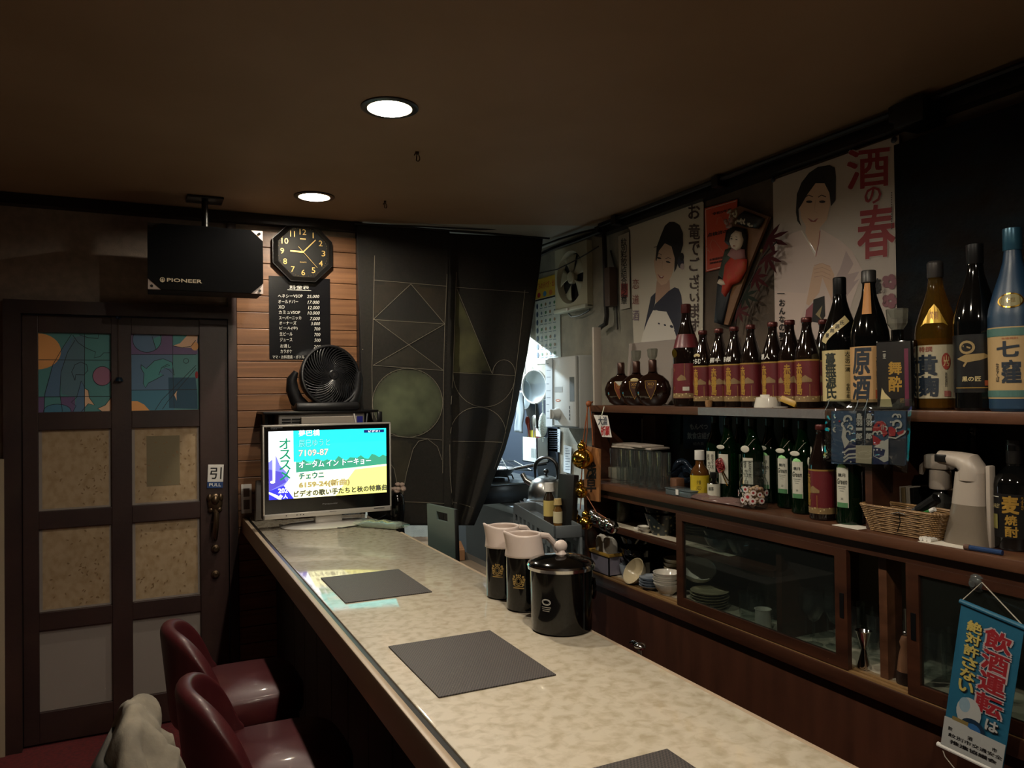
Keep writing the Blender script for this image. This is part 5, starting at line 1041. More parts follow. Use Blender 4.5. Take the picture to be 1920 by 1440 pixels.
# ---------------------------------------------------------------- bottles
brown_g = mat('brown_bottle_glass', '#150d0a', .06, sp=.6); black_g = mat('black_bottle_glass', '#070808', .06, sp=.6); green_g = thin('green_bottle_glass', '#1f7a44', .03, 1.5, '#0a3318', .16); blue_g = mat('blue_frosted', '#16324a', .4); gold_g = thin('gold_bottle_glass', '#e6bd58', .03, 1.6, '#a88434', .08); cognac_g = mat('cognac_glass', '#1a0c07', .05, coat=.6)
lab_red = mat('label_red', '#5c1a20', .4); lab_gold = mat('label_gold', '#9a7a3c', .4, .3); lab_cream = mat('label_cream', '#b9a878', .5); lab_tan = mat('label_tan', '#b38c5c', .5); lab_white = mat('label_white', '#b9b6a6', .5); gold_ink = mat('gold_ink', '#b0893c', .4, .4); olive = mat('label_olive', '#7c6440', .5); cap_red = mat('cap_red', '#4a1a16', .35, .4)
PB9 = [(0, 0), (.034, 0), (.0375, .004), (.0375, .158), (.035, .178), (.025, .212), (.0175, .238), (.0145, .255), (.0145, .268), (.0155, .27), (.0155, .274), (0, .274)]
PB18 = [(0, 0), (.048, 0), (.0525, .006), (.0525, .205), (.05, .225), (.04, .262), (.028, .298), (.0205, .325), (.0175, .35), (.0175, .37), (0, .37)]
FX = -PI/2
def bottle(nm, label, u, Xp, z, prof, m, group=None, rz=0, cap=None, capm=None, h=None, cat='bottle', base=None):
    t = thing(nm, label, cat, (Xp, ypos(u, Xp, z+.1), z+.0005), FX+rz, group)
    B().lathe(prof, 28).out('glass', m, t)
    if cap: B().lathe(cap, 20).out('cap', capm or black, t)
    return t
def band(t, nm, r, z0, z1, m, a0=0, a1=2*PI): return B().lathe([(r, z0), (r, z1)], 28, a0=a0, a1=a1).out(nm, m, t)
def red_label(t, r=.0378, z0=.02, z1=.152, writing=None):
    l = band(t, 'label', r, z0, z1, lab_red)
    q = Print(z=.0004); R = r
    q.rect(-.1, z1, .1, z1-.005, lab_gold, 24); q.rect(-.1, z0+.018, .1, z0, olive, 24)
    for i in range(-5, 6): q.ell(i*.013+.003*(i % 2), z0+.009+.004*(i % 3), .0022, .0022, lab_cream, 8)
    q.poly([(.002, .085), (.012, .098), (.02, .103), (.03, .096), (.04, .09), (.04, .082), (.002, .08)], olive); q.poly([(-.012, .085), (-.022, .1), (-.034, .092), (-.04, .08), (-.012, .08)], olive)
    q.text('赤霧島', -.0105, z1-.012, .0105, z0+.022, gold_ink, vert=True, bold=.05); q.rect(.032, .075, .0335, .035, lab_gold)
    q.out('lettering', l, wrap=R)
    if writing:
        q = Print(z=.0009); q.text(writing[0], writing[1]-.018, .178, writing[1]+.022, .16, white_ink, bold=.02, shear=.2); q.out('handwriting', t, wrap=.0368)
CAP9 = [(.0162, .269), (.0168, .27), (.0168, .282), (.015, .285), (0, .285)]
red_spots = [(1319, .05, ('つちむ', 0), 'carrying an oval paper tag, nearest the tall red necked bottle'), (1349, .3, ('桐キ', 0), 'second from the tall red necked bottle, white handwriting on its shoulder'), (1378, .2, ('皆様', -.01), 'third from the tall red necked bottle, white handwriting low on its shoulder'), (1409, -.05, None, 'without handwriting, standing before the gap in the row'),
             (1450, -.1, ('謙人', 0), 'with large white handwriting, just past the gap in the row'), (1482, .5, None, 'behind the yellow lighter, its label turned square to the room'), (1514, .05, None, 'second from the cream labelled tall bottle'), (1546, -.1, None, 'half hidden by the cream labelled tall bottle')]
for u, rz, wr, lb in red_spots:
    t = bottle('shochu_bottle', 'red labelled bottle ' + lb, u, 1.995 if u == 1546 else 1.885 if u == 1514 else 1.9, SH1, PB9, brown_g, 'red labelled bottles on the upper shelf', rz, CAP9, cap_red); red_label(t, writing=wr)
    if u == 1319: B().ell((0, -.031, .19), .017, .001, .008, 20, 6).out('oval_tag', lab_cream, t)
    if u == 1546: B().ell((-.02, -.024, .195), .006, .001, .016, 16, 6).out('paper_tag', lab_white, t)
t = bottle('large_shochu_bottle', 'tall brown bottle with dark red neck band and round gold sticker', 1288, 1.915, SH1, PB18, brown_g, None, .3, [(.019, .362), (.0195, .365), (.0195, .395), (.017, .398), (0, .398)], cap_red)
l = band(t, 'label', .0529, .03, .165, lab_red); q = Print(z=.0005); q.rect(-.12, .05, .12, .032, olive, 24)
for i in range(-6, 7): q.ell(i*.014, .04+.004*(i % 3), .003, .003, lab_cream, 8)
q.poly([(-.01, .105), (.01, .122), (.025, .113), (.03, .1), (-.005, .098)], olive); q.rect(.015, .075, .04, .06, lab_white, 4); q.circ(-.03, .14, .006, .006, .002, gold_ink, 12, -1.5, 1.5); q.circ(-.03, .07, .006, .006, .002, gold_ink, 12, -1.5, 1.5); q.rect(.022, .165, .0235, .1, lab_gold); q.out('print', l, wrap=.0529)
B().lathe([(.0505, .226), (.0405, .263), (.035, .279)], 28).out('neck_band', lab_red, t); B().lathe([(0, .001), (.017, .0015), (.0175, 0), ], 24, mx=Matrix.Translation((-.022, -.048, .205)) @ Matrix.Rotation(PI/2+.1, 4, 'X') @ Matrix.Rotation(-.4, 4, 'Y')).out('gold_sticker', gold_metal, t)
# cognac decanters
PX = [(0, 0), (.032, 0), (.05, .012), (.066, .045), (.069, .07), (.06, .1), (.04, .122), (.02, .132), (.0165, .14), (.0155, .16)]
for i, (u, rz, lb) in enumerate(((1154, .75, 'nearest the pale folder, without a stopper'), (1188, .72, 'in the middle of the three, crystal stopper on top'), (1224, .7, 'nearest the tall red necked bottle, crystal stopper on top'))):
    t = thing('cognac_decanter', 'round dark decanter ' + lb, 'bottle', (1.905+(.03 if i < 1 else .015*(2-i)), ypos(u, 1.905, SH1+.1), SH1+.0005), FX+rz, 'round dark decanters on the upper shelf')
    B().lathe(PX, 32, mx=Matrix.Diagonal((1.1, .52, 1, 1))).out('glass', cognac_g, t); B().lathe([(.0165, .14), (.0172, .142), (.0172, .186), (.015, .19), (0, .19)], 20).out('neck_sleeve', mat('sleeve_brown', '#3c2218', .3, .4), t)
    q = Print(lambda x, y: (x, y), z=0); sh = mat('shield_brown', '#3a2018', .35); y0 = .0335
    q.poly([(-.024, .1), (.024, .1), (.022, .07), (.012, .045), (0, .022), (-.012, .045), (-.022, .07)], gold_ink); q.poly([(-.0225, .0985), (.0225, .0985), (.0205, .07), (.011, .046), (0, .025), (-.011, .046), (-.0205, .07)], sh if i else mat('shield_copper', '#7a3e2c', .3, .3)); q.text('XO', -.014, .092, .014, .08, gold_ink, bold=.02); q.rect(-.012, .075, .012, .074, gold_ink); q.rect(-.008, .071, .008, .07, gold_ink)
    if i == 0: q.poly([(-.02, .102), (.02, .102), (0, .082)], lab_white)
    o = q.out('label', t, tilt=Matrix(((1, 0, 0), (0, 0, -1), (0, 1, 0)))); o.location = (0, -.0374, .003)
    if i == 1: B().ell((0, -.036, .108), .018, .002, .009, 14, 6).out('paper_tag', lab_cream, t)
    if i: B().lathe([(0, .19), (.012, .191), (.02, .205), (.0225, .232), (.02, .236), (.008, .231), (0, .23)], 8).out('stopper', thin('crystal', '#cfd2cc', .02, 1.6, '#9a978a', .3), t, sm=10)
tag(B().box(2.12, 2.185, ypos(1263, 2.12, SH1), ypos(1205, 2.12, SH1), SH1, SH1+.16, bev=.003).out('gift_box', mat('box_maroon', '#7a2a2e', .45, c2='#662226', ns=(3, 60, 60)), sm=0), 'dark maroon gift box standing behind the round decanters', 'box')
o = B().box(-.002, .03, -.16, .14, 0, .285, bev=.003).box(.03, .05, -.12, .14, .0, .272).out('folder', mat('folder_pale', '#8c8177', .5), sm=0); o.location = (2.035, 2.85, SH1+.0005); o.rotation_euler = (0, .1, .12); tag(o, 'stack of pale folders leaning upright behind the first decanter', 'folder')
# cups, lighter, cork on the shelf edge
p = ypos(1428, 1.85, SH1); o = B().lathe([(0, .043), (.022, .043), (.023, .036), (.036, .034), (.043, .004), (.043, 0), (.04, 0), (.034, .03), (0, .034)], 28).out('upturned_cup', white_c); o.location = (1.875, p, SH1+.0005); tag(o, 'white porcelain cup upside down on the upper shelf edge', 'cup')
o = B().box(-.006, .006, -.03, .03, 0, .02, bev=.002).out('lighter_packet', mat('packet_yellow', '#a07c26', .4)); o.location = (1.85, ypos(1477, 1.85, SH1), SH1+.012); o.rotation_euler = (.35, .25, .2); tag(o, 'yellow packet tilted on the upper shelf beside the white cup', 'packet')
o = B().lathe([(0, 0), (.02, 0), (.022, .004), (.006, .006), (0, .006)], 20).out('small_dish', white_c); o.location = (1.85, ypos(1463, 1.85, SH1)+.0, SH1+.0005); o.scale = (1, 1.3, .8); tag(o, 'flat white dish under the yellow packet', 'dish')
o = B().lathe([(0, 0), (.0115, 0), (.013, .024), (0, .024)], 16).out('cork', mat('cork', '#8f6a44', .8, c2='#75532f', ns=(200, 200, 200))); o.location = (1.848, ypos(1329, 1.848, SH1), SH1+.0005); tag(o, 'single cork standing on the upper shelf edge', 'cork')
# tall bottles
CAP18 = [(.0185, .345), (.0192, .347), (.0192, .395), (.017, .398), (0, .398)]
t = bottle('sake_bottle', 'tall black bottle with cream label and diagonal cream band on its shoulder', 1577, 1.915, SH1, PB18, black_g, None, .6, CAP18, black)
l = band(t, 'label', .0529, .022, .175, lab_cream); q = Print(z=.0006)
q.text('蔓無源氏', -.042, .166, -.008, .03, mat('ink_green', '#182018', .5), vert=True, bold=.05); q.text('大正の一滴', .018, .17, .032, .11, mat('ink_green', '#182018'), vert=True, bold=.02); q.text('令和十年', .02, .075, .03, .03, mat('ink_green', '#182018'), vert=True, bold=.02); q.out('lettering', l, wrap=.0529)
q = Print(z=.002); 
pts = [(-.05, .195), (-.03, .235), (.0, .262), (.022, .275), (.034, .262), (.01, .245), (-.015, .222), (-.032, .19)]
def prof_r(P, z):
    for (r0, z0), (r1, z1) in zip(P[2:], P[3:]):
        if z0 <= z <= z1: return r0+(r1-r0)*(z-z0)/max(z1-z0, 1e-6)
    return P[2][0]
sh_r = lambda z: prof_r(PB18, z)+.0006
PBLUE = [(r*1.04, z*1.1) for r, z in PB18]
def shwrap(V): return [((sh_r(y)+z)*math.sin(x/.045), -(sh_r(y)+z)*math.cos(x/.045), y) for x, y, z in V]
q = Print(z=.0016)
n = 16; cen = [(-.042+.07*i/n, .2+.07*(i/n)**.75) for i in range(n+1)]
q.line(cen, .022, lab_cream)
for i, c in enumerate('蔓無源氏'): k = cen[3+3*i]; q.text(c, k[0]-.006, k[1]+.007, k[0]+.006, k[1]-.006, ink, bold=.03)
q.slice(.008); q.v = shwrap(q.v); q.out('shoulder_band', t)
t = bottle('sake_bottle', 'tall black bottle with tan label and an orange paper neck strip', 1632, 1.885, SH1, PB18, black_g, None, .5, [(.0185, .362), (.02, .364), (.02, .395), (.018, .398), (0, .398)], mat('cap_grey', '#3c3a38', .4, .4))
l = band(t, 'label', .0529, .02, .178, lab_tan); q = Print(z=.0006); ib = mat('ink_blueblack', '#14202c', .5)
q.text('原', -.042, .172, .012, .1, ib, bold=.05, shear=.1); q.text('酒', -.045, .095, .01, .028, ib, bold=.05, shear=.1); q.text('太陽之都日向', .024, .15, .033, .06, ink, vert=True); q.rect(.022, .055, .034, .03, mat('seal_orange', '#9a4a2a', .5), 2); q.out('lettering', l, wrap=.0529)
q = Print(z=.001); q.rect(-.007, .36, .007, .27, mat('strip_orange', '#b5762c', .5), 1); q.text('厳選うまみの酒', -.004, .355, .004, .29, ink, vert=True); q.rect(-.006, .285, .006, .272, mat('seal_orange', '#9a4a2a'))
q.slice(.003)
q.v = [((max(prof_r(PB18, y), .0206 if y > .36 else 0)+z)*math.sin(x/.0205), -(max(prof_r(PB18, y), .0206 if y > .36 else 0)+z)*math.cos(x/.0205), y) for x, y, z in q.v]; q.out('neck_strip', t)
# square black bottle with stopper
t = thing('square_bottle', 'square black bottle with gold lettering and crystal stopper', 'bottle', (1.868, ypos(1684, 1.868, SH1+.1), SH1+.0005), FX+.4)
B().box(-.048, .048, -.03, .03, 0, .19, bev=.006).lathe([(.018, .188), (.016, .2), (.016, .218), (0, .218)], 16).out('glass', black_g, t)
q = Print(z=0); q.rect(-.046, .185, .04, .004, mat('label_black', '#14110f', .4)); q.text('舞', -.016, .13, .016, .096, gold_ink, bold=.05); q.text('酔', -.016, .09, .016, .05, gold_ink, bold=.05); q.rect(.024, .165, .034, .01, mat('label_magenta', '#5c2038', .4)); q.poly([(-.034, .06), (-.026, .045), (-.012, .03), (-.008, .008), (-.04, .008)], lab_cream); q.text('一里', -.03, .16, -.022, .14, lab_white, vert=True); q.text('匠', .012, .03, .022, .02, gold_ink)
o = q.out('label', t, tilt=Matrix(((1, 0, 0), (0, 0, -1), (0, 1, 0)))); o.location = (0, -.0305, 0)
B().lathe([(0, .218), (.015, .219), (.026, .235), (.029, .275), (.027, .276), (.015, .25), (0, .248)], 8).out('stopper', thin('crystal', '#cfd2cc'), t, sm=10)
# gold bottle
t = bottle('gold_shochu_bottle', 'tall clear golden bottle with ivory label and gold foil on its shoulder', 1757, 1.935, SH1, PB18, gold_g, None, .5, [(.0185, .355), (.02, .358), (.02, .395), (.016, .4), (0, .4)], mat('cap_pewter', '#4d4a48', .35, .6))
B().lathe([(0, .004), (.049, .004), (.0505, .01), (.0505, .19), (0, .19)], 24).out('liquor', thin('liquor_gold', '#c79a34', .1, 1.33, '#8a6a24', .22), t)
l = band(t, 'label', .0529, .03, .172, mat('label_ivory', '#a39a80', .5)); q = Print(z=.0006); q.text('特撰', -.04, .168, -.004, .154, mat('ink_redbrown', '#7a3a2e', .5), bold=.03); q.text('黄', -.045, .145, .006, .092, ib, bold=.06); q.text('麹', -.043, .088, .008, .036, ib, bold=.06); q.ell(.028, .128, .011, .022, mat('seal_red', '#8a3328', .5), 20); q.text('山乃', .021, .143, .035, .115, lab_cream, vert=True, bold=.03); q.rect(.022, .05, .038, .035, mat('seal_pink', '#8a5048', .5), 2); q.text('本格焼酎', .024, .1, .03, .06, ink, vert=True); q.out('lettering', l, wrap=.0529)
q = Print(z=.0016); q.poly([(-.03, .222), (-.02, .23), (.02, .23), (.03, .222), (.012, .268), (0, .282), (-.012, .268)], mat('label_goldfoil', '#b08c34', .35, .5)); q.text('黄麹', -.01, .262, .01, .24, mat('ink_redbrown', '#7a3a2e')); q.slice(.008); q.v = shwrap(q.v); q.out('shoulder_label', t)
# black bottle
t = bottle('black_shochu_bottle', 'tall black bottle with black label and gold figure', 1832, 1.905, SH1, [(r, z*1.06) for r, z in PB18], black_g, None, .5, [(.0185, .37), (.0195, .372), (.0195, .42), (0, .423)], black)
l = band(t, 'label', .0529, .045, .19, mat('label_black2', '#101012', .35)); q = Print(z=.0006); gb = mat('gold_brush', '#8a7448', .5); q.ell(-.018, .158, .019, .017, gb, 16); q.ell(-.018, .158, .013, .011, mat('label_black2', '#101012'), 14); q.line([(-.027, .162), (-.009, .156)], .004, gb); q.poly([(-.045, .13), (-.02, .14), (.02, .142), (.035, .134), (.01, .125), (-.02, .12)], gb); q.line([(-.015, .128), (-.026, .11)], .005, gb); q.text('黒の匠', -.03, .085, .012, .073, lab_cream, bold=.03); q.rect(.02, .075, .032, .062, mat('seal_orange', '#9a4a2a'), 2); q.rect(-.05, .058, .05, .056, lab_gold, 8); q.out('lettering', l, wrap=.0529)
# blue bottle
t = bottle('blue_shochu_bottle', 'tall frosted blue bottle with oval gold emblem and sand coloured label', 1903, 1.885, SH1, [(r*1.04, z*1.1) for r, z in PB18], blue_g, None, .42, [(.0195, .385), (.0205, .387), (.0205, .435), (.02, .438), (0, .438)], mat('cap_blue', '#2c5468', .3, .4))
l = band(t, 'label', .0551, .03, .2, mat('label_sand', '#a88c60', .5)); q = Print(z=.0006); gt = mat('label_green', '#40645c', .5); q.rect(-.17, .197, .17, .178, gt, 24); q.rect(-.17, .05, .17, .034, gt, 24); q.text('七', -.03, .165, .015, .13, ib, bold=.06); q.text('窪', -.02, .12, .018, .068, ib, bold=.06); q.text('ななくぼ', -.034, .115, -.026, .07, ink, vert=True, bold=.02); q.text('本格焼酎', -.02, .175, .014, .17, mat('seal_orange', '#9a4a2a')); q.out('lettering', l, wrap=.0551)
q = Print(z=.0022); q.ell(0, .262, .026, .018, gold_metal, 24); q.ell(0, .262, .023, .015, mat('emblem_olive', '#6a6234', .4), 24); q.text('七窪', -.009, .268, .009, .257, gold_metal); q.slice(.008); q.v = [((prof_r(PBLUE, y)+z)*math.sin(x/.047), -(prof_r(PBLUE, y)+z)*math.cos(x/.047), y) for x, y, z in q.v]; q.out('emblem', t)
# ---------------------------------------------------------------- lower shelf: tumblers and bottles
gl = [(1157, 1.84), (1175, 1.84), (1192, 1.84), (1209, 1.84), (1226, 1.84), (1244, 1.84), (1168, 1.92), (1186, 1.92), (1204, 1.92), (1222, 1.92)]
for i, (u, x) in enumerate(gl): tumbler('highball_glass', ('front row tall tumbler on the worktop, ' if i < 6 else 'back row tall tumbler on the worktop, ') + ('nearest the amulet', 'second from the amulet', 'third from the amulet', 'fourth from the amulet', 'fifth from the amulet', 'nearest the crumpled foil bag', 'nearest the white sign', 'second from the white sign', 'third from the white sign', 'nearest the foil bag')[i], (x, ypos(u, x, SH2+.07), SH2+.0005), .031, .15, 'tall tumblers on the worktop')
for i in range(2):
    o = B().box(-.055, .055, -.12, .12, 0, .008, bev=.002).out('flat_box', mat('pale_pad', '#978c80', .6)); o.location = (1.905, ypos(1200, 1.905, 1.27)+.02*i, SH2+.1512+.0085*i); o.rotation_euler = (0, 0, .15-.2*i); tag(o, ('pale flat pad lying across the tall tumblers', 'second pale pad on top of the one over the tumblers')[i], 'pad')
o = B().box(-.04, .04, -.07, .07, 0, .05, bev=.003).out('cream_carton', mat('carton_cream', '#857a68', .7)); o.location = (1.95, ypos(1152, 1.95, SH2)-.075, SH2+.0005); tag(o, 'cream carton at the dark far end of the worktop', 'carton')
tag(B().box(2.1, 2.17, ypos(1228, 2.1, 1.3), min(2.97, ypos(1182, 2.1, 1.3)), SH2, 1.395, bev=.003).out('brown_box', mat('box_brown2', '#4a382c', .7), sm=0), 'brown box standing behind the tumblers', 'box')
def sign(nm, label, X_, pts, base, texts, frame_m=None):
    P = [at(u, v, 0, X_) for u, v in pts]; c = sum(P, Vector())/4; M = frame((X_, c.y, c.z), (0, -1, 0), (0, 0, 1)); mp = wallmap(M); t = thing(nm, label, 'sign', mx=M)
    B().prism([mp(*q) for q in pts], -.004, 0).out('plate', base, t, sm=0); q = Print(mp, z=.0006)
    for s, x0, y0, x1, y1, m, k in texts: q.text(s, x0, y0, x1, y1, m, **k)
    q.out('lettering', t); return t
sign('standing_card', 'narrow white card with a column of black characters behind the tumblers', 2.095, ((1183, 782), (1204, 785), (1204, 832), (1183, 830)), mat('card_grey', '#8b867c', .6), [('紋別市飲食', 1187, 788, 1193, 826, ink, dict(vert=True, bold=.04)), ('店組合', 1195, 796, 1200, 820, ink, dict(vert=True))])
sign('dark_plaque', 'dark green plaque with faint emblem behind the worktop', 2.165, ((1227, 780), (1276, 778), (1275, 833), (1228, 832)), mat('plaque_green', '#101c1c', .4), [('組合員之店', 1232, 803, 1270, 809, mat('faint_green', '#3c4a44', .5), {}), ('♪', 1244, 785, 1256, 798, mat('faint_green', '#3c4a44'), dict(bold=.03))])
sign('guild_plaque', 'dark blue plaque with faint white lettering behind the green bottles', 2.165, ((1281, 780), (1362, 780), (1362, 841), (1281, 841)), mat('plaque_blue', '#1a2a4c', .4), [('もんべつ', 1294, 795, 1327, 805, mat('plaque_text', '#b0b8c4', .5), dict(bold=.03)), ('飲食店組合', 1289, 811, 1334, 823, mat('plaque_text', '#6b7078'), dict(bold=.04)), ('組合員', 1300, 829, 1320, 835, mat('plaque_text', '#6b7078'), {})])
o = B().grid(lambda u, v: Vector((.012*math.sin(9*u+4*v)+.01*math.sin(17*v), -.075+.15*u, .015+.085*v*(1-.5*abs(2*u-1)**2)+.008*math.sin(13*u))), 20, 12).out('foil_bag', mat('foil_dark', '#1c2530', .18, .5), solid=.02, sm=60); o.location = (1.93, ypos(1284, 1.93, SH2), SH2+.01); tag(o, 'crumpled dark foil snack bag between tumblers and yellow labelled bottle', 'bag')
o = B().box(-.02, .02, -.02, .02, 0, .055, bev=.003).out('wooden_block', mat('block_wood', '#5c3a24', .6)); o.location = (1.865, ypos(1270, 1.865, SH2), SH2+.0005); tag(o, 'small brown wooden block below the foil bag', 'block')
t = thing('clear_case', 'flat grey clear case at the worktop edge', 'case', (1.82, ypos(1283, 1.82, SH2), SH2+.0005), .0)
cl_ = thin('case_plastic', '#9aa6a8', .15, 1.5, '#7e8a8c', .4); B().box(-.03, .03, -.075, .075, 0, .022, bev=.003).out('tray', cl_, t); B().box(-.032, .032, -.077, .077, .0222, .027, bev=.001).out('lid', cl_, t); B().box(-.0335, -.0325, -.008, .008, .006, .026).out('clasp', white, t)
o = B().grid(lambda u, v: Vector((-.03+.07*v+.006*math.sin(8*u), -.16+.3*u, .004+.014*math.sin(PI*v)*(1+.4*math.sin(15*u+6*v)))), 30, 8).out('candy_bag', thin('pink_film', '#c9b4b0', .15, 1.5, '#8a6f68', .5), solid=.002, sm=180); o.location = (1.815, ypos(1345, 1.815, SH2), SH2+.001); tag(o, 'long crinkled pinkish cellophane bag lying along the worktop edge', 'bag')
def small(nm, lb, u, x, r, h, body, lab, lz, capm, capr=.5, lettering=None):
    t = bottle(nm, lb, u, x, SH2, [(0, 0), (r*.95, 0), (r, .004), (r, h*.5), (r*.9, h*.58), (r*.45, h*.7), (r*.42, h*.84), (0, h*.84)], body, None, .4, [(r*capr, h*.8), (r*capr*1.04, h*.81), (r*capr, h), (0, h)], capm)
    l = band(t, 'label', r+.0005, lz[0], lz[1], lab)
    if lettering:
        q = Print(z=.0005)
        for s, x0, y0, x1, y1, m in lettering: q.text(s, x0, y0, x1, y1, m, bold=.02)
        q.out('lettering', l, wrap=r+.0005)
small('lemon_bottle', 'small bottle with bright yellow label and white cap on the worktop', 1312, 1.85, .034, .172, mat('amber_liquid', '#4a2c12', .08), mat('label_yellow', '#b39a1e', .45), (.012, .082), white, .52, [('夕張', .005, .065, .02, .05, mat('ink_olive', '#4a4210', .5)), ('メロン', .004, .045, .022, .03, mat('ink_olive', '#4a4210'))])
small('mini_bottle', 'very small bottle with white paper label in front of the green bottles', 1338, 1.835, .022, .1, black_g, lab_white, (.006, .06), black, .6, [('緑茶', -.01, .05, .01, .036, mat('ink_green', '#182018'))])
PG = [(0, 0), (.033, 0), (.0365, .004), (.0365, .17), (.034, .19), (.022, .22), (.0155, .245), (.0145, .27), (.0145, .283), (0, .283)]
CAPG = [(.0155, .268), (.0155, .292), (.013, .294), (0, .294)]
gspots = [(1342, 1.99, 'paper', 'farthest of the row, behind the red corded one'), (1366, 1.895, 'knot', 'wearing a red cord bow and gold strips'), (1389, 1.975, 'note', 'with a large handwritten white note'), (1412, 1.895, 'tag', 'hidden behind the candy jar, round white tag on its neck'), (1444, 1.975, 'green', 'whose label shows beside the candy jar lid'), (1478, 1.935, 'green', 'with oval tag, just past the candy jar'), (1506, 1.885, 'green', 'with oval tag, next to the red labelled bottle')]
gcap = mat('cap_darkgreen', '#0c1f16', .3)
def green_label(t, w=.017):
    l = B().lathe([(.0369, .05), (.0369, .165)], 10, a0=-PI/2-.52, a1=-PI/2+.52).out('label', lab_white, t)
    q = Print(z=.0005); q.rect(-w, .064, w, .05, mat('label_green2', '#4a7a50', .5), 6); q.text('鏡月', -.011, .148, .011, .138, mat('ink_green', '#182018'), bold=.02); q.text('Green', -.016, .133, .016, .117, mat('ink_green', '#182018'), bold=.02, shear=.3); q.rect(-.012, .111, .012, .109, mat('ink_grey', '#6c7068', .5), 4); q.rect(-.009, .105, .009, .1035, mat('ink_grey', '#6c7068'), 4); q.rect(-.006, .098, .006, .097, mat('ink_grey', '#6c7068'), 3); q.text('20', -.003, .078, .004, .072, ink)
    q.poly([(-w+.002, .165), (w-.002, .165), (w*.6, .172), (0, .176), (-w*.6, .172)], mat('label_top_glow', '#9fdc92', .4)); q.out('lettering', l, wrap=.0369)  # lime patch paints the light glowing through the green glass above the label
for u, x, kind, lb in gspots:
    t = bottle('green_bottle', 'green glass bottle ' + lb, u, x, SH2, PG, green_g, 'green glass bottles on the worktop', .22, CAPG, gcap)
    if kind == 'green': green_label(t)
    if kind in ('paper', 'note', 'tag'):
        l = B().lathe([(.0371, .05 if kind == 'note' else .07), (.0371, .16)], 10, a0=-PI/2-.5, a1=-PI/2+.6).out('label', lab_white, t); q = Print(z=.0005); q.text('様', -.014, .15, .0, .125, ink); q.text('キロ/日', -.01, .12, .006, .07, ink, vert=True); q.text('佐々木', .007, .15, .017, .09, ink, vert=True); q.out('handwriting', l, wrap=.0371)
    if kind == 'knot':
        B().lathe([(.0371, .06), (.0371, .165)], 10, a0=-PI/2-.5, a1=-PI/2+.6).out('label', lab_white, t)
        b = B(); cm_ = mat('cord_red', '#7a1c20', .5)
        for k in range(7):
            a = k*.9; b.tube([(.018*math.cos(s)*math.cos(a)-.004, -.043-.004*math.sin(3*s), .125+.024*math.sin(s)*(.6+.4*math.cos(a))+.006*math.sin(a)) for s in [2*PI*i/18 for i in range(19)]], .0018, 5, cap=False)
        b.out('red_cord_bow', cm_, t); B().tube([(0, -.042, .11), (.012, -.042, .08), (.026, -.042, .055)], .002, 5).tube([(.004, -.042, .11), (.02, -.042, .085), (.032, -.042, .07)], .002, 5).out('gold_strips', gold_metal, t)
    if kind in ('tag', 'green', 'knot'):
        B().ell((-.004, -.039, .19), .017, .0012, .008 if kind != 'tag' else .012, 18, 6).out('oval_tag', lab_white, t)
        B().tube([(.005, -.034, .2), (.018, -.02, .222), (.014, .012, .228)], .0008, 4).out('tag_string', mat('string', '#8c8878', .8), t)
t = bottle('shochu_bottle', 'red labelled brown bottle standing on the worktop among the green ones', 1541, 1.845, SH2, PB9, brown_g, None, -.5, CAP9, cap_red); red_label(t); B().ell((-.025, -.022, .2), .006, .001, .018, 14, 6).ell((-.03, -.028, .17), .012, .001, .014, 14, 6).out('paper_tag', lab_white, t)
t = bottle('green_bottle', 'green glass bottle at the near end, below the hanging plastic bag', 1592, 1.85, SH2, PG, green_g, None, .15, CAPG, gcap); green_label(t)
o = B().box(-.03, .03, -.045, .045, 0, .001).out('paper_scrap', paper, sm=0); o.location = (1.815, ypos(1598, 1.815, SH2), SH2+.0004); tag(o, 'folded paper scrap under the near green bottle', 'paper')
# candy jar
t = thing('candy_jar', 'glass jar with red and white flower print full of sweets', 'jar', (1.825, ypos(1413, 1.825, SH2+.05), SH2+.0005), FX+.5)
B().lathe([(0, .003), (.036, 0), (.045, .006), (.046, .085), (.04, .1), (.036, .104), (.036, .118)], 32).out('glass', glass, t)
B().lathe([(.034, .112), (.04, .114), (.041, .126), (.037, .13), (.04, .134), (.04, .15), (.036, .155), (0, .156)], 32).out('glass_lid', glass, t)
b = B(); cmats = mat('sweets', '#8a5236', .4, c2='#b89a7a', ns=(70, 70, 70), kind='voronoi', lo=.2, hi=.6)
for i in range(70):
    a, r = random.uniform(0, 2*PI), .034*math.sqrt(random.random()); b.ell((r*math.cos(a), r*math.sin(a), random.uniform(.012, .07)), .009, .007, .006, 8, 6, Matrix.Rotation(random.uniform(0, 3), 3, (1, .3, .2)))
b.out('sweets', cmats, t)['kind'] = 'stuff'
q = Print(z=.0009); fw_, fr_ = mat('flower_white', '#c4b8b0', .4), mat('flower_red', '#8a1c22', .4)
for x, y, s in ((-.012, .066, 1), (.014, .056, .9), (-.004, .042, 1.3), (-.024, .03, 1), (.012, .029, 1), (.034, .05, .8), (.04, .03, 1), (-.05, .05, 1.1), (-.06, .025, .9), (.06, .055, 1)):
    for k in range(8): q.ell(x+.0075*s*math.cos(k*PI/4), y+.0075*s*math.sin(k*PI/4), .0034*s, .0034*s, fw_, 8)
    q.ell(x, y, .0068*s, .0068*s, fw_, 14); q.ell(x, y, .0045*s, .0045*s, fr_, 14)
for x, y in ((-.028, .06), (.002, .075), (-.018, .05), (.024, .038), (.004, .022), (-.01, .02), (.024, .07)): q.circ(x, y, .0036, .0036, .0014, fw_, 12); q.ell(x, y, .0012, .0012, fw_, 8)
q.out('flower_print', t, wrap=.0462)
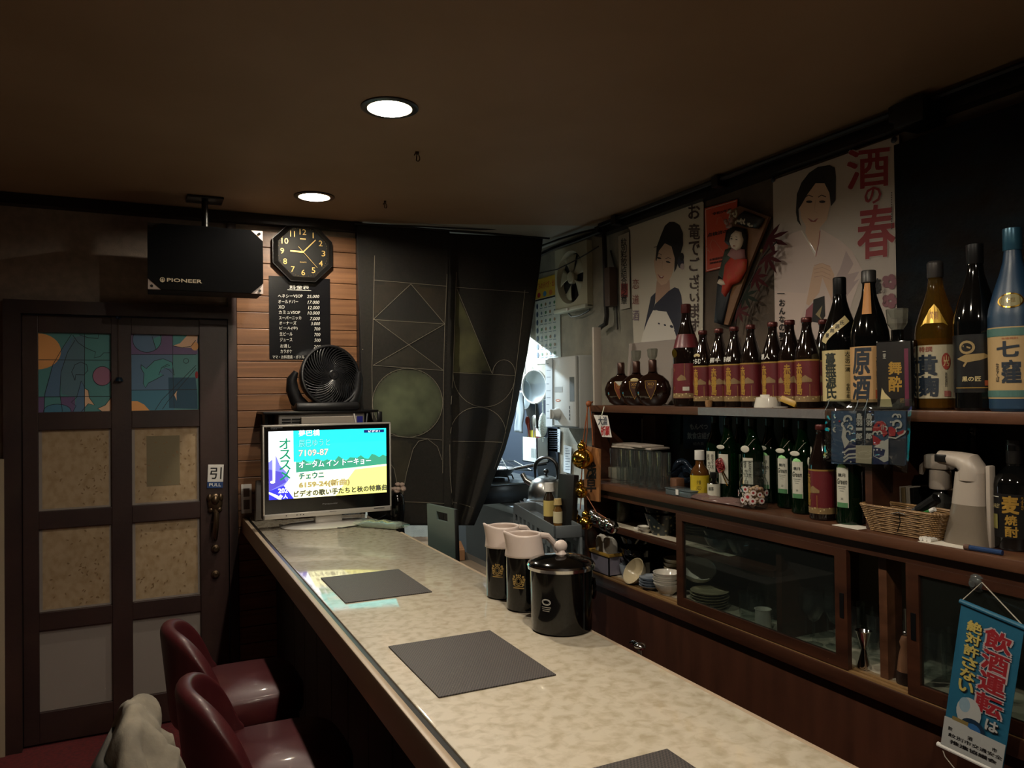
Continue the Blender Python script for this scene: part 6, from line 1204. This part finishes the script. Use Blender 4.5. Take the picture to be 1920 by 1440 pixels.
# ---------------------------------------------------------------- plastic bag with folded happi towels
BX = 1.80
M = frame(at(1628, 812, 0, BX), (0, -1, 0), (0, 0, 1)); mp = wallmap(M); Pb = lambda x, y: (1520+x/8.473, 730+y/8.47)
t = thing('towel_packet', 'clear plastic packet with folded wave pattern towel hanging from the upper shelf', 'packet', mx=M)
cloth = mat('towel_blue', '#33465c', .8); tb = mat('towel_black', '#12151c', .8); tw = mat('towel_white', '#b3aa9c', .8); tn = mat('towel_navy', '#1c2244', .8); trd = mat('towel_red', '#9c2426', .8)
H = lambda l: [Pb(*a) for a in l]
B().prism([mp(*a) for a in H([(320,345),(1500,345),(1500,780),(1500,1200),(320,1180)])], -.008, -.002).out('folded_towel', cloth, t, sm=0)
q = Print(mp, z=-.0012, dz=.00004)
q.poly(H([(1240,790),(1500,780),(1490,1220),(1240,1190)]), mat('towel_charcoal', '#23262e', .8)); q.poly(H([(715,340),(850,345),(850,880),(715,880)]), tb); q.poly(H([(860,345),(1000,345),(1000,890),(860,880)]), tb); q.line(H([(880,230),(850,500),(855,890)]), .9, mat('towel_seam', '#777f86', .6))  # first patch: charcoal panel at one lower corner of the towel
for x0, x1 in ((722, 812), (880, 970)):
    for c, y0, y1 in (('鳥', 380, 480), ('羽', 495, 575), ('一', 618, 645), ('郎', 695, 790)): q.text(c, *Pb(x0, y0), *Pb(x1, y1), tw, bold=.06)
# waves: white crest arcs over navy bodies
def wave(cx, cy, r, a0, a1, wd, m=None): q.circ(*Pb(cx, cy), r/8.47, r/8.47, wd/8.47, m or tw, 18, a0, a1)
q.poly(H([(520,900),(620,860),(720,850),(720,1160),(560,1150),(520,1040)]), tn); q.poly(H([(520,560),(560,640),(560,760),(620,830),(540,940),(490,760)]), tw)
for cx, cy, r, a0, a1, wd in ((590,480,55,2.4,6.6,38),(630,610,38,3,7.4,26),(590,700,36,2.6,7,26),(400,640,36,1.6,4.6,22),(670,840,34,3.2,6.2,22),(540,560,40,1.9,4.2,30)): wave(cx, cy, r, a0, a1, wd)
for y in (960, 1045, 1100): q.line(H([(525, y+50), (600, y-10), (720, y-20)]), 3.4, tw)
for x, y, r in ((390,450,13),(372,520,11),(460,505,16),(625,540,10),(660,700,12),(585,500,14),(640,1150,14),(545,1035,12)): q.ell(*Pb(x, y), r/8.47, r/8.47, tw if (x, y) != (460, 505) else trd, 10)
q.poly(H([(985,640),(1010,570),(1060,510),(1140,500),(1205,560),(1200,640),(1230,700),(1160,760),(1140,700),(1060,660),(1000,680)]), trd); q.poly(H([(985,720),(1060,760),(1150,830),(1150,900),(1000,880)]), trd); q.ell(*Pb(1085, 575), 2.4, 2.6, tn, 10)
q.poly(H([(1000,920),(1240,780),(1240,1170),(1120,1150),(1000,1090)]), tw); q.poly(H([(1000,920),(1090,930),(1190,960),(1170,1050),(1090,1090),(1010,1060)]), tn); q.poly(H([(1000,1060),(1080,1100),(1170,1160),(1240,1130),(1240,1190),(1000,1190)]), tn)
for cx, cy, r, a0, a1, wd in ((1030,710,38,2.8,6.6,24),(1100,700,34,3,6.6,24),(1150,860,36,3.4,7.2,26),(1350,440,42,3,6.6,26),(1405,430,30,3.4,7,22),(1380,560,62,2.8,7.2,34),(1390,640,34,2,5.6,22),(1190,620,30,4.4,7.6,22),(1430,640,80,.2,1.9,30)): wave(cx, cy, r, a0, a1, wd)
q.poly(H([(1240,600),(1290,590),(1360,640),(1350,740),(1250,750)]), trd); q.poly(H([(1370,690),(1490,640),(1480,700),(1400,730)]), trd); q.line(H([(1240,760),(1360,775),(1490,700)]), 2.6, tw)
for x in (1015, 1062, 1130, 1280, 1310): q.ell(*Pb(x, 960 if x < 1200 else 520), 1.6, 1.8, tw, 10)
for x in (1145, 1170): q.line(H([(x, 560), (x-10, 640)]), 1.2, tw)
q.poly(H([(725,890),(985,890),(975,1185),(725,1165)]), mat('towel_card', '#a39478', .7)); q.out('towel_print', t)
bag = thin('bag_film', '#dde4e6', .05, 2.0)
C4 = [Pb(260, 165), Pb(1610, 150), Pb(1540, 1335), Pb(210, 1130)]; m4 = [Vector((*mp(*c), 0)) for c in C4]
rr = [random.uniform(0, 6) for _ in range(10)]
def film(sg):
    def f(u, v):
        p = (m4[0]*(1-u)+m4[1]*u)*(1-v)+(m4[3]*(1-u)+m4[2]*u)*v
        e = min(1, 6*u, 6*(1-u), 6*v, 6*(1-v))
        w = .0035*math.sin(7*u+5*v+rr[0])+.0025*math.sin(17*u-9*v+rr[1])+.0016*math.sin(31*v+12*u+rr[2])
        k = max(0, 1-math.hypot((u-.12)/.22, (v-.68)/.28))
        w += k*(.02*math.sin(14*u+3*v)+.013*math.sin(23*v-11*u))
        return Vector((p.x, p.y, sg*(.003+e*(.006+abs(w)) if sg > 0 else .012*e+.001)))
    return f
B().grid(film(1), 34, 34).out('film_front', bag, t, sm=25); B().grid(film(-1), 8, 8).out('film_back', bag, t)
for a in ((790, 170), (940, 150), (330, 150)): B().tube([Vector((*mp(*Pb(*a)), .008)), Vector((*mp(*Pb(a[0]-8, a[1]+90)), .012)), Vector((*mp(*Pb(a[0]-60, a[1]+190)), .012))], .0012, 4).out('tape_fold', thin('tape_clear', '#e6eaea', .1, 1.6, '#b9c4c8', .3), t)
# ---------------------------------------------------------------- right compartment
o = B().box(-.03, .03, -.045, .05, 0, .1, bev=.003).out('grey_box', mat('box_grey', '#77787a', .5), sm=0); o.location = (2.0, ypos(1668, 2.0, SH2+.05), SH2+.0005); tag(o, 'plain grey white box beside the disc cases in the compartment', 'box')
M = frame((1.99, ypos(1668, 2.0, 1.25), SH2+.118), (0, -1, 0), (0, 0, 1))
t = thing('biscuit_box', 'long white box with red marks lying on top of the grey box', 'box', mx=M); B().box(-.055, .045, 0, .024, -.06, 0, bev=.002).out('carton', mat('carton_white', '#a59a92', .5), t, sm=0)
q = Print(z=.0006); q.rect(-.045, .018, -.032, .007, red_ink); q.ell(-.005, .012, .004, .005, ink, 12); q.rect(.02, .017, .04, .007, mat('mark_pink', '#9a5a54', .5)); q.out('print', t)
B().box(-.05, .04, -.018, -.001, -.05, .0).out('carton_base', mat('box_grey', '#77787a'), t, sm=0)
cc = ['#8f8672', '#6a4a34', '#a39a8a', '#5c4030', '#94897c', '#7c6a4a', '#b0a696', '#161616']
f0 = ypos(1682, 1.99, SH2+.05)
for i in range(8):
    y = f0-.014*i; o = B().box(-.06, .06, -.0055, .0055, 0, .115-.002*(i % 3), bev=.001).out('disc_case', mat('disc_case_%d' % i, cc[i], .35), sm=0); o.location = (1.99, y, SH2+.0005); o.rotation_euler = (-.04, 0, 0)
    tag(o, 'slim disc case standing upright, ' + ('nearest the grey box', 'second from the grey box', 'third from the grey box', 'fourth from the grey box', 'fifth from the grey box', 'sixth from the grey box', 'seventh from the grey box, pale edge', 'black edged one at the end of the row')[i], 'disc case', 'disc cases in the compartment')
o = B().box(-.03, .03, -.05, .05, 0, .112, bev=.002).out('card_box', mat('card_tan', '#8f7c66', .6), sm=0); o.location = (2.03, f0-.2, SH2+.0005); tag(o, 'tan cardboard box at the near end of the disc cases', 'box')
# basket
bx, by = 1.845, ypos(1704, 1.845, SH2+.03)
wk = mat('wicker', '#8a6a42', .55, c2='#6c4e2c', ns=(90, 90, 90))
t = thing('wicker_basket', 'small woven wicker basket holding pens in the compartment', 'basket', (bx, by, SH2+.0008), -.0)
def ring(z, k): 
    sx, sy = .036+.012*k, .098+.022*k
    pts = []; n = 56
    for i in range(n+1):
        a = 2*PI*i/n; c, s = math.cos(a), math.sin(a); e = .28
        x = sx*math.copysign(abs(c)**e, c); y = sy*math.copysign(abs(s)**e, s); w = .0016*(1 if (i+int(k*12)) % 2 else -1); pts.append((x+w*c, y+w*s, z))
    return pts
b = B()
for j in range(13): b.tube(ring(.003+.0052*j, j/12), .0024, 5, cap=False)
b.out('weave', wk, t)['kind'] = 'stuff'
b = B(); b.tube([(x, y, .07) for x, y, z in ring(.07, 1.04)], .004, 6, cap=False); b.out('rim', wk, t); B().box(-.034, .034, -.094, .094, 0, .003).out('base', wk, t, sm=0)
B().tube([(-.052, -.01, .066), (-.054, -.016, .04), (-.053, -.006, .012)], .0012, 5).tube([(-.052, -.03, .06), (-.055, -.01, .064), (-.052, .012, .058)], .0012, 5).out('tie', black, t)
def pen(nm, lb, a, b_, r, m, extra=None, cat='pen'):
    a, b_ = Vector(a), Vector(b_); d = b_-a; t = thing(nm, lb, cat, a); B().tube([(0, 0, 0), d*.5, d], r, 10).out('barrel', m, t)
    if extra: B().tube([d*extra[0], d*extra[1]], r*1.12, 10).out('grip', extra[2], t)
pen('marker_pen', 'thick black marker leaning out of the wicker basket', at(1706, 968, 0, 1.83), at(1756, 935, 0, 1.83), .0125, steel, (.35, 1.0, black))
pen('green_pen', 'green felt pen lying on the rim of the wicker basket', at(1716, 970, 0, 1.82), at(1752, 955, 0, 1.82), .0055, mat('pen_green', '#2c6a2c', .4), (.8, 1.02, white))
# soap dispensers
dw = mat('dispenser_white', '#a3978a', .4)
dz = SH2+.0005; dy = ypos(1818, 1.86, dz)
t = thing('soap_dispenser', 'white touchless soap dispenser with arched spout', 'dispenser', (1.86, dy, dz), 0)
def body(u, v):
    a = 2*PI*u; k = v; rx, ry = .042-.01*k, .058-.016*k; return Vector((rx*math.copysign(abs(math.cos(a))**.7, math.cos(a)), ry*math.copysign(abs(math.sin(a))**.7, math.sin(a))-.006*k, .0+.1*v))
B().grid(body, 32, 6, True).out('tank', thin('tank_grey', '#b9b2a6', .2, 1.4, '#85796a', .7), t)
def body2(u, v):
    a = 2*PI*u; k = v; rx, ry = .032-.004*k, .042-.006*k; return Vector((rx*math.copysign(abs(math.cos(a))**.7, math.cos(a)), ry*math.copysign(abs(math.sin(a))**.7, math.sin(a))-.006-.004*k, .1+.08*v))
B().grid(body2, 32, 6, True).out('housing', dw, t)
B().tube([(0, -.012, .16), (0, -.012, .185), (0, -.004, .2), (0, .02, .207), (0, .05, .21), (0, .075, .212)], [.034, .034, .03, .022, .019, .017], 16).out('spout_arm', dw, t)
B().box(-.0195, -.012, .045, .078, .2, .22, bev=.003).out('sensor_window', black, t); B().box(-.012, .012, -.062, -.05, 0, .2, bev=.004).out('back_spine', dw, t)
dy2 = ypos(1765, 1.93, dz)
t = thing('spray_bottle', 'white trigger spray bottle standing behind the soap dispenser', 'spray bottle', (1.93, dy2, dz), 0)
B().lathe([(0, 0), (.03, 0), (.034, .006), (.034, .085), (.016, .11), (.014, .13), (0, .13)], 24).out('bottle', thin('spray_clear', '#8d8f8c', .1, 1.5, '#3f3f3c', .5), t); B().cyl(.0085, .06, .125, n=12).out('label', dw, t); B().lathe([(.026, .12), (.028, .125), (.026, .17), (0, .172)], 20).out('collar', dw, t); B().box(-.02, .02, -.032, .036, .172, .212, bev=.007).out('head', dw, t); B().tube([(0, .03, .19), (0, .05, .175), (0, .056, .155)], [.012, .01, .006], 8).out('trigger', dw, t)
for k in range(3):
    a = at(1724+7*k, 1004+3*k, 2, SH2+.007); o = B().tube([(0, 0, 0), (.075, -.012+.01*k, 0)], .0055, 10).out('chalk_stick', white); o.location = (1.788, a.y-.0, SH2+.0065) if False else (1.79, ypos(1726+8*k, 1.79, SH2), SH2+.0062); tag(o, ('white stick nearest the wicker basket', 'middle one of the three white sticks beside the basket', 'white stick nearest the soap dispenser')[k], 'stick', 'white sticks on the worktop')
o = B().box(-.03, .03, -.07, .07, 0, .0012).out('paper_slip', paper, sm=0); o.location = (1.812, ypos(1785, 1.812, SH2), SH2+.0004); o.rotation_euler = (0, 0, .1); tag(o, 'thin paper slip under the white sticks and dispenser foot', 'paper')
pen('blue_pen', 'blue pen lying at the worktop edge before the soap dispenser', (1.787, ypos(1816, 1.787, SH2), SH2+.007), (1.795, ypos(1880, 1.795, SH2), SH2+.007), .0062, mat('pen_blue', '#1c355c', .35), (-.12, .04, mat('pen_tip', '#5a4034', .4)))
t = bottle('barley_bottle', 'dark squat bottle with black label and gold barley characters', 1904, 1.905, SH2, [(0, 0), (.046, 0), (.05, .006), (.05, .155), (.046, .172), (.026, .19), (.017, .2), (.016, .235), (.019, .237), (.019, .25), (0, .25)], black_g, None, .35, [(.0175, .205), (.018, .207), (.018, .262), (0, .264)], black)
l = band(t, 'label', .0504, .03, .135, mat('label_black3', '#0d0d0f', .35)); q = Print(z=.0006); q.text('麦', -.018, .13, .016, .09, gold_ink, bold=.06); q.text('焼', -.012, .085, .012, .062, gold_ink, bold=.05); q.text('酎', -.012, .058, .014, .034, gold_ink, bold=.05); q.text('うすき', .02, .13, .027, .1, gold_ink, vert=True); q.rect(-.05, .128, -.026, .126, lab_white, 3); q.text('BARLEY', -.045, .11, -.024, .1, lab_cream); q.rect(-.045, .085, -.03, .05, mat('label_olive2', '#77703c', .5), 3); q.out('lettering', l, wrap=.0504)
t = bottle('dark_bottle', 'dark bottle half lost in shadow behind the soap dispenser', 1826, 2.11, SH2, PB9, black_g, None, 0, CAP9, black)
# ---------------------------------------------------------------- banner hanging on the cabinet glass
NX = 1.755
M = frame(at(1840, 1280, 0, NX), (0, -1, 0), (0, 0, 1)); mp = wallmap(M)
t = thing('road_safety_banner', 'blue hanging banner against drunk driving at the cabinet door', 'banner', mx=M)
Q4 = [(1803, 1128), (1921, 1177), (1879, 1452), (1765, 1398)]
def bl(s, k):
    u = (Q4[0][0]*(1-s)+Q4[1][0]*s)*(1-k)+(Q4[3][0]*(1-s)+Q4[2][0]*s)*k; v = (Q4[0][1]*(1-s)+Q4[1][1]*s)*(1-k)+(Q4[3][1]*(1-s)+Q4[2][1]*s)*k; return mp(u, v)
B().prism([bl(0, 0), bl(1, 0), bl(1, 1), bl(0, 1)], -.001, 0).out('sheet', mat('banner_blue', '#1f5a74', .5), t, sm=0)
q = Print(bl, z=.0006); by_, br_, bw_ = mat('banner_yellow', '#b8a456', .5), mat('banner_red', '#8e1f26', .5), mat('banner_white', '#a8a8a4', .5)
def bt(s, x0, y0, x1, y1, m, sh=ink, k=.05): q.text(s, x0+.012, y0+.004, x1+.012, y1+.004, sh, bold=k+.03); q.text(s, x0, y0, x1, y1, m, bold=k)
for i, c in enumerate('絶対許さない'): bt(c, .14, .095+.082*i, .37, .167+.082*i, by_)
for i, c in enumerate('飲酒運転'): q.text(c, .42, .09+.145*i, .87, .225+.145*i, mat('banner_pale', '#a89a98', .5), bold=.09); q.text(c, .44, .095+.145*i, .85, .22+.145*i, br_, bold=.05)
bt('は', .64, .685, .84, .755, bw_)
q.ell(.36, .7, .2, .1, bw_, 18); q.ell(.28, .66, .09, .05, mat('banner_sky', '#7f97a4', .5), 14); q.ell(.45, .79, .2, .06, mat('banner_navy', '#12283c', .5), 18); q.ell(.46, .8, .13, .04, mat('banner_sky2', '#2a5a8c', .5), 16)
q.rect(0, .8, 1, 1, bw_); q.poly([(0, .79), (.3, .78), (.6, .83), (.6, .86), (0, .86)], bw_); q.rect(.12, .765, .38, .79, mat('banner_tan', '#7c6a3c', .5), 1)
for s, x0, y0, x1, y1 in (('飲', .08, .845, .15, .87), ('紋別市交通安全', .1, .885, .98, .91), ('酒', .4, .85, .48, .875), ('市', .8, .85, .88, .875), ('推進協議会', .14, .925, .9, .95)): q.text(s, x0, y0, x1, y1, ink, bold=.04)
q.out('lettering', t)
V3 = lambda s, k, z=0: Vector((*bl(s, k), z))
B().tube([V3(-.02, 0), V3(1.02, 0)], .006, 10).out('top_rod', mat('banner_blue', '#1f5a74'), t); B().tube([V3(-.06, 1.0), V3(1.06, 1.0)], .006, 10).out('bottom_rod', white, t)
cupp = Vector((*mp(1831, 1094), -.02)); B().tube([V3(-.01, 0), cupp, V3(1.01, 0)], .0016, 5).out('string', mat('string_white', '#a89f8e', .8), t)
B().tube([V3(0, 1.0), V3(.08, 1.06), V3(.3, 1.12)], .0014, 5).out('lower_string', mat('string_white', '#a89f8e'), t)
o = B().lathe([(.022, 0), (.02, .004), (.01, .009), (.006, .016), (.008, .02), (0, .021)], 20).out('suction_cup', thin('cup_clear', '#c4cac8', .05, 1.5, '#8c9290', .2)); o.matrix_world = frame(at(1832, 1093, 0, CF-.0025), (0, -1, 0), (0, 0, 1)); tag(o, 'clear suction cup on the cabinet glass holding the banner string', 'suction cup')
# ---------------------------------------------------------------- bar chairs
red_l = mat('red_leather', '#42171a', .42, sp=.35, coat=.08, bump=.03, bs=250)
CZ = .60
def backsurf(u, v):
    a = (u-.5)*2*1.5; ca = math.cos(a); sh = max(0, 1-(abs(a)/1.42)**3.4)
    z0 = .50; zt = CZ+.005+.2*sh; z = z0+(zt-z0)*v
    return Vector((-.14*ca-(z-.5)*.1*max(0, ca), .185*math.sin(a), z))
def chair(x, y, rz, label, first=[]):
    if first: o = copy_tree(first[0]); o.location = (x, y, 0); o.rotation_euler = (0, 0, rz); o['label'] = label; return o
    t = thing('bar_chair', label, 'chair', (x, y, 0), rz, 'red leather bar chairs along the counter'); first.append(t)
    o = B().grid(backsurf, 26, 8).out('backrest', red_l, t, sm=180)
    m = o.modifiers.new('solid', 'SOLIDIFY'); m.thickness = .045; m.offset = 0; m = o.modifiers.new('sub', 'SUBSURF'); m.levels = 2; m.render_levels = 2
    def seat(u, v):
        a = 2*PI*u; e = .55; r = (1, 1.01, 1.01, .95, 0)[v] ; z = (.52, .53, .585, .6, .603)[v]
        c, s = math.cos(a), math.sin(a); return Vector((.05+.175*r*math.copysign(abs(c)**e, c), .18*r*math.copysign(abs(s)**e, s), z))
    B().grid(lambda u, v: seat(u, int(round(v*4))), 36, 4, True).out('seat', red_l, t, sm=60); B().box(-.1, .2, -.15, .15, .48, .52, bev=.01).out('seat_base', mat('seat_base_brown', '#2a1614', .4), t)
    B().cyl(.03, .02, .49, n=20).out('column', chrome, t); B().lathe([(0, 0), (.2, 0), (.2, .008), (.06, .022), (.03, .03), (0, .03)], 32).out('base_disc', chrome, t); B().tube([(.12*math.cos(a), .12*math.sin(a), .2) for a in [2*PI*i/28 for i in range(29)]], .008, 8, cap=False).tube([(-.12, 0, .2), (.12, 0, .2)], .006, 6).out('foot_ring', chrome, t)
    return t
chair(.232, 2.60, .02, 'red leather bucket chair nearest the door'); chair(.255, 2.05, .0, 'red leather bucket chair standing between the other two'); chair(.125, 1.56, .1, 'red leather bucket chair draped with the grey coat')
t = thing('draped_coat', 'grey beige coat draped over the backrest of the nearest chair', 'coat', (-.022, 1.58, 0))
def coat(u, v):
    y = -.17+.34*u; e = 1-abs(2*u-1)**5; k = 2*v-1; top = .80+.13*e-.03*(2*u-1)**2
    th = PI*v; x = -.058*math.cos(th)*(.75+.25*e)
    if abs(k) > .5: x = math.copysign(.058, k)*(.75+.25*e)+(k-math.copysign(.5, k))*.05
    z = top-(.2 if k > 0 else .34)*max(0, abs(k)-.1)**1.35-.05*abs(k)**3
    w = .008*math.sin(17*u+5*k)+.005*math.sin(31*u-7*k)+.007*math.sin(11*k+6*u)
    return Vector((x+w*(.3+abs(k)), y+.01*math.sin(9*k), z+w*.6))
B().grid(coat, 40, 48).out('cloth', mat('coat_cloth', '#857c6c', .9, c2='#6f675a', ns=(14, 14, 14), bump=.12, bs=90), t, sm=180, solid=.012)
def lining(u, v):
    p = coat(.1+.75*u, .02+.42*v); return p+Vector((-.022-.008*math.sin(5*u), .0, -.02-.02*v))
B().grid(lining, 20, 14).out('dark_lining', mat('coat_dark', '#3a3630', .9), t, sm=180, solid=.012)
